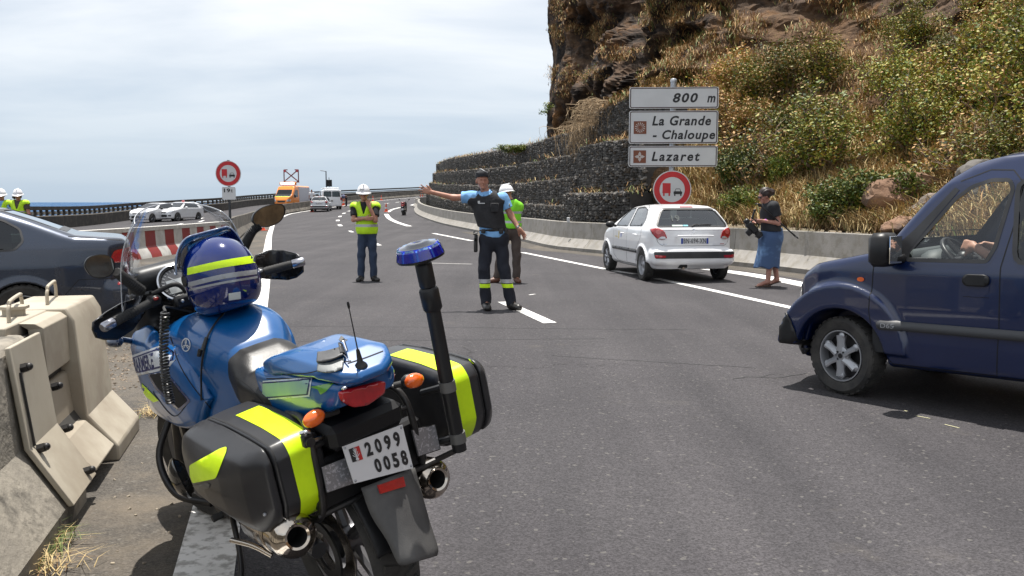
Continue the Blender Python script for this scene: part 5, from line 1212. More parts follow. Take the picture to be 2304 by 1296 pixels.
# cones
CO = mat('cone_orange', (.75, .10, .03), .5, c2=(.6, .07, .02), ns=4); CW = mat('cone_band', (.6, .6, .6), .5)
def cone(px, py, label, h=.75, lie=0, grp='traffic cones on the carriageway'):
    p = gp(px, py); t = thing('traffic_cone', label, 'traffic cone', p, random.uniform(-.5, .5), grp)
    MB().box((0, 0, .02), (.36, .36, .04), ch=.015).build('base', CO, t)
    b = MB().lathe([(.13, .04), (.105, h*.3), (.075, h*.55), (.03, h), (0, h)], 16).build('cone', CO, t, 50)
    MB().lathe([(.101, h*.37), (.081, h*.55)], 16).build('reflective_band', CW, b, 50)
    if lie: t.rotation_euler = (0, PI/2-.15, -.3); t.location.z += .12
    return t
cone(591, 519, 'orange cone on the left shoulder beneath the motorcycle mirror', .45); cone(869, 477, 'orange cone in the road at the start of the curved white line'); cone(768, 463, 'left of the two orange cones under the bending men'); cone(773, 462, 'right of the two orange cones under the bending men')
cone(839, 453, 'orange cone at the foot of the far barrier beside the standing worker'); cone(858, 451, 'orange cone farthest along the far barrier'); cone(946, 449.5, 'left of two tiny orange cones by the end of the gabion wall'); cone(951, 449.5, 'right of two tiny orange cones by the end of the gabion wall'); cone(703, 477, 'orange cone in front of the silver car, mostly hidden')
# ---------------------------------------------------------------- far vans
ORP = mat('orange_paint', (.85, .25, .02), .35, coat=.6)
def box_van(label, cat, loc, rz, paint, side_paint=None, H=2.45, Wd=.98, L=5.2, dark_side=False):
    S = [(-1.0, .35), (-1.05, 1.0), (-1.0, H-.05), (-.9, H), (L-2.9, H), (L-2.35, H-.12), (L-1.75, 1.55), (L-1.25, 1.25), (L-1.02, .95), (L-.98, .5), (L-1.1, .3), (.5, .3)]
    Q = [(0, .2), (Wd-.08, .25), (Wd, .45), (Wd, 1.2), (Wd-.10, H-.15), (Wd-.3, H), (0, H+.03)]; Pl = [(-1.1, 0), (-1.05, Wd-.02), (L-2.2, Wd), (L-1.4, Wd-.12), (L-1.05, .6), (L-.95, 0)]
    c = Car('van', label, cat, loc, rz, S, Q, Pl, [(0, .34, .38), (L-2.0, .34, .38)], paint, .05, .12)
    c.window('windscreen', 'F', [(-.82, 1.32), (.82, 1.32), (.74, 2.0), (-.74, 2.0)], DGLASS, lambda p: p.x > L-2.7 and p.z > 1.2, .003, .05)
    for d, sd in (('L', lambda p: p.y > .5), ('R', lambda p: p.y < -.5)): c.window('door_window', d, [(L-3.0, 1.3), (L-1.95, 1.3), (L-2.4, 1.95), (L-3.0, 1.98)], DGLASS, sd, .003, .05)
    for sg in (1, -1):
        c.patch('headlamp', 'F', rpoly([(sg*.55, .8), (sg*.85, .8), (sg*.85, 1.08), (sg*.6, 1.0)], .03), CLEARL, .01, .06); MB().box((L-1.9, sg*(Wd+.14), 1.35), (.12, .16, .3), ch=.04).build('door_mirror', BLACKPL, c.root)
        c.patch('tail_lamp', 'B', [(sg*.80, .9), (sg*.92, .9), (sg*.92, 1.2), (sg*.80, 1.2)], ORANGEL if sg > 0 else REDL, .01, .06)
    c.patch('bumper', 'F', [(-.85, .38), (.85, .38), (.85, .6), (-.85, .6)], BLACKPL, .02, .08); c.patch('grille', 'F', [(-.4, .72), (.4, .72), (.4, .9), (-.4, .9)], BLACKG, .01, .08)
    for x in (0, L-2.0):
        for y in (Wd-.12, -Wd+.12): wheel(c.root, x, y, .34, .2, 'steel', 1 if y > 0 else -1, n=16)
    return c
c = box_van('orange roadworks van facing us with a lattice cross frame raised on its roof', 'van', at(650, 466, 88)+Vector((.2, 3.1, 0)), -PI/2-.17, ORP); p = c.root.location; p.z = hgt(p.x, p.y)-.1
c.patch('side_panel', 'L', [(-.9, .5), (1.9, .5), (1.9, 2.3), (-.9, 2.3)], mat('pale_panel', (.45, .45, .50), .5), .01, .2)
c.patch('hood_stripe', 'F', rpoly([(-.8, 1.28), (.8, 1.28), (.8, 1.31), (-.8, 1.31)], .005), NEON, .03, .1); c.finish(); r_ = c.root
MB().box((2.4, 0, 2.62), (.3, 1.75, .34), ch=.06).build('light_bar', ORP, r_); MB().box((2.56, 0, 2.63), (.03, 1.5, .22), ch=.02).build('light_panel', mat('lit_beacon', (1, .85, .8), .4, emit=1.2), r_)
m = MB(); RBM = mat('red_dark_frame', (.20, .03, .03), .5, c2=(.05, .02, .03), ns=9)
fz0, fz1 = 2.85, 4.05
for a, b in (((-.78, fz0), (.78, fz1)), ((-.78, fz1), (.78, fz0)), ((-.78, fz0), (-.78, fz1)), ((.78, fz0), (.78, fz1)), ((-.78, fz1), (-.4, fz1)), ((.78, fz1), (.4, fz1)), ((-.85, fz0-.05), (.85, fz0-.05))): m.tube([(1.6, a[0], a[1]), (1.6, b[0], b[1])], .055, 6)
m.build('arrow_frame', RBM, r_)
for a in ((-.66, fz1-.12), (.66, fz1-.12)): MB().cyl((1.66, a[0], a[1]), (1.72, a[0], a[1]), .14, n=14).build('lamp', REDL, r_)
for k in range(9):
    f = k/8
    for s in (1, -1): MB().cyl((1.66, s*(-.7+1.4*f), fz0+.05+(fz1-fz0-.1)*f), (1.70, s*(-.7+1.4*f), fz0+.05+(fz1-fz0-.1)*f), .055, n=8).build('lamp', RBM, r_)
p_ = gp(741, 472); c = box_van('white works van parked beyond the silver car with its side door open', 'van', p_+Vector((0, .9, 0)), PI/2+R(16), WHITEP, H=1.98)
c.window('rear_window', 'B', [(-.78, 1.25), (-.05, 1.25), (-.05, 1.75), (-.72, 1.75)], DGLASS, lambda p: p.x < -.8, .003, .03); c.window('rear_window', 'B', [(.05, 1.25), (.78, 1.25), (.72, 1.75), (.05, 1.75)], DGLASS, lambda p: p.x < -.8, .003, .03)
c.window('door_opening', 'L', [(.7, .5), (1.9, .5), (1.9, 1.8), (.7, 1.8)], INTER, lambda p: p.y > .5, .05, .02); c.finish(); r_ = c.root
m = MB()
for y in (-.7, .7): m.tube([(-1, y, 2.1), (2.6, y, 2.1)], .03, 6)
for x in (-.9, .3, 1.5, 2.5): m.tube([(x, -.75, 2.07), (x, .75, 2.07)], .03, 6)
m.build('roof_rack', GREYMET, r_); MB().box((-.6, .2, 2.55), (.08, .55, .65), ch=.02).build('sign_board', BLACKPL, r_); MB().tube([(-.6, .2, 2.0), (-.6, .2, 3.1)], .03, 6).build('board_mast', BLACKPL, r_); MB().cyl((-1.1, .85, 1.15), (-1.06, .85, 1.15), .1).build('lit_indicator', mat('lit_amber', (1, .35, .05), .4, emit=1.5), r_)
# ---------------------------------------------------------------- scooter seen from behind
def scooter():
    p = gp(907, 484.5); t = thing('scooter', 'black scooter with a dark red seat parked seen from behind near the gabion bend', 'scooter', p+Vector((0, .3, 0)), PI/2)
    BP = mat('scooter_black', (.02, .02, .022), .25, coat=.6)
    for x in (-.35, .85):
        M = TR((x, 0, .24)) @ Matrix.Rotation(PI/2, 4, 'X'); MB().lathe([(.13, -.06), (.2, -.07), (.24, -.03), (.24, .03), (.2, .07), (.13, .06)], 20, close=True).build('wheel', TYRE, t, 40, M=M)
    MB().box((-.35, 0, .78), (.5, .24, .16), ch=.08).build('seat', mat('dark_red_vinyl', (.22, .01, .015), .4), t); m = MB(); m.box((-.3, 0, .55), (.6, .30, .42), ch=.1); m.box((-.62, 0, .62), (.12, .2, .14), ch=.03); m.box((.1, 0, .28), (.7, .34, .14), ch=.05); m.box((.45, 0, .62), (.16, .40, .72), ch=.07); m.build('bodywork', BP, t, 40)
    MB().box((-.62, 0, .70), (.06, .17, .07), ch=.02).build('tail_lamp', REDL, t); MB().box((-.66, 0, .46), (.02, .16, .13)).build('number_plate', PLATEW, t); m = MB(); m.tube([(.32, -.36, 1.0), (.4, 0, 1.03), (.32, .36, 1.0)], .018, 6); m.box((.45, 0, 1.0), (.2, .26, .14), ch=.05); m.build('handlebar', BP, t)
    for s in (1, -1): m = MB(); m.tube([(.36, s*.25, 1.0), (.4, s*.36, 1.17)], .01, 5); m.sph((.4, s*.38, 1.2), (.02, .07, .045), 8); m.build('mirror', BP, t)
    m = MB(); m.cyl((-.55, -.18, .30), (-.05, -.16, .28), .06); m.build('exhaust', DARKMET, t); MB().box((-.5, 0, .5), (.1, .05, .35)).build('mudguard', BP, t); MB().box((-.38, 0, .93), (.34, .28, .16), ch=.06).build('top_box', mat('dark_red', (.20, .02, .03), .3, coat=.5), t)
scooter()
# ---------------------------------------------------------------- foreground barrier with its beige coupling
def near_barrier():
    d = Vector((-.25, .968, 0)).normalized(); n = Vector((-d.y, d.x, 0)); O = Vector((-1.88, 3.36, 0)); M = Matrix((d, n, Vector((0, 0, 1)))).transposed().to_4x4(); M.translation = O
    t = thing('concrete_barrier', 'stained concrete barrier in the left foreground with a beige steel coupling', 'barrier', (0, 0, 0)); t.matrix_world = M
    prof = [(0, -.02), (0, .10), (.17, .37), (.215, .79), (.245, .83), (.55, .83), (.58, .79), (.62, .37), (.79, .10), (.79, -.02)]
    def lf(s0, s1, pr, name, m_, dn=0, dz=0, ch=.0, par=None, smooth=25, nseg=2):
        rings = [[(s0+(s1-s0)*i/nseg, a+dn, b+dz) for a, b in pr] for i in range(nseg+1)]; return MB().loft(rings).build(name, m_, par or t, smooth, bev=ch)
    CN = mat('old_concrete', (.20, .18, .15), .9, c2=(.30, .27, .22), ns=3, nd=10, bump=.7, bs=26, bd=.012, c3=(.055, .05, .042), ns3=3.5)
    lf(-3.4, .78, prof, 'concrete_block', CN, ch=.02, nseg=6)
    BG = mat('beige_steel', (.38, .34, .27), .6, c2=(.33, .29, .225), ns=3, nd=8, bump=.08, bs=300, c3=(.27, .23, .175), ns3=1.8)
    def plate(s0, s1, pts, name='steel_plate', th=.03, dn=0, s1b=None, s0b=None, ch=.006):
        """bent plate: pts (n,z) line, thick inwards"""
        rings = []; m = MB(); pts = [(a+dn, b) for a, b in pts]; k = len(pts)
        def at_s(f, a, b): return s0+(s0b-s0 if s0b is not None else 0)*f, s1+(s1b-s1 if s1b is not None else 0)*f
        V = []
        for i, (a, b) in enumerate(pts):
            f = 1-i/(k-1); a0, a1 = at_s(f, 0, 0)
            V += [(a0, a, b), (a1, a, b), (a1, a+th, b-.004), (a0, a+th, b-.004)]
        F = []
        for i in range(k-1):
            o = i*4
            for j in range(4): F.append((o+j, o+(j+1) % 4, o+4+(j+1) % 4, o+4+j))
        F += [(0, 3, 2, 1), tuple((k-1)*4+j for j in range(4))]
        return m.add(V, F).build(name, BG, t, 20, bev=ch)
    OUT = [(-.03, .10), (.135, .37), (.18, .83), (.21, .865)]
    plate(.37, .84, [(-.035, .11), (.13, .38), (.185, .83)], th=.025)
    lf(.70, 1.55, [(.06, .0), (.06, .1), (.23, .37), (.27, .80), (.52, .80), (.56, .37), (.73, .1), (.73, 0)], 'inner_frame', mat('dark_frame', (.035, .032, .028), .8), nseg=2)
    plate(.93, 1.44, [(.195, .585), (.20, .83), (.23, .855), (.30, .86)], 'coupling_block', .07, ch=.018, s0b=.97); plate(1.0, 1.50, [(.17, .26), (.20, .53)], 'coupling_block', .08, .015, ch=.02)
    plate(.92, 1.42, [(.0, .10), (.145, .25), (.18, .262)], 'coupling_block', .09, -.02, ch=.02)
    # end module: solid bent box
    lf(1.44, 2.14, [(-.03, .0), (-.03, .09), (.12, .27), (.165, .80), (.205, .875), (.55, .875), (.60, .80), (.64, .27), (.80, .09), (.80, .0)], 'end_module', BG, ch=.012)
    lf(.72, 1.44, [(.30, .78), (.30, .868), (.56, .868), (.56, .78)], 'top_cover', BG, ch=.008)
    for s0, z0, k in ((.92, .868, 0), (1.62, .875, 1)):
        a = (s0, .34, z0-.01); b = (s0+.02, .34, z0+.085); c_ = (s0+.43, .40, z0+.085); e = (s0+.45, .40, z0-.01); MB().tube(crv([a, (s0+.002, .34, z0+.06), b, (s0+.05, .345, z0+.1), (s0+.40, .395, z0+.1), c_, (s0+.448, .40, z0+.06), e], 3), .0095, 8).build('lifting_handle', mat('beige_tube', (.40, .35, .27), .5), t, 60)
    m = MB(M=TR((1.22, .40, .868))); m.lathe([(.055, 0), (.055, .035), (.075, .035), (.075, .05), (.045, .055), (0, .055)], 6); m.build('coupling_bolt', BG, t, 30)
    for s_, nn, z_ in ((.46, .175, .72), (.44, .118, .36), (.88, .12, .335), (1.02, .19, .52), (.74, .0, .155)):
        m = MB(); nv = Vector((0, -1, .25)).normalized(); p0 = Vector((s_, nn, z_)); m.cyl(p0, p0+nv*.03, .022, n=6); m.sph(p0+nv*.036, .018, 10); m.build('bolt', DARKMET, t, 50)
    m = MB().tube([(.42, .165, .71), (.425, .125, .38)], .006, 5); m.build('lock_rod', DARKMET, t)
    return t
near_barrier()
def tuft(name, label, px, py, n, hl, seed, wts):
    p = gp(px, py); r = random.Random(seed); pts = [(p.x+r.gauss(0, .05), p.y+r.gauss(0, .06), 0) for _ in range(n)]
    o = grass_mesh(name, pts, hl, .0022, GR, seed, wts, 1.4, None); return tag(o, label, 'weed')
tuft('weed', 'green grass weed growing at the foot of the foreground barrier', 106, 1235, 150, .11, 21, (1, 1, 5, 0)); tuft('weed', 'dry straw weed lying in front of the foreground barrier foot', 100, 1285, 90, .14, 22, (5, 2, .5, 0)); tuft('weed', 'flattened straw tuft on the shoulder beneath the motorcycle fairing', 350, 932, 130, .10, 23, (5, 2, 1, 0)); tuft('weed', 'tiny green sprig at the bottom left corner by the barrier', 55, 1290, 60, .08, 24, (0, 1, 5, 0))
def litter():
    r = random.Random(8); m = MB(); 
    for i in range(46):
        p = gp(r.uniform(150, 430), r.uniform(800, 1290)); a = r.uniform(.003, .009); M = TR((p.x, p.y, a*.5), r.uniform(-.5, .5), r.uniform(-.5, .5), r.uniform(0, 6)); m.box((0, 0, 0), (a*2, a*1.5, a), M=M, ch=a*.3)
    tag(m.build('gravel', mat('pale_gravel', (.22, .19, .15), .9, c2=(.32, .27, .2), ns=40), None, 0), kind='stuff')
    m = MB()
    for i in range(700):
        p = gp(r.uniform(215, 420), 768+r.random()**1.8*110); a = r.uniform(.004, .011); M = TR((p.x+r.gauss(0, .1), p.y, a*.4), r.uniform(-.5, .5), r.uniform(-.5, .5), r.uniform(0, 6)); m.box((0, 0, 0), (a*2, a*1.5, a), M=M)
    tag(m.build('gravel', mat('brown_gravel', (.16, .12, .085), .95, c2=(.26, .21, .16), ns=30), None, 0), kind='stuff')
litter()
# ================================================================ PEOPLE
def nrm(v): v = np.array(v, float); return v/np.linalg.norm(v)
def basis(f, up=(0, 0, 1)):
    f = nrm(f); r = nrm(np.cross(f, up)); u = np.cross(r, f); return np.stack([r, f, u], 1)   # columns right, forward, up
def head_sdf(P, c, Bm, s=1.0):
    q = ((P-np.array(c)) @ Bm)/s
    d = ell(q, (0, -.008, .025), (.074, .094, .092)); d = smin(d, ell(q, (0, .028, -.045), (.052, .060, .068)), .04)
    d = smin(d, ell(q, (0, .078, -.088), (.024, .018, .018)), .03); d = smin(d, cap(q, (0, .082, .012), (0, .104, -.024), .010, .014), .012)
    d = smin(d, cap(q, (-.032, .082, .026), (.032, .082, .026), .011), .015)
    for sx in (-1, 1):
        d = smax(d, -ell(q, (sx*.031, .094, .006), (.017, .014, .011)), .01); d = smin(d, ell(q, (sx*.078, -.004, -.012), (.010, .020, .033)), .008); d = smin(d, ell(q, (sx*.040, .055, -.028), (.022, .022, .022)), .02)
    d = smin(d, ell(q, (0, .088, -.053), (.023, .010, .007)), .006); d = smax(d, -cap(q, (-.022, .1005, -.0535), (.022, .1005, -.0535), .002), .003)
    return d*s
def hand_sdf(P, w, hd, pn, th, s=1.0, spread=.12, curl=.25):
    """w wrist, hd hand direction, pn palm normal (fingers curl towards it), th side of the thumb (+1/-1 along hd x pn)"""
    hd = nrm(hd); pn = nrm(np.array(pn)-hd*np.dot(hd, pn)); sd = np.cross(hd, pn)*th; Bm = np.stack([sd, hd, pn], 1); q = ((P-np.array(w)) @ Bm)/s
    d = rbox(q, (0, .052, 0), (.040, .048, .014), .013); d = smin(d, cap(q, (0, -.03, 0), (0, .02, 0), .026, .024), .02)
    for k, (x, l, r) in enumerate(((.030, .070, .0092), (.010, .078, .0095), (-.010, .073, .009), (-.029, .058, .008))):
        a = (x/.03)*spread; b = np.array((x, .095, 0)); c1 = curl; v1 = np.array((math.sin(a), math.cos(a)*math.cos(c1), math.sin(c1))); v2 = np.array((math.sin(a), math.cos(a)*math.cos(c1*2.4), math.sin(c1*2.4)))
        m = b+v1*l*.5; e = m+v2*l*.5; d = smin(d, cap(q, b-np.array((0, .015, 0)), m, r*1.05, r), .008); d = np.minimum(d, cap(q, m, e, r, r*.82))
    b = np.array((.030, .018, .004)); m = np.array((.058, .050, .012)); e = np.array((.070, .080, .016+curl*.03)); d = smin(d, cap(q, b, m, .014, .0115), .012); d = smin(d, cap(q, m, e, .011, .009), .004)
    return d*s
def mkJ(**k):
    J = dict(pel=(0, 0, .95), wst=(0, 0, 1.10), chest=(0, 0, 1.30), neck=(0, 0, 1.50), head=(0, 0, 1.66), shL=(.19, 0, 1.44), shR=(-.19, 0, 1.44), elL=(.25, 0, 1.16), elR=(-.25, 0, 1.16), wrL=(.27, -.05, .92), wrR=(-.27, -.05, .92),
             hipL=(.09, 0, .93), hipR=(-.09, 0, .93), knL=(.10, -.02, .50), knR=(-.10, -.02, .50), anL=(.11, 0, .09), anR=(-.11, 0, .09), toL=(.14, -.17, .035), toR=(-.14, -.17, .035)); J.update(k); return {a: np.array(b, float) for a, b in J.items()}
def torso(P, J, B, g=0.0, fat=1.0):
    d = ell(P, J['chest']+np.array((0, 0, .0)), (.165*fat+g, .112*fat+g, .20), B) if False else None
    a = ell(P, J['chest'], (.160*fat+g, .112*fat+g, .185+g), B); b = ell(P, J['wst'], (.140*fat+g, .105*fat+g, .16+g), B); c = ell(P, J['pel'], (.158*fat+g, .118*fat+g, .13+g), B)
    d = smin(smin(a, b, .09), c, .09); s = cap(P, J['shL']+(0, 0, -.02), J['shR']+(0, 0, -.02), .062+g); d = smin(d, s, .07)
    return smin(d, cap(P, J['neck']+(J['neck']-J['head'])*.25, J['neck'], .07+g, .055+g), .05)
def limb(P, a, b, c, r0, r1, r2, k=.03): return smin(cap(P, a, b, r0, r1), cap(P, b, c, r1, r2), k)
def person(label, loc, J, face, hands, tops, h=.012, rz=0, skin=SKIN, hs=1.0, group=None, fat=1.0, bare_legs=False, up=(0, 0, 1)):
    t = thing('person', label, 'person', loc, rz, group); Bt = basis(face.get('body', face['f'])); Bh = basis(face['f'], face.get('up', (0, 0, 1)))
    def body(P):
        d = torso(P, J, Bt, -.008, fat); d = smin(d, cap(P, J['neck']-(J['head']-J['neck'])*.1, J['head']-(J['head']-J['neck'])*.2, .056, .052), .03); d = smin(d, head_sdf(P, J['head'], Bh, hs), .02)
        for s in 'LR':
            d = smin(d, limb(P, J['sh'+s], J['el'+s], J['wr'+s], .052, .040, .027), .04)
            d = smin(d, limb(P, J['hip'+s], J['kn'+s], J['an'+s], .082*fat, .055, .038), .05); d = smin(d, cap(P, J['an'+s], J['to'+s], .04, .03), .03)
            if hands.get(s): hd, pn, th, cu, sp = hands[s]; d = smin(d, hand_sdf(P, J['wr'+s], hd, pn, th, 1.0, sp, cu), .012)
        return d
    A = np.array(list(J.values())); lo = A.min(0)-.22; hi = A.max(0)+.22; lo[2] = max(lo[2], -.05) if not face.get('seat') else lo[2]
    b = sdf_obj('body', body, lo, hi, h, skin, t)
    for nm, fn, m, mi in tops: sdf_obj(nm, fn, lo, hi, h*face.get('cl', 1), m, t, mi)
    t['_b'] = 0; del t['_b']; return t, Bh, Bt
def wr(P, a=.006, f=30, z=0): return a*np.sin(P[:, 2]*f+np.sin(P[:, 0]*f*.7+z)*2.2+np.sin(P[:, 1]*f*.5)*1.5)
def trousers(J, top, g=.02, bot=.10, Bt=None, fat=1.0, wf=26):
    def f(P):
        d = ell(P, J['pel'], (.160*fat+g, .120*fat+g, .15), Bt)
        for s in 'LR': d = smin(d, limb(P, J['hip'+s], J['kn'+s], J['an'+s], .086*fat+g*.6, .060+g*.8, .050+g), .06)
        d += wr(P, .005, wf); return smax(smax(d, half(P, (0, 0, top), (0, 0, 1)), .01), half(P, (0, 0, bot), (0, 0, -1)), .01)
    return f
def shirt(J, bot, cuffs, g=.015, Bt=None, fat=1.0, neck=True):
    def f(P):
        d = torso(P, J, Bt, g, fat)+wr(P, .004, 24, 1); d = smax(d, half(P, (0, 0, bot), (0, 0, -1)), .01); d = smax(d, -(np.linalg.norm(P-(J['neck']+(J['head']-J['neck'])*.42), axis=1)-.085), .01)
        for s in 'LR':
            if cuffs is None: continue
            a, b, c = J['sh'+s], J['el'+s], J['wr'+s]
            if cuffs <= 1: e = a+(b-a)*cuffs; q = smax(cap(P, a, b, .066+g, .054+g)+wr(P, .003, 40), half(P, e, b-a), .008)
            else: e = b+(c-b)*(cuffs-1); q = smax(limb(P, a, b, c, .062+g, .048+g, .036+g)+wr(P, .003, 40), half(P, e, c-b) if cuffs < 2 else half(P, c, c-b), .008)
            d = smin(d, q, .03)
        return d
    return f
def vest(J, bot, g=.035, Bt=None, vneck=.2, fat=1.0, fv=None):
    def f(P):
        d = torso(P, J, Bt, g, fat)+wr(P, .006, 18, 2); sk = ell(P, J['pel']*(.5, .5, 0)+J['wst']*(.5, .5, 0)+np.array((0, 0, (bot+J['wst'][2])/2)), (.19*fat, .150*fat, (J['wst'][2]-bot)*.9), Bt); d = smin(d, sk, .06)
        d = smax(d, half(P, (0, 0, bot), (0, 0, -1)), .01); q = (P-J['neck']) @ Bt
        v = np.maximum(np.abs(q[:, 0])-.075-(q[:, 2])*.30, -q[:, 1]-.0) if vneck else 9+q[:, 0]; v = np.maximum(v, -q[:, 2]-vneck); d = smax(d, -v, .01) if vneck else d
        d = smax(d, -(np.linalg.norm(P-(J['neck']+(0, 0, .05)), axis=1)-.10), .01)
        for s in 'LR': d = smax(d, -cap(P, J['sh'+s]+(J['el'+s]-J['sh'+s])*.28, J['el'+s], .085, .06), .01)
        return d
    return f
def shoes(t, J, m, s=1.0, name='shoe', hh=.05):
    for k in 'LR':
        a = J['an'+k]; b = J['to'+k]
        def f(P, a=a, b=b):
            d = smin(cap(P, (a[0], a[1], a[2]*.6), b, .05*s, .042*s), cap(P, a-(b-a)*.18*np.array((1, 1, 0)), (a[0], a[1], a[2]+.0), .042*s, .048*s), .03); return smax(d, -(P[:, 2]-min(a[2], b[2])+min(.08, a[2])*.92), .008)
        lo = np.minimum(a, b)-.12; hi = np.maximum(a, b)+.12; hi[2] += .02; sdf_obj(name, f, lo, hi, .011, m, t)
def helmet(t, J, Bh, m, brimf=1, brim_m=None):
    c = J['head']; M = Matrix([[*Bh[i], c[i]] for i in range(3)]+[[0, 0, 0, 1]])
    q = MB(); q.lathe([(.125, .030), (.128, .045), (.118, .09), (.09, .14), (.05, .168), (0, .176)], 24); 
    for v in range(len(q.v)): x, y, z = q.v[v]; q.v[v] = (x*.93, y*1.12, z)
    q.lathe([(.125, .030), (.150, .022), (.150, .028), (.126, .045)], 24)
    n0 = 6*24
    for v in range(n0, len(q.v)): x, y, z = q.v[v]; r = math.hypot(x, y); ex = 1+(.22*max(0, y/r) if y > 0 else 0)*(r > .14); q.v[v] = (x*.93, y*1.12*ex, z-.012*(r > .14)*(y > 0))
    o = q.build('hard_hat', m, t, 50, M=M); MB().box((0, 0, .17), (.025, .20, .018), ch=.008).build('ridge', m, o); return o, M
def sunglasses(t, J, Bh):
    M = Matrix([[*Bh[i], J['head'][i]] for i in range(3)]+[[0, 0, 0, 1]]); m = MB()
    for s in (-1, 1): m.sph((s*.034, .093, .006), (.030, .012, .020), 10); m.tube([(s*.06, .088, .01), (s*.078, .0, .008)], .004, 4)
    m.tube([(-.01, .104, .012), (.01, .104, .012)], .004, 4); m.build('sunglasses', INK, t, 60, M=M)
HIVIS = mat('hi_vis_yellow', (.50, .80, .01), .6, c2=(.42, .70, .01), ns=9, bump=.3, bs=20, bd=.02); HIVISG = mat('hi_vis_green', (.24, .72, .02), .6, c2=(.19, .60, .02), ns=9, bump=.3, bs=20, bd=.02)
WHELM = mat('white_helmet', (.72, .72, .74), .3, coat=.5); DENIM = mat('denim', (.018, .03, .06), .85, c2=(.03, .05, .095), ns=7, nd=8, bump=.3, bs=60); BLK = mat('black_cloth', (.010, .011, .014), .85, c2=(.018, .019, .023), ns=9, bump=.4, bs=30, bd=.01)
NAVY = mat('navy_cloth', (.008, .010, .018), .85, c2=(.014, .017, .028), ns=9, bump=.4, bs=30, bd=.01); SKYB = mat('light_blue_shirt', (.20, .42, .72), .75, c2=(.15, .34, .62), ns=9, bump=.4, bs=26, bd=.012); HAIR = mat('dark_hair', (.018, .010, .009), .5, c2=(.03, .017, .014), ns=30, stretch=(1, 1, .2))
BRN = mat('brown_cloth', (.06, .045, .04), .85, c2=(.085, .065, .055), ns=9, bump=.3, bs=30); SHOE = mat('black_leather', (.012, .012, .012), .35, c2=(.025, .022, .02), ns=12)
def bandmi(zs, Bt=None):
    def mi(C):
        r = np.zeros(len(C), int)
        for z0, z1, k in zs: r[(C[:, 2] > z0) & (C[:, 2] < z1)] = k
        return r
    return mi
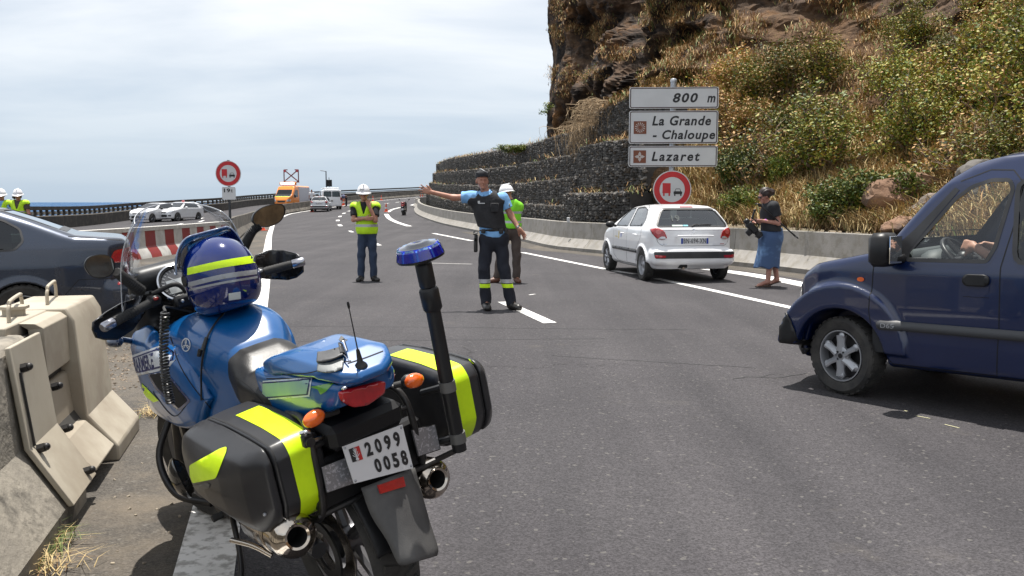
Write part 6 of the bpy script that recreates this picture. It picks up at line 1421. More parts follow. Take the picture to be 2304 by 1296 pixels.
# ---- the officer
def officer():
    loc = gp(1105, 696); loc.z = 0
    J = mkJ(pel=(.04, 0, .98), wst=(.01, 0, 1.14), chest=(-.03, 0, 1.36), neck=(-.075, -.01, 1.585), head=(-.115, -.04, 1.735), shL=(.155, 0, 1.50), shR=(-.235, 0, 1.52), elL=(.27, .0, 1.27), wrL=(.375, -.08, 1.10), elR=(-.50, .02, 1.51), wrR=(-.80, -.02, 1.585),
            hipL=(.13, 0, .95), hipR=(-.05, 0, .95), knL=(.175, -.03, .55), knR=(-.095, -.02, .55), anL=(.27, .0, .10), anR=(-.07, 0, .10), toL=(.37, -.12, .035), toR=(-.04, -.18, .035))
    fv = (.22, -1, -.08); Bt = basis((-.05, -1, 0))
    def vestf(P):
        g = .042; d = torso(P, J, Bt, g, 1.03)+wr(P, .004, 14, 2); q = (P-J['neck']) @ Bt; d = smax(d, half(P, (0, 0, 1.10), (-.12, 0, -1)), .02)
        d = smax(d, -(np.linalg.norm((P-(J['neck']+(0, -.03, .02)))*np.array((1, 1, .8)), axis=1)-.098), .02)
        for s in 'LR': d = smax(d, -cap(P, J['sh'+s]+(J['el'+s]-J['sh'+s])*.0+(0, 0, .02), J['el'+s], .098, .075), .015)
        return d
    tops = [('shirt', shirt(J, .98, .60, .020, Bt, 1.02), SKYB, None), ('ballistic_vest', vestf, mat('vest_black', (.012, .012, .014), .8, c2=(.022, .022, .025), ns=12, bump=.5, bs=22, bd=.02), None),
            ('trousers', trousers(J, 1.09, .024, .055, Bt), [NAVY, mat('silver_band', (.42, .43, .45), .4, .3), NEON], bandmi([(.365, .415, 1), (.305, .352, 2)]))]
    t, Bh, _ = person('police officer in light blue shirt and black vest with one arm stretched out', loc, J, dict(f=fv, body=(-.05, -1, 0)), {'R': ((-1, .0, .28), (0, -1, .1), 1, .12, .42), 'L': ((.62, -.1, -.72), (-.55, -.6, -.5), 1, .22, .3)}, tops, .0105)
    shoes(t, J, SHOE, 1.22, 'boot')
    c = J['head']; M = Matrix([[*Bh[i], c[i]] for i in range(3)]+[[0, 0, 0, 1]])
    # side cap: two peaked flaps
    rings = []
    for y, w_, z0, z1 in ((-.118, .012, .035, .075), (-.09, .062, .028, .128), (-.03, .084, .036, .150), (.04, .080, .050, .150), (.085, .055, .060, .132), (.108, .012, .066, .105)):
        rings.append([(-w_, y, z0), (-w_*1.0, y, z0+(z1-z0)*.6), (-.012, y, z1), (.012, y, z1), (w_, y, z0+(z1-z0)*.6), (w_, y, z0)])
    MB().loft(rings).build('cap', BLK, t, 50, M=M); MB().tube([(-.055, .075, .115), (-.01, .1, .135), (.02, .04, .158), (.03, -.03, .155)], .0045, 5).build('cap_braid', SIGNW, t, 60, M=M)
    sh = MB().sph((0, -.02, .02), (.078, .090, .075), 14); sh.build('cropped_hair', mat('cropped_hair', (.10, .06, .045), .8), t, 60, M=M)
    # collar, shoulder tab, belt, holster, radio, watch
    for s in (1, -1):
        m = MB(); p = J['neck']; m.add([(p[0]+s*.015, p[1]-.085, p[2]-.045), (p[0]+s*.075, p[1]-.035, p[2]+.02), (p[0]+s*.085, p[1]-.055, p[2]-.03), (p[0]+s*.045, p[1]-.105, p[2]-.075)], [(0, 1, 2, 3)]); o = m.build('collar', SKYB, t, 0); q = o.modifiers.new('s', 'SOLIDIFY'); q.thickness = .008
    m = MB(); rg = []
    for k in range(25): a = 2*PI*k/24; rg.append((.035+.178*math.cos(a), .138*math.sin(a), 1.075+.012*math.cos(a)))
    m.tube(rg, .024, 6, cap=False, flat=.4); m.build('belt', SHOE, t, 50)
    for x, y, w_, h_ in ((.14, -.13, .06, .07), (.20, -.06, .05, .08), (-.10, -.14, .06, .06)): MB().box((x, y, 1.065), (w_, .05, h_), ch=.012).build('belt_pouch', SHOE, t)
    m = MB(); m.box((-.20, -.02, .97), (.045, .10, .10), ch=.015); m.box((-.205, -.01, .88), (.05, .12, .20), ch=.02); m.box((-.222, -.03, 1.035), (.03, .05, .05), ch=.01); m.build('holster', SHOE, t); MB().cyl((-.18, -.10, 1.04), (-.225, -.08, 1.03), .012, n=8).build('holster_ring', STEEL, t)
    MB().box((-.12, -.162, 1.435), (.09, .008, .012)).build('name_tape', SIGNW, t, M=None); MB().box((-.155, -.158, 1.45), (.028, .008, .035), ch=.004).build('chest_badge', SIGNW, t); MB().box((.035, -.162, 1.42), (.045, .02, .02), ch=.004).build('pocket_clip', GREYMET, t); MB().box((.055, -.165, 1.38), (.11, .03, .12), ch=.012).build('chest_pocket', MATS['vest_black'], t)
    e = J['shL']+(J['elL']-J['shL'])*.42; m = MB(); m.sph((e[0]+.045, e[1]-.05, e[2]+.0), (.012, .028, .034), 10); m.build('shoulder_badge', mat('badge_gold', (.30, .28, .12), .5, c2=(.02, .02, .06), ns=60), t)
    w_ = J['wrL']; d_ = nrm(J['wrL']-J['elL']); m = MB().cyl(w_-d_*.035, w_-d_*.015, .034, n=14); m.build('watch_strap', SHOE, t); MB().sph(w_-d_*.025+np.array((.0, -.032, .0)), (.018, .008, .018), 10).build('watch_face', GREYMET, t)
    return t
officer()
# ---- worker with a hand on his chin
def worker1():
    loc = gp(826, 632); J = mkJ(pel=(.02, 0, .93), wst=(0, 0, 1.08), chest=(-.01, 0, 1.26), neck=(-.02, 0, 1.455), head=(-.035, -.02, 1.60), shL=(.175, 0, 1.38), shR=(-.20, 0, 1.38), elR=(-.215, -.09, 1.13), wrR=(.02, -.21, 1.155), elL=(.19, -.13, 1.12), wrL=(.085, -.16, 1.385),
                               hipL=(.10, 0, .90), hipR=(-.07, 0, .90), knL=(.115, -.01, .49), knR=(-.095, -.01, .49), anL=(.125, 0, .085), anR=(-.11, 0, .085), toL=(.21, -.13, .03), toR=(-.13, -.17, .03))
    Bt = basis((0, -1, 0)); tops = [('polo_shirt', shirt(J, 1.0, .72, .012, Bt, .95), BLK, None), ('hi_vis_vest', vest(J, .87, .034, Bt, .22, .98), [HIVIS, REFLG], bandmi([(1.0, 1.045, 1), (1.16, 1.195, 1)])), ('jeans', trousers(J, .98, .014, .045, Bt, .95), DENIM, None)]
    t, Bh, _ = person('worker in white hard hat and yellow vest standing in the road with hand at chin', loc, J, dict(f=(.18, -1, -.1), body=(0, -1, 0)), {'R': ((1, -.05, .0), (0, 1, 0), 1, .5, .05), 'L': ((-.25, .1, .8), (-.3, .9, 0), -1, 1.0, .02)}, tops, .012)
    o, M = helmet(t, J, Bh, WHELM); sunglasses(t, J, Bh); shoes(t, J, SHOE, 1.18); V, F = text_mesh('L', bold=.03); V = fit_text(V, -.075, -.05, .07, .115)
    MB().box((.03, .135, .09), (.085, .012, .045), ch=.004).build('helmet_label', SIGNW, o)
    m = MB().cyl((-.075, -.02, -.02), (-.07, 0, .05), .012); m.build('sideburn', HAIR, t, M=M)
worker1()
# ---- worker behind the officer, back to us
def worker2():
    loc = gp(1146, 636); J = mkJ(pel=(.02, 0, .95), wst=(.03, 0, 1.10), chest=(.04, 0, 1.28), neck=(.02, -.0, 1.48), head=(-.05, .03, 1.60), shL=(.16, .05, 1.38), shR=(-.12, -.02, 1.40), elL=(.10, .22, 1.20), elR=(-.14, .18, 1.18), wrL=(-.05, .27, 1.25), wrR=(-.12, .30, 1.25),
                               hipL=(.11, 0, .92), hipR=(-.06, 0, .92), knL=(.13, 0, .50), knR=(-.16, -.02, .50), anL=(.13, 0, .09), anR=(-.22, .0, .09), toL=(.17, -.14, .035), toR=(-.34, -.06, .035))
    Bt = basis((-.5, .8, 0)); GS = mat('grey_shirt', (.05, .045, .05), .85, c2=(.07, .065, .07), ns=9)
    tops = [('shirt', shirt(J, 1.0, 1.3, .012, Bt), GS, None), ('hi_vis_vest', vest(J, .98, .034, Bt, 0), [HIVISG, REFLG], bandmi([(1.08, 1.12, 1), (1.25, 1.285, 1)])), ('trousers', trousers(J, 1.02, .022, .09, Bt), BRN, None)]
    t, Bh, _ = person('worker with white hard hat and green vest half hidden behind the police officer', loc, J, dict(f=(-.75, .55, -.15), body=(-.5, .8, 0)), {'L': ((-.6, .6, .1), (0, 0, 1), 1, .4, .1), 'R': ((-.3, .8, .1), (0, 0, 1), -1, .4, .1)}, tops, .014)
    helmet(t, J, Bh, WHELM); shoes(t, J, mat('brown_leather', (.09, .035, .02), .5, c2=(.12, .05, .03), ns=9), 1.1)
worker2()
# ---- woman with a camera
def camera_woman():
    loc = gp(1728, 645); J = mkJ(pel=(.04, 0, .93), wst=(.01, 0, 1.05), chest=(-.01, 0, 1.25), neck=(-.045, 0, 1.43), head=(-.105, 0, 1.555), shL=(.01, -.16, 1.38), shR=(-.01, .16, 1.38), elL=(.09, -.20, 1.10), wrL=(-.17, -.17, 1.135), elR=(.03, .18, 1.12), wrR=(-.21, .06, 1.12),
                                   hipL=(.04, -.09, .90), hipR=(.04, .09, .90), knL=(.0, -.08, .50), knR=(.11, .08, .50), anL=(-.03, -.08, .09), anR=(.17, .07, .12), toL=(-.19, -.09, .03), toR=(.05, .08, .03))
    f = (-1, -.12, -.35); Bt = basis((-1, -.1, 0)); SK2 = mat('skin_warm', (.40, .20, .15), .5, c2=(.33, .15, .11), ns=14)
    def skirt(P):
        z = P[:, 2]; tt = np.clip((.99-z)/.65, 0, 1); cx = .045-.075*tt; hp = np.exp(-((tt-.22)/.2)**2); rx = .160+.055*tt+.035*hp+.012*np.sin(np.arctan2(P[:, 1], P[:, 0]-cx)*7)*tt; ry = .165+.035*tt+.035*hp; q = np.hypot((P[:, 0]-cx)/rx, (P[:, 1])/ry); d = (q-1)*.15; d = np.maximum(d, z-1.01); return smax(d, .335+.02*np.sin(P[:, 0]*30)-z, .01)
    def hairf(P):
        q = (P-J['head']) @ Bh_; d = ell(q, (0, -.03, .04), (.095, .106, .105)); d = smin(d, ell(q, (0, -.14, .02), (.055, .055, .06)), .03); d += .004*np.sin(q[:, 0]*160+q[:, 2]*60); return smax(d, -ell(q, (0, .09, -.03), (.07, .085, .085)), .01)
    Bh_ = basis(f)
    tops = [('t_shirt', shirt(J, .955, .62, .026, Bt, 1.12), BLK, None), ('skirt', skirt, mat('denim_skirt', (.045, .085, .18), .85, c2=(.11, .20, .36), ns=3.2, nd=3, lo=.5, hi=.62, bump=.3, bs=60), None), ('hair', hairf, HAIR, None)]
    t, Bh, _ = person('woman in black top and denim skirt walking by the barrier looking down at her camera', loc, J, dict(f=f, body=(-1, -.1, 0)), {'L': ((-1, .2, .0), (0, .6, .6), 1, .7, .1), 'R': ((-1, -.2, .0), (0, -.6, .6), -1, .7, .1)}, tops, .012, skin=SK2, fat=1.0)
    M = Matrix([[*Bh[i], J['head'][i]] for i in range(3)]+[[0, 0, 0, 1]]); sunglasses(t, J, Bh)
    for k in 'LR':
        a = J['an'+k]; b = J['to'+k]; v = nrm((b-a)*(1, 1, 0)); p = MB(); p.box((0, 0, 0), (.26, .09, .02), ch=.009, M=TR(tuple((a+b)/2*(1, 1, 0)+np.array((0, 0, .014 if k == 'L' else .05))), rz=math.atan2(v[1], v[0]), ry=0 if k == 'L' else .30)); p.build('sandal', mat('sandal_brown', (.06, .035, .025), .7), t)
    m = MB().cyl(J['wrL']+np.array((.03, 0, 0)), J['wrL']+np.array((.055, 0, 0)), .033, n=14); m.build('bracelet', mat('purple_bead', (.25, .06, .40), .4, c2=(.55, .15, .4), ns=60), t)
    # camera rig held low
    c = thing('video_camera', 'black video camera with top handle held low by the woman', 'camera', loc+Vector((-.34, -.12, 1.02))); ax = axes((0, 0, 0), (.62, 0, -.62), (0, 1, 0)); c.rotation_euler = ax.to_euler()
    m = MB(); m.box((0, 0, 0), (.22, .10, .12), ch=.02); m.box((-.13, 0, .01), (.10, .08, .09), ch=.02); m.build('camera_body', BLACKPL, c); MB().cyl((.11, 0, 0), (.22, 0, 0), .045, .052, 16).build('lens', BLACKPL, c); m = MB(); m.tube([(-.09, 0, .06), (-.07, 0, .12), (.05, 0, .12), (.07, 0, .06)], .012, 6); m.build('top_handle', BLACKPL, c)
    MB().box((.17, 0, -.0), (.05, .12, .12), ch=.01).build('lens_hood', BLACKPL, c); m = MB(); m.tube([(-.10, 0, .10), (-.17, 0, .22)], .018, 8); m.sph((-.175, 0, .235), .026, 8); m.build('microphone', BLACKPL, c); MB().box((0, .07, .03), (.10, .02, .07), ch=.005).build('side_screen', BLACKPL, c); m = MB().box((.02, -.03, -.10), (.10, .06, .09), ch=.015); m.build('battery', BLACKPL, c)
    s = thing('monopod', 'black monopod slung diagonally behind the woman with the camera', 'monopod', loc+Vector((.07, -.24, 1.15))); m = MB(); m.tube([(-.30, .02, .24), (.26, 0, -.24)], .013, 8); m.build('pole', BLACKPL, s); m = MB(); m.tube([(.26, 0, -.24), (.30, 0, -.275)], .016, 8); m.lathe([(.001, 0), (.04, 0), (.04, .012), (.015, .03)], 14, M=TR((.31, 0, -.30), ry=.6)); m.build('foot', BLACKPL, s); m = MB(); m.sph((-.31, .02, .25), (.035, .03, .03), 10); m.box((-.34, .02, .27), (.09, .05, .02), ch=.006); m.build('mount_head', BLACKPL, s)
camera_woman()
# ---- two workers at the far left behind the saloon
def left_worker(px, label, long_hair, sh, h=.018):
    loc = at(px, 455+1.45*1950/23, 23); loc.z = 0; J = mkJ(head=(0, -.02, 1.63), neck=(0, 0, 1.47), elL=(.26, -.02, 1.14), wrL=(.24, -.10, .95), elR=(-.26, -.02, 1.14), wrR=(-.24, -.1, .95)); Bt = basis((.1, -1, 0))
    tops = [('shirt', shirt(J, .98, .6, .012, Bt), sh, None), ('hi_vis_vest', vest(J, .90, .034, Bt, .2), [HIVIS, REFLG], bandmi([(1.03, 1.07, 1), (1.19, 1.225, 1)])), ('trousers', trousers(J, .98, .016, .07, Bt), DENIM, None)]
    t, Bh, _ = person(label, loc, J, dict(f=(.3, -1, -.2), body=(.1, -1, 0)), {'L': ((0, -.3, -1), (-1, 0, 0), 1, .3, .1), 'R': ((0, -.3, -1), (1, 0, 0), -1, .3, .1)}, tops, h); helmet(t, J, Bh, WHELM); shoes(t, J, SHOE)
    if long_hair:
        def hf(P): q = (P-J['head']) @ Bh; return smax(smin(ell(q, (0, -.03, 0), (.092, .095, .11)), ell(q, (.09, .0, -.05), (.05, .04, .05)), .04)+.004*np.sin(q[:, 0]*120), -ell(q, (0, .09, -.02), (.06, .08, .1)), .01)
        sdf_obj('hair', hf, J['head']-.2, J['head']+.2, .014, HAIR, t)
left_worker(12, 'worker in white hard hat and yellow vest at the far left edge', False, SKYB); left_worker(49, 'long-haired worker in hard hat and yellow vest right of her colleague at the left', True, BRN)
# ---- small far figures
def far_person(px, py, label, bend, top_m, Y=None, h=.03):
    loc = gp(px, py); J = mkJ()
    if bend: J = mkJ(pel=(0, 0, .95), wst=(.1*bend, -.0, 1.05), chest=(.28*bend, 0, 1.13), neck=(.46*bend, 0, 1.15), head=(.58*bend, 0, 1.12), shL=(.40*bend, -.18, 1.12), shR=(.40*bend, .18, 1.12), elL=(.45*bend, -.2, .86), elR=(.45*bend, .2, .86), wrL=(.5*bend, -.15, .62), wrR=(.5*bend, .15, .62), knL=(.03, -.1, .5), knR=(.03, .1, .5), anL=(0, -.1, .09), anR=(0, .1, .09), toL=(.17*bend, -.1, .03), toR=(.17*bend, .1, .03), hipL=(0, -.09, .93), hipR=(0, .09, .93))
    f = (bend or .1, -.1 if bend else -1, -.2); Bt = basis(f); t, Bh, _ = person(label, loc, J, dict(f=f), {}, [('shirt', shirt(J, .9, .7, .02, Bt), top_m, None), ('trousers', trousers(J, 1.0, .02, .07, Bt), NAVY, None)], h); 
    c = J['head']; MB().sph((c[0], c[1], c[2]+.035), (.09, .1, .09), 10).build('hair', HAIR, t, 60); return t
WSH = mat('white_shirt', (.6, .6, .62), .8); PLD = mat('grey_blue_shirt', (.10, .11, .19), .8)
far_person(702, 470, 'person in white shirt standing behind the silver car', 0, WSH).scale = (1, 1, 1.1); far_person(767, 465.5, 'man in grey-blue shirt bending over, left of two at the far barrier', 1, PLD); far_person(779, 465, 'crouching man in dark clothes facing the other bending man', -1, NAVY)
# ---- the van driver, seen through the side window
def driver():
    M = Matrix.Translation(VAN.location) @ VAN.rotation_euler.to_matrix().to_4x4()
    J = mkJ(pel=(-1.38, .38, .72), wst=(-1.40, .38, .88), chest=(-1.42, .38, 1.06), neck=(-1.42, .38, 1.27), head=(-1.40, .38, 1.41), shL=(-1.38, .57, 1.20), shR=(-1.38, .19, 1.20), elL=(-1.06, .66, 1.02), wrL=(-.84, .55, 1.12), elR=(-1.12, .16, 1.0), wrR=(-.86, .22, 1.10),
            hipL=(-1.36, .46, .70), hipR=(-1.36, .30, .70), knL=(-.92, .48, .80), knR=(-.92, .28, .80), anL=(-.6, .48, .50), anR=(-.6, .28, .50), toL=(-.46, .48, .47), toR=(-.46, .28, .47))
    f = (1, 0, -.05); Bt = basis(f); t, Bh, _ = person('driver of the blue van with a bare arm on the steering wheel', (0, 0, 0), J, dict(f=f, seat=1), {'L': ((.85, -.3, .15), (.2, -.9, -.2), 1, .9, .05), 'R': ((.85, .3, .15), (.2, .9, -.2), -1, .9, .05)}, [('shirt', shirt(J, .66, .6, .014, Bt), PLD, None), ('trousers', trousers(J, .95, .014, .2, Bt), DENIM, None)], .013, skin=mat('skin_driver', (.45, .24, .16), .5, c2=(.38, .18, .12), ns=14))
    t.matrix_world = M; c = J['head']; MB().sph((c[0]-.01, c[1], c[2]+.035), (.095, .083, .09), 12).build('hair', HAIR, t, 60)
driver()
# ================================================================ POLICE MOTORCYCLE
PSI, PHI = R(40), R(12.5)
_s, _c = math.sin(PSI), math.cos(PSI); _F = Vector((-_s, _c, 0)); _L = Vector((-_c, -_s, 0)); _Z = Vector((0, 0, 1))
_L2 = _L*math.cos(PHI)-_Z*math.sin(PHI); _U = _Z*math.cos(PHI)+_L*math.sin(PHI)
BM = Matrix((_F, _L2, _U)).transposed().to_4x4(); BM.translation = Vector((-.50, 2.90, 0)); BMI = BM.inverted()
CL = BMI @ Vector((0, 0, CAMH)); BMI3 = BMI.to_3x3()
def BL(px, py, ax, val):
    d = BMI3 @ ray(px, py); t = (val-CL[ax])/d[ax]; return CL+d*t
def BX(px, py, x): return BL(px, py, 0, x)
def BY(px, py, y): return BL(px, py, 1, y)
BLUE = mat('gendarmerie_blue', (.001, .072, .235), .3, .0, coat=.6, c2=(.0012, .08, .26), ns=3); BLUED = BLUE
DKBL = mat('dark_blue_paint', (.004, .022, .11), .25, .1, coat=.8); SEATM = mat('seat_vinyl', (.012, .012, .013), .36, spec=.22, c2=(.032, .031, .030), ns=7, bump=.2, bs=160, bd=.002)
CASE = mat('case_plastic', (.018, .018, .020), .34, spec=.4, c2=(.028, .028, .030), ns=5, bump=.12, bs=220, bd=.001); NEONY = mat('neon_tape', (.60, .85, .005), .38, c2=(.55, .80, .005), ns=30, bump=.25, bs=170, bd=.002)
REFLX = mat('reflector_grey', (.22, .22, .235), .35, .4, c2=(.42, .42, .45), ns=130, lo=.55, hi=.6); WHT = mat('white_sticker', (.55, .57, .60), .45); NVY = mat('navy_print', (.01, .015, .10), .45)
bike = thing('motorcycle', 'blue police motorcycle with neon striped panniers on its side stand in the foreground', 'motorcycle'); bike.matrix_world = BM
def pxcast(bvh, px, py, off):
    d = (BMI3 @ ray(px, py)).normalized(); h = bvh.ray_cast(CL, d, 20)
    if h[0] is None: h = bvh.find_nearest(CL+d*3.4)
    n = h[1] if h[1].dot(d) < 0 else -h[1]; return h[0]+n*off
def pxdecal(name, bvh, poly, m, parent, off=.0015, st=6, thick=0):
    V2, F = tri2d(poly, st); o = MB().add([pxcast(bvh, v[0], v[1], off) for v in V2], F).build(name, m, parent, 180)
    if thick: q = o.modifiers.new('s', 'SOLIDIFY'); q.thickness = thick; q.offset = -1
    return o
def quadmap(V, q):
    """text box -> pixel quad (bl, br, tr, tl)"""
    xs = [v[0] for v in V]; ys = [v[1] for v in V]; a, b, c, d = min(xs), max(xs), min(ys), max(ys); out = []
    for v in V:
        s = (v[0]-a)/(b-a); t = (v[1]-c)/(d-c); out.append(tuple(Vector(q[0])*(1-s)*(1-t)+Vector(q[1])*s*(1-t)+Vector(q[2])*s*t+Vector(q[3])*(1-s)*t))
    return out
def bvh_sdf(name, f, lo, hi, h, m, parent=None):
    o = sdf_obj(name, f, lo, hi, h, m, parent or bike); return o, bvh_of(o)
# ---- wheels, frame, engine
def wheel_moto(x, z, r, wd, name, steer=0):
    M = TR((x, 0, z), rz=steer) @ Matrix.Rotation(PI/2, 4, 'X'); rr = r*.74; h = wd/2
    prof = [(rr, -h*.7), (r*.90, -h), (r*.97, -h*.65), (r, 0), (r*.97, h*.65), (r*.90, h), (rr, h*.7)]
    t = MB().lathe(prof, 48, close=True)
    for k in range(48):
        a = 2*PI*k/48
        for s in (-1, 1): t.box((r*.985, 0, s*h*.45), (.012, .02, h*.6), M=Matrix.Rotation(a, 4, 'Z') @ Matrix.Rotation(s*.4, 4, 'X'))
    o = t.build('wheel', TYRE, bike, 40, M=M); m = MB().lathe([(rr+.004, -h*.7), (rr-.02, -h*.5), (rr-.02, h*.5), (rr+.004, h*.7)], 40, close=True)
    for k in range(5):
        a = 2*PI*k/5; c, s = math.cos(a), math.sin(a); m.tube([(c*.03, s*.03, 0), (c*(rr-.01), s*(rr-.01), 0)], [.022, .018], 8)
    m.lathe([(.05, -h*.6), (.05, h*.6), (0, h*.6)], 20); m.build('rim', mat('rim_grey', (.16, .16, .17), .4, .7), o, 40)
    d = MB(); 
    for s in ((-1,) if r > .315 else (-1, 1)): d.lathe([(.08, s*h*.72), (.135, s*h*.72), (.135, s*h*.78), (.08, s*h*.78)], 32, close=True)
    d.build('brake_disc', STEEL, o, 40); return o
wheel_moto(0, .32, .325, .165, 'w'); wheel_moto(1.36, .305, .305, .12, 'w', R(10))
m = MB(); 
for s in (1, -1): m.tube(crv([(0, s*.115, .33), (.25, s*.12, .36), (.50, s*.10, .42)], 4), [.03, .03, .035, .04], 8); m.tube(crv([(.45, s*.13, .45), (.65, s*.16, .62), (.85, s*.12, .80), (.98, s*.05, .93)], 4), .030, 8, flat=.6)
m.build('frame', mat('frame_grey', (.10, .10, .105), .4, .6), bike, 60)
def eng(P):
    d = rbox(P, (.72, 0, .42), (.22, .17, .14), .05); d = smin(d, rbox(P, (.80, 0, .60), (.14, .15, .14), .04), .05); d = smin(d, cyl_y(P, .62, .42, .11, 0, .21), .02); return smin(d, rbox(P, (.55, 0, .62), (.22, .13, .10), .04), .04)
sdf_obj('engine', eng, (.3, -.25, .22), (1.05, .25, .82), .016, mat('engine_black', (.03, .03, .032), .45, .5, c2=(.055, .05, .045), ns=9), bike)
m = MB(); [m.tube([(.50, -.21, z_), (.95, -.20, z_)], .004, 5) for z_ in (.40, .44)]; m.box((.98, 0, .62), (.05, .34, .24), ch=.01); m.build('radiator', DARKMET, bike)
m = MB(); m.tube(crv([(.62, .17, .30), (.45, .24, .16), (.42, .33, .03)], 5), .011, 8); m.box((.42, .34, .015), (.09, .05, .012), ch=.004); m.build('side_stand', DARKMET, bike, 60)
for s in (1, -1): MB().tube([(.60, s*.15, .33), (.60, s*.25, .325)], .014, 8).build('footrest', RUBBER, bike); MB().tube(crv([(.25, s*.17, .62), (.18, s*.22, .48), (.22, s*.27, .44)], 4), .012, 8).build('pillion_footrest', DARKMET, bike, 60)
m = MB()
for k in range(54):      # chain links
    a = k/54; x = (.02+.42*(a*2)) if a < .5 else (.44-.42*((a-.5)*2)); z = (.405+.035*(a*2)) if a < .5 else (.36-.12*((a-.5)*2)); m.box((x, .095, z), (.013, .012, .012))
m.build('chain', STEEL, bike); MB().lathe([(.07, -.004), (.105, -.004), (.105, .004), (.07, .004)], 28, close=True, M=TR((0, .095, .32)) @ Matrix.Rotation(PI/2, 4, 'X')).build('sprocket', DARKMET, bike); MB().lathe([(.05, -.003), (.115, -.003), (.115, .003), (.05, .003)], 28, close=True, M=TR((0, -.115, .32)) @ Matrix.Rotation(PI/2, 4, 'X')).build('rear_brake_disc', STEEL, bike)
# fork and front mudguard
for s in (1, -1): MB().tube([(1.36, s*.095, .305), (1.22, s*.095, .62), (1.07, s*.095, .98)], [.03, .028, .022], 12).build('fork_leg', DARKMET, bike, 50)
def fmud(P):
    r = np.hypot(P[:, 0]-1.36, P[:, 2]-.305); a = np.arctan2(P[:, 2]-.305, P[:, 0]-1.36); d = np.maximum(np.abs(r-.335)-.007, np.abs(P[:, 1])-.075); return np.maximum(d, np.abs(a-1.75)-1.05)*.9
sdf_obj('front_mudguard', fmud, (.95, -.1, .3), (1.75, .1, .68), .008, BLUE, bike)
# ---- tank and fairing
def tankf(P):
    k = .07; S = [(.30, .84), (.335, .925), (.40, .985), (.50, 1.055), (.60, 1.095), (.72, 1.095), (.84, 1.06), (.95, .98), (1.0, .86), (.9, .70), (.62, .66), (.40, .70)]
    Q = [(-.5, .5), (.17, .66), (.205, .78), (.215, .92), (.185, 1.02), (.10, 1.085), (-.5, 1.10)]; Pl = [(.26, -.5), (.29, .085), (.40, .125), (.48, .175), (.58, .205), (.80, .215), (1.02, .21), (1.10, -.5)]
    ay = np.abs(P[:, 1]); d = smax(smax(poly2(P[:, 0], P[:, 2], S), poly2(ay, P[:, 2], Q), k), poly2(P[:, 0], ay, Pl), k)
    return smax(d, -ell(np.stack([P[:, 0], ay, P[:, 2]], 1), (.42, .275, .80), (.17, .12, .13)), .06)
def fairf(P):
    S = [(.50, .80), (.56, .92), (.66, .985), (.78, .985), (.86, 1.0), (.96, 1.055), (1.06, 1.02), (1.20, .95), (1.30, .84), (1.30, .72), (1.18, .64), (.98, .60), (.86, .615), (.70, .655), (.58, .70)]
    Q = [(-.5, .55), (.15, .58), (.235, .66), (.268, .76), (.275, .86), (.26, .95), (.20, 1.03), (.14, 1.07), (-.5, 1.07)]; Pl = [(.42, -.5), (.46, .19), (.60, .232), (.80, .262), (.98, .272), (1.08, .25), (1.20, .19), (1.30, .10), (1.34, -.5)]
    ay = np.abs(P[:, 1]); d = smax(smax(poly2(P[:, 0], P[:, 2], S), poly2(ay, P[:, 2], Q), .035), poly2(P[:, 0], ay, Pl), .04)
    d = smax(d, -rbox(P, (.86, 0, 1.02), (.22, .17, .15), .05), .03)     # cockpit opening
    d = smax(d, -rbox(P, (.86, 0, .66), (.36, .17, .20), .05), .02)      # hollow behind
    q = np.stack([P[:, 0], ay, P[:, 2]], 1)
    return d
tank, tb = bvh_sdf('fuel_tank', tankf, (.22, -.26, .6), (1.12, .26, 1.16), .0085, BLUE); fair, fb = bvh_sdf('fairing', fairf, (.38, -.32, .5), (1.38, .32, 1.13), .0085, BLUE)
# knee panels in grey black under the tank, side frame cover
# GENDARMERIE panel wrapping round the fairing
def onfair(pts, off): return project(fb, pts, lambda v: (v[0], 1.2, v[1]), (0, -1, 0), off)
def side_panel(x0, x1, z, name):
    pl = []; 
def panelpoly(g):     # arrow-ended band: front is +x, rear tip at low x
    return [(1.32, .775+g), (1.32, .855-g), (1.05, .918-g), (.70, 1.000-g*.8), (.60+g*1.4, .965), (.66+g, .917+g)]
V2, F = tri2d(panelpoly(0), .02); pan = MB().add(onfair(V2, .0018), F).build('name_panel', WHT, fair, 180)
def bandstrip(g0, g1, nm, m_, off):
    a = panelpoly(g0); b = panelpoly(g1); V2, F = tri2d(a, .02, holes=[b]); return MB().add(onfair(V2, off), F).build(nm, m_, pan, 180)
bandstrip(.009, .015, 'border', NVY, .0024)
V, F = text_mesh('GENDARMERIE', bold=.03); V = fit_text(V, 1.145, .785, 0, 1); V = [(x, .793+(1.3-x)*.222+t*.056) for x, t in V]
MB().add(onfair(V, .0027), F).build('lettering', NVY, pan, 0)
pxdecal('rivet', fb, [(364+6*math.cos(a), 799+6*math.sin(a)) for a in np.linspace(0, 2*PI, 10)[:-1]], CHROME, fair, .006, 5)
pxdecal('neon_sticker', fb, [(311, 858), (320, 862), (358, 901), (346, 905), (330, 893), (316, 872)], NEONY, fair, .002)
pxdecal('intake_edge', fb, rpoly([(332, 842), (374, 835), (430, 902), (404, 926), (350, 876)], 5, 3), DKBL, fair, .0014, 6)
pxdecal('intake_shade', fb, rpoly([(337, 843), (372, 838), (423, 901), (403, 919), (355, 872)], 4, 3), mat('intake_shade_black', (.004, .004, .005), .8), fair, .002, 6)  # flat decal on the fairing; shade inside the intake hole painted as black
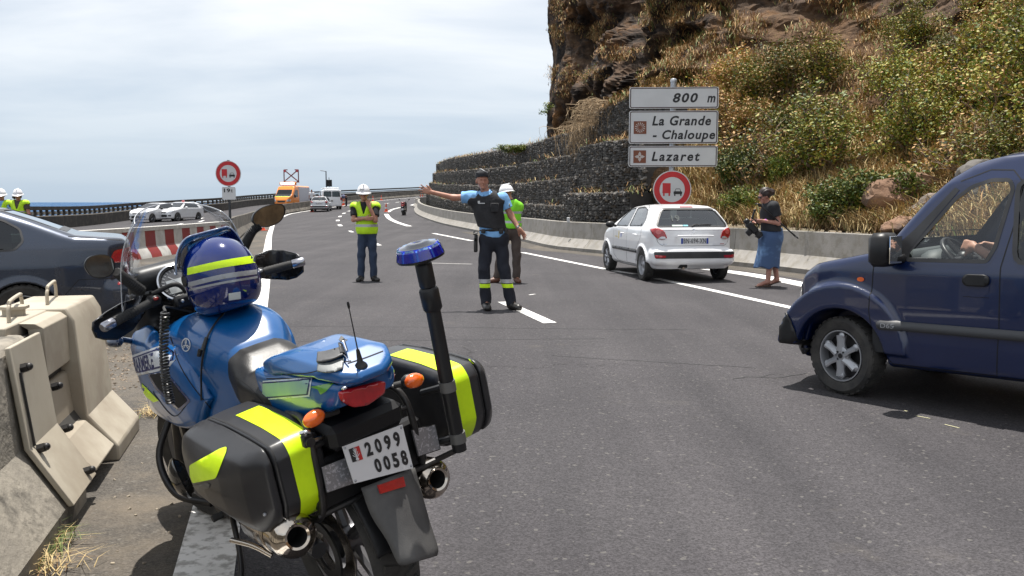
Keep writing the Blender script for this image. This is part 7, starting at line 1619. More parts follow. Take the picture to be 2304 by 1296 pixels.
# fairing seam lines and the maker's round emblem
m = MB()
def pxline(bvh, pts, wd, off=.001, n=8):
    P = crv([Vector((x, y, 0)) for x, y in pts], n); V = []
    for i, p in enumerate(P):
        t = (P[min(len(P)-1, i+1)]-P[max(0, i-1)]).normalized(); q = Vector((-t.y, t.x, 0))*wd/2; V += [pxcast(bvh, *(p+q)[:2], off), pxcast(bvh, *(p-q)[:2], off)]
    return V, [(2*i, 2*i+1, 2*i+3, 2*i+2) for i in range(len(P)-1)]
GAPM = mat('panel_gap_black', (.006, .006, .007), .8)
def pline(bvh, pts, wd, par, m_=None, off=.001): V, F = pxline(bvh, pts, wd, off); return MB().add(V, F).build('panel_gap', m_ or GAPM, par, 0)
cx, cy, rx, ry = 420, 776, 10, 15
def el(k, n=24, c=(cx, cy)): return [(c[0]+rx*k*math.cos(2*PI*i/n), c[1]+ry*k*math.sin(2*PI*i/n)) for i in range(n)]
both = MB(); 
for o_ in (tank, fair): both.add([v.co for v in o_.data.vertices], [tuple(p.vertices) for p in o_.data.polygons])
bb_ = BVHTree.FromPolygons([Vector(v) for v in both.v], both.f)
em = MB().add([pxcast(bb_, x, y, .003) for x, y in el(1)+el(.84)], [(i, (i+1) % 24, 24+(i+1) % 24, 24+i) for i in range(24)]).build('emblem', SIGNW, tank, 0)
mm_ = MB()
for k in range(3):
    a = PI/2+k*2*PI/3; c, s = math.cos(a), math.sin(a); pr = Vector((-s, c)); dr_ = Vector((c, s))
    for P_ in ([pr*.07, dr_*.30+pr*.07, dr_*.30-pr*.07, -pr*.07], [dr_*.28+pr*.20, dr_*.80+pr*.20, dr_*.80+pr*.07, dr_*.28+pr*.07], [dr_*.28-pr*.20, dr_*.28-pr*.07, dr_*.80-pr*.07, dr_*.80-pr*.20], [dr_*.24+pr*.20, dr_*.36+pr*.20, dr_*.36-pr*.20, dr_*.24-pr*.20]): mm_.add([pxcast(bb_, cx+p.x*rx, cy-p.y*ry, .0034) for p in P_], [tuple(range(4))])
mm_.build('tuning_forks', SIGNW, em, 0)
pline(bb_, [(384, 758), (402, 815), (432, 866), (475, 920)], 2.2, tank)
pline(bb_, [(345, 880), (352, 892), (392, 936), (425, 905)], 2.0, fair)
# fuel cap hidden under the helmet; cockpit
MB().lathe([(.05, 0), (.05, .012), (.04, .016), (0, .016)], 20, M=TR((.60, 0, 1.085), ry=-.05)).build('fuel_cap', CHROME, tank)
def cock(P): return smax(rbox(P, (1.02, 0, 1.06), (.06, .20, .16), .04), -rbox(P, (.95, 0, 1.14), (.05, .16, .10), .03), .02)
sdf_obj('cockpit_shell', lambda P: smin(rbox(P, (1.03, .01, 1.08), (.055, .20, .18), .05, rotm(0, -.25, 0)), rbox(P, (.97, 0, .98), (.10, .17, .05), .03), .04), (.8, -.3, .85), (1.2, .3, 1.35), .012, BLACKPL, bike)
# instrument cluster
ci = BX(403, 638, .90); M = Matrix.Translation(ci) @ Matrix.Rotation(-.95, 4, 'Y')
ck = MB().lathe([(.075, -.03), (.082, 0), (.078, .012), (.070, .012), (.068, .002), (0, .002)], 32, M=M).build('instrument', BLACKPL, bike, 50)
MB().add([tuple(M @ Vector((.066*math.cos(2*PI*i/32), .066*math.sin(2*PI*i/32), .004))) for i in range(32)], [tuple(range(32))]).build('dial', mat('dial_grey', (.12, .12, .125), .3), ck, 0)
MB().box((-.01, 0, .006), (.06, .095, .004), M=M).build('display', mat('lcd', (.42, .44, .44), .15, coat=1), ck); mm_ = MB()
for k in range(26): a = 2*PI*k/26; mm_.box((.060, 0, .0055), (.010, .0022, .001), M=M @ Matrix.Rotation(a, 4, 'Z'))
mm_.box((.02, .0, .009), (.055, .003, .001), M=M @ Matrix.Rotation(.7, 4, 'Z')); mm_.build('dial_marks', SIGNW, ck)
MB().lathe([(.084, .0), (.084, .014), (.078, .016)], 32, M=M).build('bezel', CHROME, ck)
m = MB(); m.box(tuple(ci+Vector((-.05, -.02, -.06))), (.05, .15, .05), ch=.01); m.build('button_panel', BLACKPL, bike)
for k in range(4): q = ci+Vector((-.082, .03-.03*k, -.055)); MB().sph(tuple(q), .007, 8).build('button', GREYMET, bike)
# ---- handlebar, grips, controls, hand guards
gL0, gL1 = BX(232, 737, .80), BX(338, 682, .88); gR0, gR1 = BX(683, 588, .80), BX(592, 612, .88); mid = BX(470, 672, .97)
MB().tube(crv([gL1, gL1.lerp(mid, .45)+Vector((.02, 0, -.01)), mid, gR1.lerp(mid, .45)+Vector((.02, 0, -.01)), gR1], 6), .013, 10).build('handlebar', DARKMET, bike, 60)
for a, b in ((gL0, gL1), (gR0, gR1)):
    d = (b-a).normalized(); gm = MB(); gm.tube([a+d*.05, b], .0175, 14); 
    for k in range(9): gm.tube([a+d*(.06+k*.011), a+d*(.065+k*.011)], .0187, 14)
    gm.build('grip', RUBBER, bike, 40); MB().tube([a-d*.005, a+d*.002, a+d*.045, a+d*.05], [.014, .0185, .0185, .014], 16).build('bar_end_weight', mat('bar_end', (.40, .40, .44), .25, .9), bike, 50)
    c = MB(); c.box((0, 0, 0), (.055, .05, .045), ch=.01, M=Matrix.Translation(b+d*.02)); c.build('switch_housing', BLACKPL, bike); c = MB(); up = Vector((-.03, 0, .012)); c.box(tuple(b+d*.02+up), (.012, .018, .012), ch=.003); c.build('switch', REDL if a.y > 0 else GREYMET, bike)
    lv = [b+d*.05+Vector((.03, 0, -.005)), b+Vector((.065, 0, -.01)), a.lerp(b, .5)+Vector((.07, 0, -.012)), a+d*.02+Vector((.055, 0, -.01))]; MB().tube(crv(lv, 4), .007, 6, flat=.6).build('lever', mat('lever_silver', (.30, .30, .31), .35, .8), bike, 60)
m = MB(); m.tube(crv([gL1+Vector((.01, -.02, .03)), BX(395, 640, .86), BX(425, 665, .86), BX(447, 706, .85)], 6), .009, 8); m.build('clutch_hose', RUBBER, bike, 60)
m = MB(); m.tube([BX(421, 640, .86), BX(430, 664, .86)], .014, 10); m.build('hose_ferrule', CHROME, bike); m = MB(); m.tube([BX(437, 676, .855), BX(444, 698, .85)], .0115, 10); m.build('hose_ferrule', STEEL, bike)
m = MB(); 
for (px_, py_, x_, r_) in ((470, 700, .80, .03), (455, 690, .84, .025), (497, 690, .80, .028)): p = BX(px_, py_, x_); m.cyl(tuple(p-Vector((0, 0, .03))), tuple(p+Vector((0, 0, .035))), r_*.8, r_*.7, 14)
m.build('bar_riser', DARKMET, bike, 40); MB().tube([BX(440, 710, .88), BX(520, 690, .88)], .02, 10).build('top_yoke', mat('yoke_silver', (.28, .28, .29), .35, .8), bike, 40)
c = MB(); c.cyl(tuple(BX(467, 672, .86)), tuple(BX(470, 665, .90)), .022, n=14); c.build('ignition_switch', CHROME, bike)
def guard(pts, x0, x1, nm='hand_guard'):
    """pts: pixel outline; a curved shell"""
    V2, F = tri2d(pts, 7); xs = [p[0] for p in pts]; a, b = min(xs), max(xs); V = []
    for v in V2:
        f = (v[0]-a)/(b-a); V.append(BX(v[0], v[1], x0+(x1-x0)*f+.05*math.sin(PI*f)))
    o = MB().add(V, F).build(nm, mat('guard_black', (.006, .006, .007), .25, coat=.3), bike, 180); q = o.modifiers.new('s', 'SOLIDIFY'); q.thickness = .006; return o
guard([(206, 742), (207, 725), (236, 702), (270, 682), (300, 672), (330, 655), (350, 652), (345, 675), (300, 740), (262, 765), (232, 765), (214, 760)], .83, .95)
guard([(566, 590), (574, 574), (605, 562), (640, 563), (668, 570), (683, 582), (684, 612), (668, 625), (650, 630), (600, 628), (572, 624)], .96, .84)
# ---- mirrors
def mirror(pts, x, stem):
    c = Vector((sum(p[0] for p in pts)/len(pts), sum(p[1] for p in pts)/len(pts))); out = MB(); n = len(pts); A = [BX(p[0], p[1], x) for p in pts]; G_ = [BX(*(c+(Vector(p)-c)*.90), x-.003) for p in pts]; cc = BX(c.x, c.y, x)
    B_ = [cc+(a-cc)*.96+Vector((.018, 0, 0)) for a in A]; C_ = [cc+(a-cc)*.6+Vector((.045, 0, 0)) for a in A]; I_ = [cc+(a-cc)*.93+Vector((-.001, 0, 0)) for a in A]
    out.add(I_+A+B_+C_, [(k*n+i, k*n+(i+1) % n, (k+1)*n+(i+1) % n, (k+1)*n+i) for k in range(3) for i in range(n)]+[tuple(3*n+i for i in range(n))]); o = out.build('mirror', BLACKPL, bike, 60)
    MB().add([cc+(a-cc)*.94+Vector((.0005, 0, 0)) for a in A], [tuple(range(n))]).build('mirror_glass', mat('dusty_mirror', (.22, .24, .24), .08, 1, c2=(.13, .14, .14), ns=26, nd=6), o, 0)
    S_ = crv([BX(*p[:2], p[2]) for p in stem], 5); rs = [.014+.0035*(i % 2) for i in range(len(S_)*3)]; SS = []
    for i in range(len(S_)-1): SS += [S_[i].lerp(S_[i+1], k/3) for k in range(3)]
    SS.append(S_[-1]); MB().tube(SS, [(.019 if (i % 2) else .0155)*(1+.25*(i/len(SS))) for i in range(len(SS))], 10).build('mirror_stem', RUBBER, o, 30)
mirror(rpoly([(187, 598), (197, 578), (225, 571), (250, 575), (261, 595), (256, 617), (235, 627), (205, 625)], 12, 4), .80, [(262, 612, .81), (285, 630, .86), (318, 655, .93)])
mirror(rpoly([(566, 500), (570, 480), (590, 465), (620, 457), (640, 460), (644, 478), (632, 500), (605, 512), (580, 510)], 12, 4), .92, [(585, 508, .93), (568, 520, .94), (556, 540, .97), (548, 556, 1.0)])
# ---- windshield: deep curved transparent screen on the fairing
def windshield():
    V = []; nu, nv = 28, 22
    for j in range(nv+1):
        t = j/nv; hw = .245*(1-.10*t-.25*t**5); zc = 1.10+.405*t; xo = 1.00-.17*t
        for i in range(nu+1):
            s = -1+2*i/nu; y = hw*math.sin(s*1.25)/math.sin(1.25); x = xo-.15*(1-math.cos(s*1.25))/(1-math.cos(1.25))+.0; z = zc-.05*t*s*s-.0*(1-t)
            V.append((x+.0, y+.055-.0*t, z-.03*t*(1-s)*.5))
    F = [(j*(nu+1)+i, j*(nu+1)+i+1, (j+1)*(nu+1)+i+1, (j+1)*(nu+1)+i) for j in range(nv) for i in range(nu)]
    o = np_mesh('windshield', V, F, glass('screen_plastic', (.93, .94, .95), rough=.02, ior=1.22, fm=.55, bump=.35, bs=9, bd=.015, base=.0), bike, 180)
    e = [V[j*(nu+1)] for j in range(nv+1)]+[V[nv*(nu+1)+i] for i in range(nu+1)]+[V[j*(nu+1)+nu] for j in range(nv, -1, -1)]; MB().tube(e, .002, 6, cap=False).build('edge_trim', mat('screen_edge', (.45, .47, .50), .2, .1), o, 60)
windshield()
for px_, py_, l in ((262, 768, 1), (0, 0, 0)):
    if l: p = BX(258, 768, 1.0); q = MB().sph(tuple(p), (.055, .03, .025), 14); q.tube([tuple(p+Vector((.02, -.02, 0))), (1.08, .22, .96)], .012, 8); q.build('front_indicator', mat('smoked_blue', (.01, .02, .05), .2, coat=1), bike, 60)
# coiled cable hanging on the left
A_c, B_c = BY(372, 702, .30), BY(384, 908, .30); pts = []
for i in range(30*12+1):
    t = i/(30*12); p = A_c.lerp(B_c, t)+Vector((-.02*math.sin(PI*t), .02*math.sin(PI*t), 0)); a = 2*PI*i/12; pts.append(p+Vector((math.cos(a)*.0125, math.sin(a)*.0125, 0)))
A_c2 = A_c; MB().tube(pts, .0042, 5, cap=False).build('coiled_cable', mat('cable_black', (.012, .012, .013), .4), bike, 60)
MB().tube(crv([BX(447, 706, .85), BX(375, 690, .79), A_c], 5), .005, 6).build('cable', RUBBER, bike, 60)
# wire over the tank with its connector
def on_px(pts, off, bv=None): return [pxcast(bv or bb_, x, y, off) for x, y in pts]
MB().tube(crv(on_px([(510, 703), (488, 728), (470, 758), (462, 790), (457, 830), (455, 900)], .008), 5), .0035, 6).build('cable', MATS['cable_black'], bike, 60)
MB().tube(on_px([(468, 762), (460, 788)], .010), [.007, .008], 8).build('cable_connector', MATS['cable_black'], bike, 60); MB().tube(on_px([(455, 786), (453, 800)], .010), .008, 8).build('cable_connector', MATS['cable_black'], bike, 60)
# siren / lamp pod low on the left, crash bar
p = BX(408, 1076, .62); M = axes(p, (0, .55, -.2), (1, .1, 0)); MB().lathe([(.0, .035), (.05, .03), (.078, .008), (.082, -.004), (.070, -.012), (.066, -.02), (.0, -.05)], 32, M=Matrix.Translation(p) @ Matrix.Rotation(-PI/2-.2, 4, 'X') @ Matrix.Rotation(.3, 4, 'Y')).build('siren', mat('siren_black', (.010, .010, .011), .12, coat=1), bike, 50)
MB().tube(crv([(.95, .20, .66), (.93, .29, .52), (.80, .30, .40), (.66, .22, .36)], 6), .014, 8).build('crash_bar', DARKMET, bike, 60); MB().tube(crv([(.95, -.20, .66), (.93, -.29, .52), (.80, -.30, .40), (.66, -.22, .36)], 6), .014, 8).build('crash_bar', DARKMET, bike, 60)
# ---- seat
def seatf(P):
    S = [(.02, .80), (.06, .885), (.16, .895), (.26, .915), (.34, .965), (.40, .985), (.445, .96), (.44, .88), (.36, .80), (.15, .74)]
    Q = [(-.5, .7), (.125, .72), (.150, .80), (.145, .88), (.115, .945), (.07, .985), (-.5, 1.0)]; ay = np.abs(P[:, 1]); d = smax(poly2(P[:, 0], P[:, 2], S), poly2(ay, P[:, 2], Q), .045); pl = [(-.1, -.5), (-.05, .15), (.15, .155), (.30, .15), (.42, .125), (.47, .05), (.48, -.5)]
    return smax(d, poly2(P[:, 0], ay, pl), .03)
seat, sb = bvh_sdf('seat', seatf, (-.1, -.2, .68), (.55, .2, 1.05), .009, SEATM); pline(sb, [(531, 850), (560, 870), (592, 905)], 1.6, seat)
# ---- tail: cowl and lid
def cowlf(P):
    S = [(.16, .80), (.17, .95), (.05, .955), (-.10, .985), (-.28, 1.005), (-.38, .985), (-.40, .955), (-.345, .90), (-.20, .845), (-.02, .79)]
    Q = [(-.5, .70), (.10, .74), (.135, .82), (.142, .92), (.13, .98), (-.5, 1.02)]; Pl = [(.20, -.5), (.19, .125), (.05, .142), (-.12, .14), (-.27, .128), (-.36, .10), (-.405, .05), (-.41, -.5)]; ay = np.abs(P[:, 1])
    d = smax(smax(poly2(P[:, 0], P[:, 2], S), poly2(ay, P[:, 2], Q), .03), poly2(P[:, 0], ay, Pl), .03); return smax(d, -rbox(P, (-.40, 0, .915), (.055, .085, .045), .012), .01)
def lidf(P):
    S = [(.165, .935), (.15, .965), (.02, 1.012), (-.10, 1.044), (-.22, 1.058), (-.31, 1.043), (-.40, 1.0), (-.415, .985), (-.405, .968), (-.28, .992), (-.08, .972), (.05, .943)]
    Q = [(-.5, .85), (.12, .90), (.136, .955), (.130, .990), (.108, 1.028), (.06, 1.054), (-.5, 1.064)]; Pl = [(.185, -.5), (.17, .07), (.10, .11), (-.02, .132), (-.18, .138), (-.30, .125), (-.38, .088), (-.415, .04), (-.42, -.5)]; ay = np.abs(P[:, 1])
    return smax(smax(poly2(P[:, 0], P[:, 2], S), poly2(ay, P[:, 2], Q), .014), poly2(P[:, 0], ay, Pl), .014)
cowl, cb_ = bvh_sdf('tail_cowl', cowlf, (-.5, -.2, .68), (.25, .2, 1.06), .008, BLUE); lid, lb = bvh_sdf('tail_lid', lidf, (-.5, -.2, .85), (.25, .2, 1.1), .0075, BLUE)
pline(lb, [(782, 818), (820, 806), (862, 790)], 2.6, lid); pline(lb, [(600, 846), (650, 842), (700, 838), (760, 818), (790, 812)], 2.2, lid); pline(cb_, [(600, 852), (650, 852), (715, 852), (760, 866)], 2.4, cowl)
for pts, m_, off in (([(592, 857), (703, 849), (697, 892), (592, 900)], mat('white_edge', (.5, .55, .6), .4), .0016), ([(592, 860), (700, 852.5), (694, 888.5), (592, 896.5)], NVY, .0022), ([(592, 863), (697, 855.5), (691, 885.5), (592, 893)], mat('pale_green_panel', (.22, .36, .34), .4, c2=(.30, .48, .30), ns=5), .0028)): pxdecal('side_panel_sticker', cb_, pts, m_, cowl, off, 7)
pxdecal('swoosh', cb_, [(698, 870), (752, 862), (735, 880), (722, 888), (716, 876)], mat('green_swoosh', (.10, .30, .03), .3, coat=1), cowl, .002)
# tail lamp, indicators
tl = pxdecal('tail_lamp', BVHTree.FromPolygons([Vector((-.385, -.5, .5)), Vector((-.385, .5, .5)), Vector((-.385, .5, 1.2)), Vector((-.385, -.5, 1.2))], [(0, 1, 2, 3)]), rpoly([(768, 884), (868, 858), (866, 885), (828, 912), (795, 917), (775, 905)], 6, 3), REDL, cowl, 0, 8, thick=.05)
MB().sph(tuple(BX(775, 873, -.40)), (.008, .01, .006), 10).build('lock', CHROME, cowl)
for (px_, py_, x_), (qx, qy, qx_) in (((709, 940, -.30), (760, 925, -.27)), ((929, 857, -.30), (885, 868, -.27))):
    p = BX(px_, py_, x_); s = 1 if px_ < 800 else -1; M = Matrix.Translation(p) @ Matrix.Rotation(s*-.15, 4, 'X'); o = MB().sph((0, s*.004, 0), (.022, .036, .024), 20, M=M).build('indicator', ORANGEL, bike, 180); MB().tube([p, BX(qx, qy, qx_)], [.011, .010], 10).build('indicator_stalk', RUBBER, o); MB().sph((0, -s*.012, 0), (.018, .026, .0245), 14, M=Matrix.Translation(p-Vector((-.010, 0, 0)))).build('indicator_shell', BLACKPL, o, 60)
# ---- undertail: plate carrier, plate, reflectors, mudguard
m = MB(); m.box((-.22, 0, .80), (.20, .26, .08), ch=.02); m.box((-.24, -.01, .66), (.05, .40, .16), ch=.01); m.box((-.18, 0, .70), (.12, .20, .18), ch=.02); m.build('undertail', mat('tail_black', (.007, .007, .008), .5, spec=.3), bike, 30)
for s in (1, -1):
    m = MB(); m.tube(crv([(-.05, s*.13, .84), (-.20, s*.15, .86), (-.27, s*.17, .80), (-.27, s*.18, .60), (-.20, s*.20, .55), (.05, s*.20, .54)], 5), .011, 8); m.tube([(-.26, s*.10, .79), (-.27, s*.175, .79)], .010, 8); m.build('pannier_rack', DARKMET, bike, 60)
m = MB(); m.tube([(-.26, .20, .575), (-.27, -.34, .575)], .010, 8); m.build('rack_cross_tube', DARKMET, bike)
def quad_plate(name, px4, xs, m_, th=.003, par=None, ch=0):
    P_ = [BX(p[0], p[1], x) for p, x in zip(px4, xs)]; n = (P_[1]-P_[0]).cross(P_[3]-P_[0]).normalized(); n = n if n.x < 0 else -n
    Q = [p-n*th for p in P_]; o = MB().add(P_+Q, [(0, 1, 2, 3), (7, 6, 5, 4)]+[(i, (i+1) % 4, 4+(i+1) % 4, 4+i) for i in range(4)]).build(name, m_, par or bike, 20, bev=ch); return o, P_, n
PC = [(770, 1005), (905, 955), (930, 1053), (797, 1088)]; xs_ = (-.315, -.315, -.345, -.345); pl, P4, nP = quad_plate('number_plate', PC, xs_, mat('plate_alu', (.62, .63, .65), .35, .2), .004)
def onplate(u, v, off=.0012): a = P4[0].lerp(P4[1], u); b = P4[3].lerp(P4[2], u); return b.lerp(a, v)+nP*off      # u right, v up
def plate_text(ch, u0, u1, v0, v1, m_=INK, bold=.03): V, F = text_mesh(ch, bold=bold); V = fit_text(V, u0, u1, v0, v1); return MB().add([onplate(*v) for v in V], F)
for row, (v0, v1), us in (('2099', (.555, .90), (.32, .48, .64, .80)), ('0058', (.105, .45), (.39, .54, .69, .84))):
    for chh, u in zip(row, us): plate_text(chh, u, u+.105, v0, v1, bold=.045).build('digit', INK, pl, 0)
def prect(u0, u1, v0, v1, off): return [onplate(u0, v0, off), onplate(u1, v0, off), onplate(u1, v1, off), onplate(u0, v1, off)]
MB().add(prect(.075, .165, .53, .88, .001), [(0, 1, 2, 3)]).build('crest_black', INK, pl, 0); MB().add(prect(.165, .245, .53, .88, .001), [(0, 1, 2, 3)]).build('crest_red', mat('crest_red', (.40, .02, .02), .4), pl, 0)
gm = MB(); 
for a, b in (((.16, .585), (.16, .82)), ((.16, .65), (.125, .76)), ((.16, .65), (.20, .76)), ((.16, .72), (.135, .84)), ((.16, .72), (.19, .84)), ((.16, .62), (.105, .70)), ((.16, .62), (.22, .70)), ((.16, .78), (.15, .87)), ((.16, .78), (.175, .87))): gm.tube([onplate(*a, .0016), onplate(*b, .0016)], [.0016, .0008], 4)
gm.sph(tuple(onplate(.16, .575, .0016)), .0052, 10); gm.build('grenade_emblem', SIGNW, pl, 0)
for u, v in ((.03, .94), (.97, .94), (.97, .06), (.03, .06)): MB().sph(tuple(onplate(u, v, .0)), .0042, 10).build('plate_screw', GREYMET, pl)
for q in ([(724, 1052), (778, 1030), (800, 1086), (737, 1108)], [(928, 968), (979, 957), (990, 1010), (943, 1026)]):
    o, _, _ = quad_plate('reflector', q, (-.285, -.285, -.30, -.30), REFLX, .008); c = Vector((sum(p[0] for p in q)/4, sum(p[1] for p in q)/4)); quad_plate('reflector_frame', [tuple(c+(Vector(p)-c)*1.06) for p in q], (-.280, -.280, -.295, -.295), BLACKPL, .008, o)
def flap():
    L0 = [(812, 1098), (835, 1160), (870, 1215), (892, 1262), (905, 1273)]; R0 = [(932, 1052), (948, 1110), (966, 1175), (984, 1232), (982, 1250)]; X_ = (-.315, -.345, -.38, -.415, -.42); V = []; n = 9
    L1 = crv([Vector((*p, x)) for p, x in zip(L0, X_)], 4); R1 = crv([Vector((*p, x)) for p, x in zip(R0, X_)], 4)
    for a, b in zip(L1, R1):
        for i in range(n):
            t = i/(n-1); q = a.lerp(b, t); V.append(BX(q.x, q.y, q.z-.022*math.sin(PI*t)))
    F = [(j*n+i, j*n+i+1, (j+1)*n+i+1, (j+1)*n+i) for j in range(len(L1)-1) for i in range(n-1)]; o = MB().add(V, F).build('mudflap', mat('flap_rubber', (.055, .054, .054), .6, c2=(.08, .078, .076), ns=12, bump=.1, bs=200), bike, 60); q = o.modifiers.new('s', 'SOLIDIFY'); q.thickness = .006; q.offset = 0; return o
flap(); quad_plate('red_reflector', [(851, 1092), (908, 1072), (913, 1094), (857, 1111)], (-.352, -.352, -.358, -.358), REDL, .008)
def rmud(P):
    r = np.hypot(P[:, 0], P[:, 2]-.32); a = np.arctan2(P[:, 2]-.32, P[:, 0]); d = np.maximum(np.abs(r-.36)-.008, np.abs(P[:, 1])-.085); return np.maximum(d, np.abs(a-2.0)-.9)*.9
sdf_obj('rear_mudguard', rmud, (-.45, -.1, .3), (.3, .1, .75), .009, mat('tail_black'), bike)
# ---- silencers
def silencer(px_, py_, x_, yb):
    a = BX(px_, py_, x_); b = Vector((.42, yb, .41)); d = (b-a).normalized(); M = axes(a, d, (0, 1, 0)) @ Matrix.Rotation(PI/2, 4, 'Y') if False else Matrix.Translation(a) @ d.to_track_quat('Z', 'Y').to_matrix().to_4x4()
    o = MB().lathe([(.030, -.004), (.037, -.008), (.041, -.002), (.056, .006), (.066, .022), (.069, .05), (.069, .40), (.055, .47), (.022, .56), (.020, .62)], 36, M=M).build('silencer', mat('polished_steel', (.55, .50, .44), .13, 1, c2=(.48, .40, .32), ns=6), bike, 50)
    MB().lathe([(.030, -.004), (.030, .10), (0, .10)], 24, M=M).build('outlet', mat('soot', (.004, .004, .004), .9), o, 50); MB().lathe([(.0705, .12), (.073, .125), (.073, .15), (.0705, .155)], 36, M=M).build('clamp_band', STEEL, o, 50); MB().tube([a+d*.13, a+d*.13+Vector((0, 0, .12))], .008, 6).build('hanger', DARKMET, o)
silencer(668, 1208, -.28, .20); silencer(983, 1078, -.28, -.20)
MB().tube(crv([BX(520, 1215, .12), BX(570, 1228, .05), BX(612, 1250, .0)], 5), .009, 8).build('exhaust_guard', STEEL, bike, 60)
# ---- panniers
def pannier(side, shift, latch):
    sg = side; S = [(-.285, .655), (-.285, .80), (-.245, .845), (-.12, .863), (.05, .868), (.20, .848), (.29, .80), (.305, .70), (.25, .585), (.10, .535), (-.10, .535), (-.22, .57)]
    Q = [(.13, .55), (.13, .868), (.24, .866), (.30, .848), (.365, .80), (.402, .745), (.412, .69), (.395, .62), (.35, .57), (.27, .548)]; Pl = [(-.29, .10), (-.29, .26), (-.268, .32), (-.20, .368), (-.08, .40), (.06, .412), (.18, .40), (.27, .38), (.31, .26), (.31, .10)]
    def u_(P): return P[:, 1]*sg-shift
    def f(P): u = u_(P); return smax(smax(poly2(P[:, 0], P[:, 2], S), poly2(u, P[:, 2], Q), .05), poly2(P[:, 0], u, Pl), .04)
    lo = (-.36, min(sg*(shift+.08), sg*(shift+.53)), .47); hi = (.38, max(sg*(shift+.08), sg*(shift+.53)), .96); root_o, bv = bvh_sdf('pannier', lambda P: smax(f(P), u_(P)-.292, .006), lo, hi, .0085, CASE); lid_o, bl = bvh_sdf('lid', lambda P: smax(f(P)-.003, .298-u_(P), .006), lo, hi, .0085, CASE, root_o)
    full = BVHTree.FromPolygons(*(lambda V, F: ([Vector(v) for v in V.tolist()], F.tolist()))(*mesh_sdf(f, lo, hi, .012)))
    def ring(u0, u1, a0, a1, off, name, m_, n=70, cut_=0):
        V = []; c = Vector((.0, 0, .71))
        for i in range(n+1):
            a = R(a0+(a1-a0)*i/n); d = Vector((math.cos(a), 0, math.sin(a)))
            for u in (u0, (u0+u1)/2, u1):
                y = sg*(u+shift); h = full.ray_cast(Vector((c.x, y, c.z))+d*.8, -d, 2); p = h[0] if h[0] else Vector((c.x, y, c.z))+d*.25; nn = h[1] if h[0] and h[1].dot(d) > 0 else (-h[1] if h[0] else d); V.append(p+nn*off)
        F = [(3*i+k, 3*i+k+1, 3*i+k+4, 3*i+k+3) for i in range(n) for k in (0, 1)]; return MB().add(V, F).build(name, m_, root_o, 60)
    ring(.165, .245, 62, 222 if sg > 0 else 232, .0018, 'neon_strip', NEONY); ring(.281, .286, 0, 360, .0012, 'seal', GAPM, 90); ring(.31, .314, 0, 360, .0028, 'lid_groove', GAPM, 90)
    return root_o, lid_o, bv, bl
pL, lidL, bvL, blL = pannier(1, 0, 1); pR, lidR, bvR, blR = pannier(-1, .17, 0)
pxdecal('neon_arrow', blL, rpoly([(427, 1047), (497, 1009), (511, 1005), (510, 1016), (488, 1073), (484, 1077), (434, 1087), (428, 1070)], 4, 3), NEONY, lidL, .0018, 8); pxdecal('lid_logo', blL, rpoly([(435, 1092), (468, 1086), (474, 1090), (470, 1098), (438, 1108), (433, 1102)], 3, 3), mat('logo_grey', (.06, .062, .06), .4), lidL, .0018, 6)
pxdecal('neon_sticker', blR, [(1054, 808), (1058, 809), (1068, 819), (1064, 818)], NEONY, lidR, .002, 5)
# latch on the left case
p = BX(692, 990, -.31); m = MB(); m.box((0, 0, 0), (.02, .035, .04), ch=.008, M=Matrix.Translation(p)); m.build('latch', BLACKPL, pL); MB().cyl(tuple(p+Vector((-.012, 0, -.004))), tuple(p+Vector((-.02, 0, -.004))), .014, n=18).build('lock_cover', DARKMET, pL); MB().tube(crv([BX(675, 975, -.31), BX(690, 972, -.325), BX(702, 974, -.31)], 4), .006, 6).build('latch_lever', CHROME, pL, 60); MB().tube([BX(705, 990, -.30), BX(745, 978, -.27)], .0075, 8).build('rack_bolt', STEEL, pL)
for q in ((697, 1000),): MB().sph(tuple(pxcast(blL, 596, 1157, .001)), .006, 8).build('lid_screw', GREYMET, lidL)
# ---- beacon on its telescopic mast
b0, b1, b2, b3, b4 = BX(1034, 1010, -.34), BX(1012, 870, -.34), BX(973, 690, -.34), BX(962, 640, -.34), BX(952, 592, -.34)
MB().tube([b0+(b0-b1)*.02, b2], .0235, 20).build('beacon_mast', BLACKPL, bike, 50); d = (b4-b0).normalized()
MB().tube([b2-d*.012, b2-d*.004, b3-d*.018, b3-d*.010], [.026, .031, .031, .026], 22).build('mast_collar', BLACKPL, bike, 50); MB().tube([b3-d*.008, b3, b4-d*.004, b4], [.024, .0265, .0265, .024], 22).build('mast_head', BLACKPL, bike, 50)
for c_ in (BX(1030, 983, -.34), BX(1007, 868, -.34)): MB().tube([c_-d*.017, c_+d*.017], .0262, 22).build('mast_clamp', mat('clamp_grey', (.14, .14, .135), .5, .4), bike, 40)
for c_, e_ in ((BX(1007, 868, -.34), (-.24, -.25, .80)), (BX(1030, 983, -.34), (-.24, -.25, .62))): MB().tube([c_, Vector(e_)], .012, 8).build('mast_bracket', BLACKPL, bike)
bc = BX(945.5, 574, -.34); M = Matrix.Translation(bc) @ (d+Vector((0, .06, 0))).to_track_quat('Z', 'Y').to_matrix().to_4x4() @ Matrix.Scale(.84, 4)
bea = MB().lathe([(0, -.030), (.03, -.030), (.065, -.020), (.088, -.012), (.090, -.004)], 40, M=M).build('beacon_base', BLACKPL, bike, 40)
BEA = glass('beacon_blue', (.02, .17, .92), rough=.05, base=.03); ln = MB()
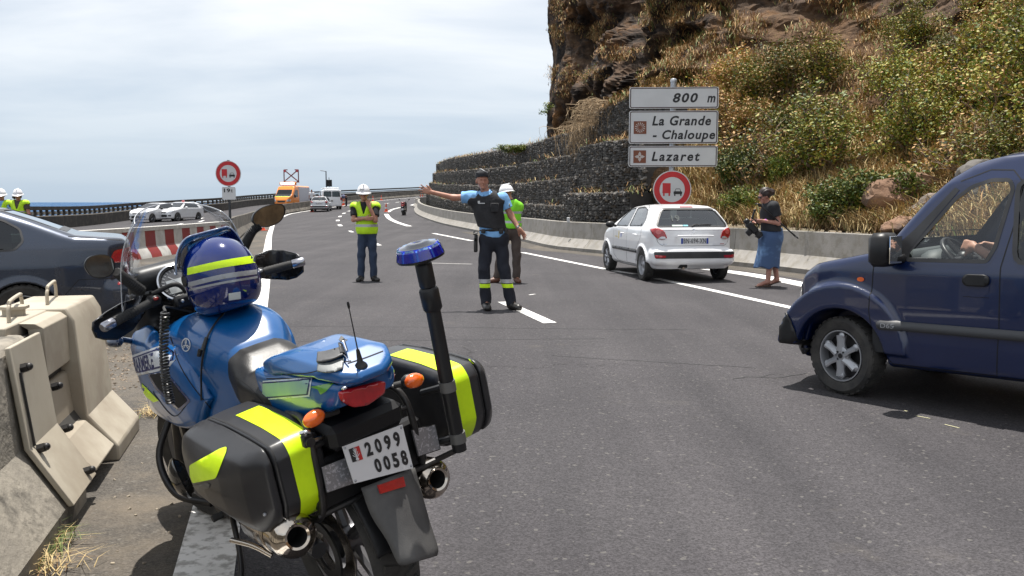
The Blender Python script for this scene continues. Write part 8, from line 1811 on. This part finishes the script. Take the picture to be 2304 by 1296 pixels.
for k in range(9):
    a0, a1 = 2*PI*(k+.06)/9, 2*PI*(k+.94)/9; n = 5; V = []
    for z_, r_ in ((-.004, .090), (.028, .082), (.038, .070)): V += [tuple(M @ Vector((r_*math.cos(a0+(a1-a0)*i/n), r_*math.sin(a0+(a1-a0)*i/n), z_))) for i in range(n+1)]
    F = [(j*(n+1)+i, j*(n+1)+i+1, (j+1)*(n+1)+i+1, (j+1)*(n+1)+i) for j in range(2) for i in range(n)]; MB().add(V, F).build('lens_segment', BEA, bea, 30)
MB().lathe([(.088, -.004), (.080, .028), (.068, .036)], 40, M=M).build('lens_core', mat('beacon_core', (.03, .12, .5), .3), bea, 40); MB().lathe([(.071, .038), (.050, .041), (.040, .047), (.022, .050), (.012, .046), (0, .045)], 40, M=M).build('lens_top', BEA, bea, 50)
for k in range(9):      # bright reflector cells behind the lens
    a = 2*PI*(k+.5)/9; MB().box((.0815, 0, .010), (.002, .034, .020), ch=.0, M=M @ Matrix.Rotation(a, 4, 'Z') @ Matrix.Rotation(-.22, 4, 'Y')).build('reflector_cell', mat('beacon_bright', (.5, .8, 1.0), .2, .5, c2=(.05, .15, .5), ns=70), bea)
# ---- antenna, helmet, keys and pouch
an = thing('antenna', 'short black whip antenna standing on the blue tail lid', 'antenna', (0, 0, 0)); an.matrix_world = BM; base = pxcast(lb, 812, 822, 0); tip = BL(785, 692, 1, base.y+.005)
dd_ = (tip-base).normalized(); MB().tube([base-dd_*.004, base+dd_*.004, base+dd_*.012, base+dd_*.05], [.020, .017, .009, .005], 14).build('antenna_foot', BLACKPL, an, 50); MB().tube([base+dd_*.04, tip], [.0022, .0016], 6).build('whip', BLACKPL, an); MB().tube([tip-dd_*.004, tip+dd_*.002, tip+dd_*.014, tip+dd_*.018], [.002, .004, .004, .002], 8).build('antenna_tip', BLACKPL, an)
dish = BVHTree.FromPolygons([v.co.copy() for v in lid.data.vertices], [tuple(p_.vertices) for p_ in lid.data.polygons])
po = thing('leather_pouch', 'small folded dark leather pouch lying on the blue tail lid beside the keys', 'pouch'); po.matrix_world = BM
def slabpx(pts, off, th, nm, m_, par):
    V2, F = tri2d(pts, 5); V = [pxcast(lb, v[0], v[1], off) for v in V2]; c = sum(V, Vector())/len(V); N_ = Vector((0, 0, 0)); h = lb.find_nearest(c); nn = h[1] if h[1].z > 0 else -h[1]; V = [c+(v-c)-nn*((v-c).dot(nn)*.85) for v in V]; o = MB().add(V, F).build(nm, m_, par, 60); q = o.modifiers.new('s', 'SOLIDIFY'); q.thickness = th; q.offset = 0; return o
LEA = mat('dark_leather', (.045, .045, .047), .45, c2=(.07, .07, .072), ns=20, bump=.2, bs=150, bd=.002)
slabpx([(720, 822), (774, 812), (771, 833), (721, 844)], .008, .004, 'pouch_body', mat('pale_leather', (.14, .15, .15), .45, bump=.2, bs=150, bd=.002), po); slabpx([(719, 799), (765, 792), (774, 812), (748, 818), (719, 823)], .013, .005, 'pouch_flap', LEA, po)
ke = thing('keys', 'bunch of keys with black fob lying on the blue tail lid by the antenna', 'keys'); ke.matrix_world = BM
q0 = [pxcast(lb, x, y, .016) for x, y in ((768, 785), (772, 806), (784, 820), (776, 782), (781, 800))]; MB().tube(q0[:2], [.009, .011], 8, flat=.5).build('key_fob', BLACKPL, ke); MB().tube([q0[1], q0[2]], .0028, 6, flat=.4).build('key', CHROME, ke)
MB().tube([q0[3]+Vector((0, 0, .008)), q0[4]], [.006, .004], 6, flat=.5).build('key', CHROME, ke); MB().tube([q0[3]+Vector((.01*math.cos(a), .01*math.sin(a), .006)) for a in np.linspace(0, 2*PI, 14)], .0015, 5).build('key_ring', STEEL, ke); MB().tube([q0[0]+Vector((0, 0, .01)), q0[3]+Vector((0, 0, .016))], [.005, .008], 7, flat=.6).build('key', STEEL, ke)
# helmet
hc = BX(497, 622, .60); hm = thing('helmet', 'dark blue police helmet with yellow and grey stripes resting on the tank', 'helmet'); hm.matrix_world = BM
HR = rotm(0, .18, .10)
def hel(P):
    q = (P-np.array(hc)) @ HR; d = ell(q, (0, 0, .012), (.152, .128, .138)); d = smin(d, ell(q, (.085, 0, -.075), (.085, .090, .065)), .05); d = smin(d, ell(q, (-.01, 0, -.055), (.135, .119, .10)), .04); d = smax(d, -(q[:, 2]+.128), .012)
    return smax(d, -np.maximum(ell(q, (.17, 0, .0), (.11, .105, .055)), 0*q[:, 0]-1), .012)
ho, hb = bvh_sdf('shell', hel, tuple(np.array(hc)-.22), tuple(np.array(hc)+.24), .0065, mat('helmet_blue', (.0008, .010, .095), .10, .1, coat=1, c2=(.001, .012, .115), ns=4), hm)
def hpx(name, pts, m_, off=.0012): return pxdecal(name, hb, pts, m_, ho, off, 6)
def arcband(x0, y0, xm, ym, x1, y1, w0, w1):
    a = crv([Vector((x0, y0, 0)), Vector((xm, ym, 0)), Vector((x1, y1, 0))], 8); return [(p.x, p.y) for p in a]+[(p.x, p.y+w0+(w1-w0)*i/(len(a)-1)) for i, p in enumerate(a)][::-1]
hpx('yellow_band', arcband(422, 603, 500, 586, 574, 574, 16, 17), NEONY); hpx('grey_band', arcband(424, 635, 500, 617, 578, 606, 11, 11), mat('band_grey', (.30, .31, .33), .35, .3)); hpx('grey_band', arcband(426, 650, 500, 634, 579, 621, 5, 5), MATS['band_grey']); hpx('white_label', [(514, 660), (541, 656), (542, 672), (515, 676)], SIGNW)
V = []; nu, nv = 22, 10; Hm = Matrix([list(map(float, r)) for r in HR])
for j in range(nv+1):
    e = R(16+70*j/nv)
    for i in range(nu+1):
        a = R(-78+156*i/nu); v = Vector((.188*math.cos(e)*math.cos(a)*1.0, .150*math.sin(a)*(.45+.55*math.cos(e)), .172*math.sin(e)+.0)); v = Matrix.Rotation(-R(8), 3, 'Y') @ v; V.append(tuple(Vector(hc)+Hm @ v))
vis = np_mesh('visor', V, [(j*(nu+1)+i, j*(nu+1)+i+1, (j+1)*(nu+1)+i+1, (j+1)*(nu+1)+i) for j in range(nv) for i in range(nu)], glass('visor_plastic', (.72, .78, .88), rough=.02, base=.10), hm, 180); q = vis.modifiers.new('s', 'SOLIDIFY'); q.thickness = .0025
eg = [V[i] for i in range(nu+1)]+[V[j*(nu+1)+nu] for j in range(1, nv+1)]+[V[nv*(nu+1)+i] for i in range(nu-1, -1, -1)]+[V[j*(nu+1)] for j in range(nv-1, -1, -1)]; MB().tube(eg, .0028, 6, cap=False).build('visor_rim', mat('visor_edge', (.22, .28, .42), .2, coat=1), vis, 60)
for s in (1, -1): MB().lathe([(.022, 0), (.02, .008), (0, .01)], 18, M=Matrix.Translation(Vector(hc)+Hm @ Vector((.02, s*.124, .02))) @ Matrix.Rotation(-s*PI/2, 4, 'X')).build('visor_pivot', BLACKPL, hm)
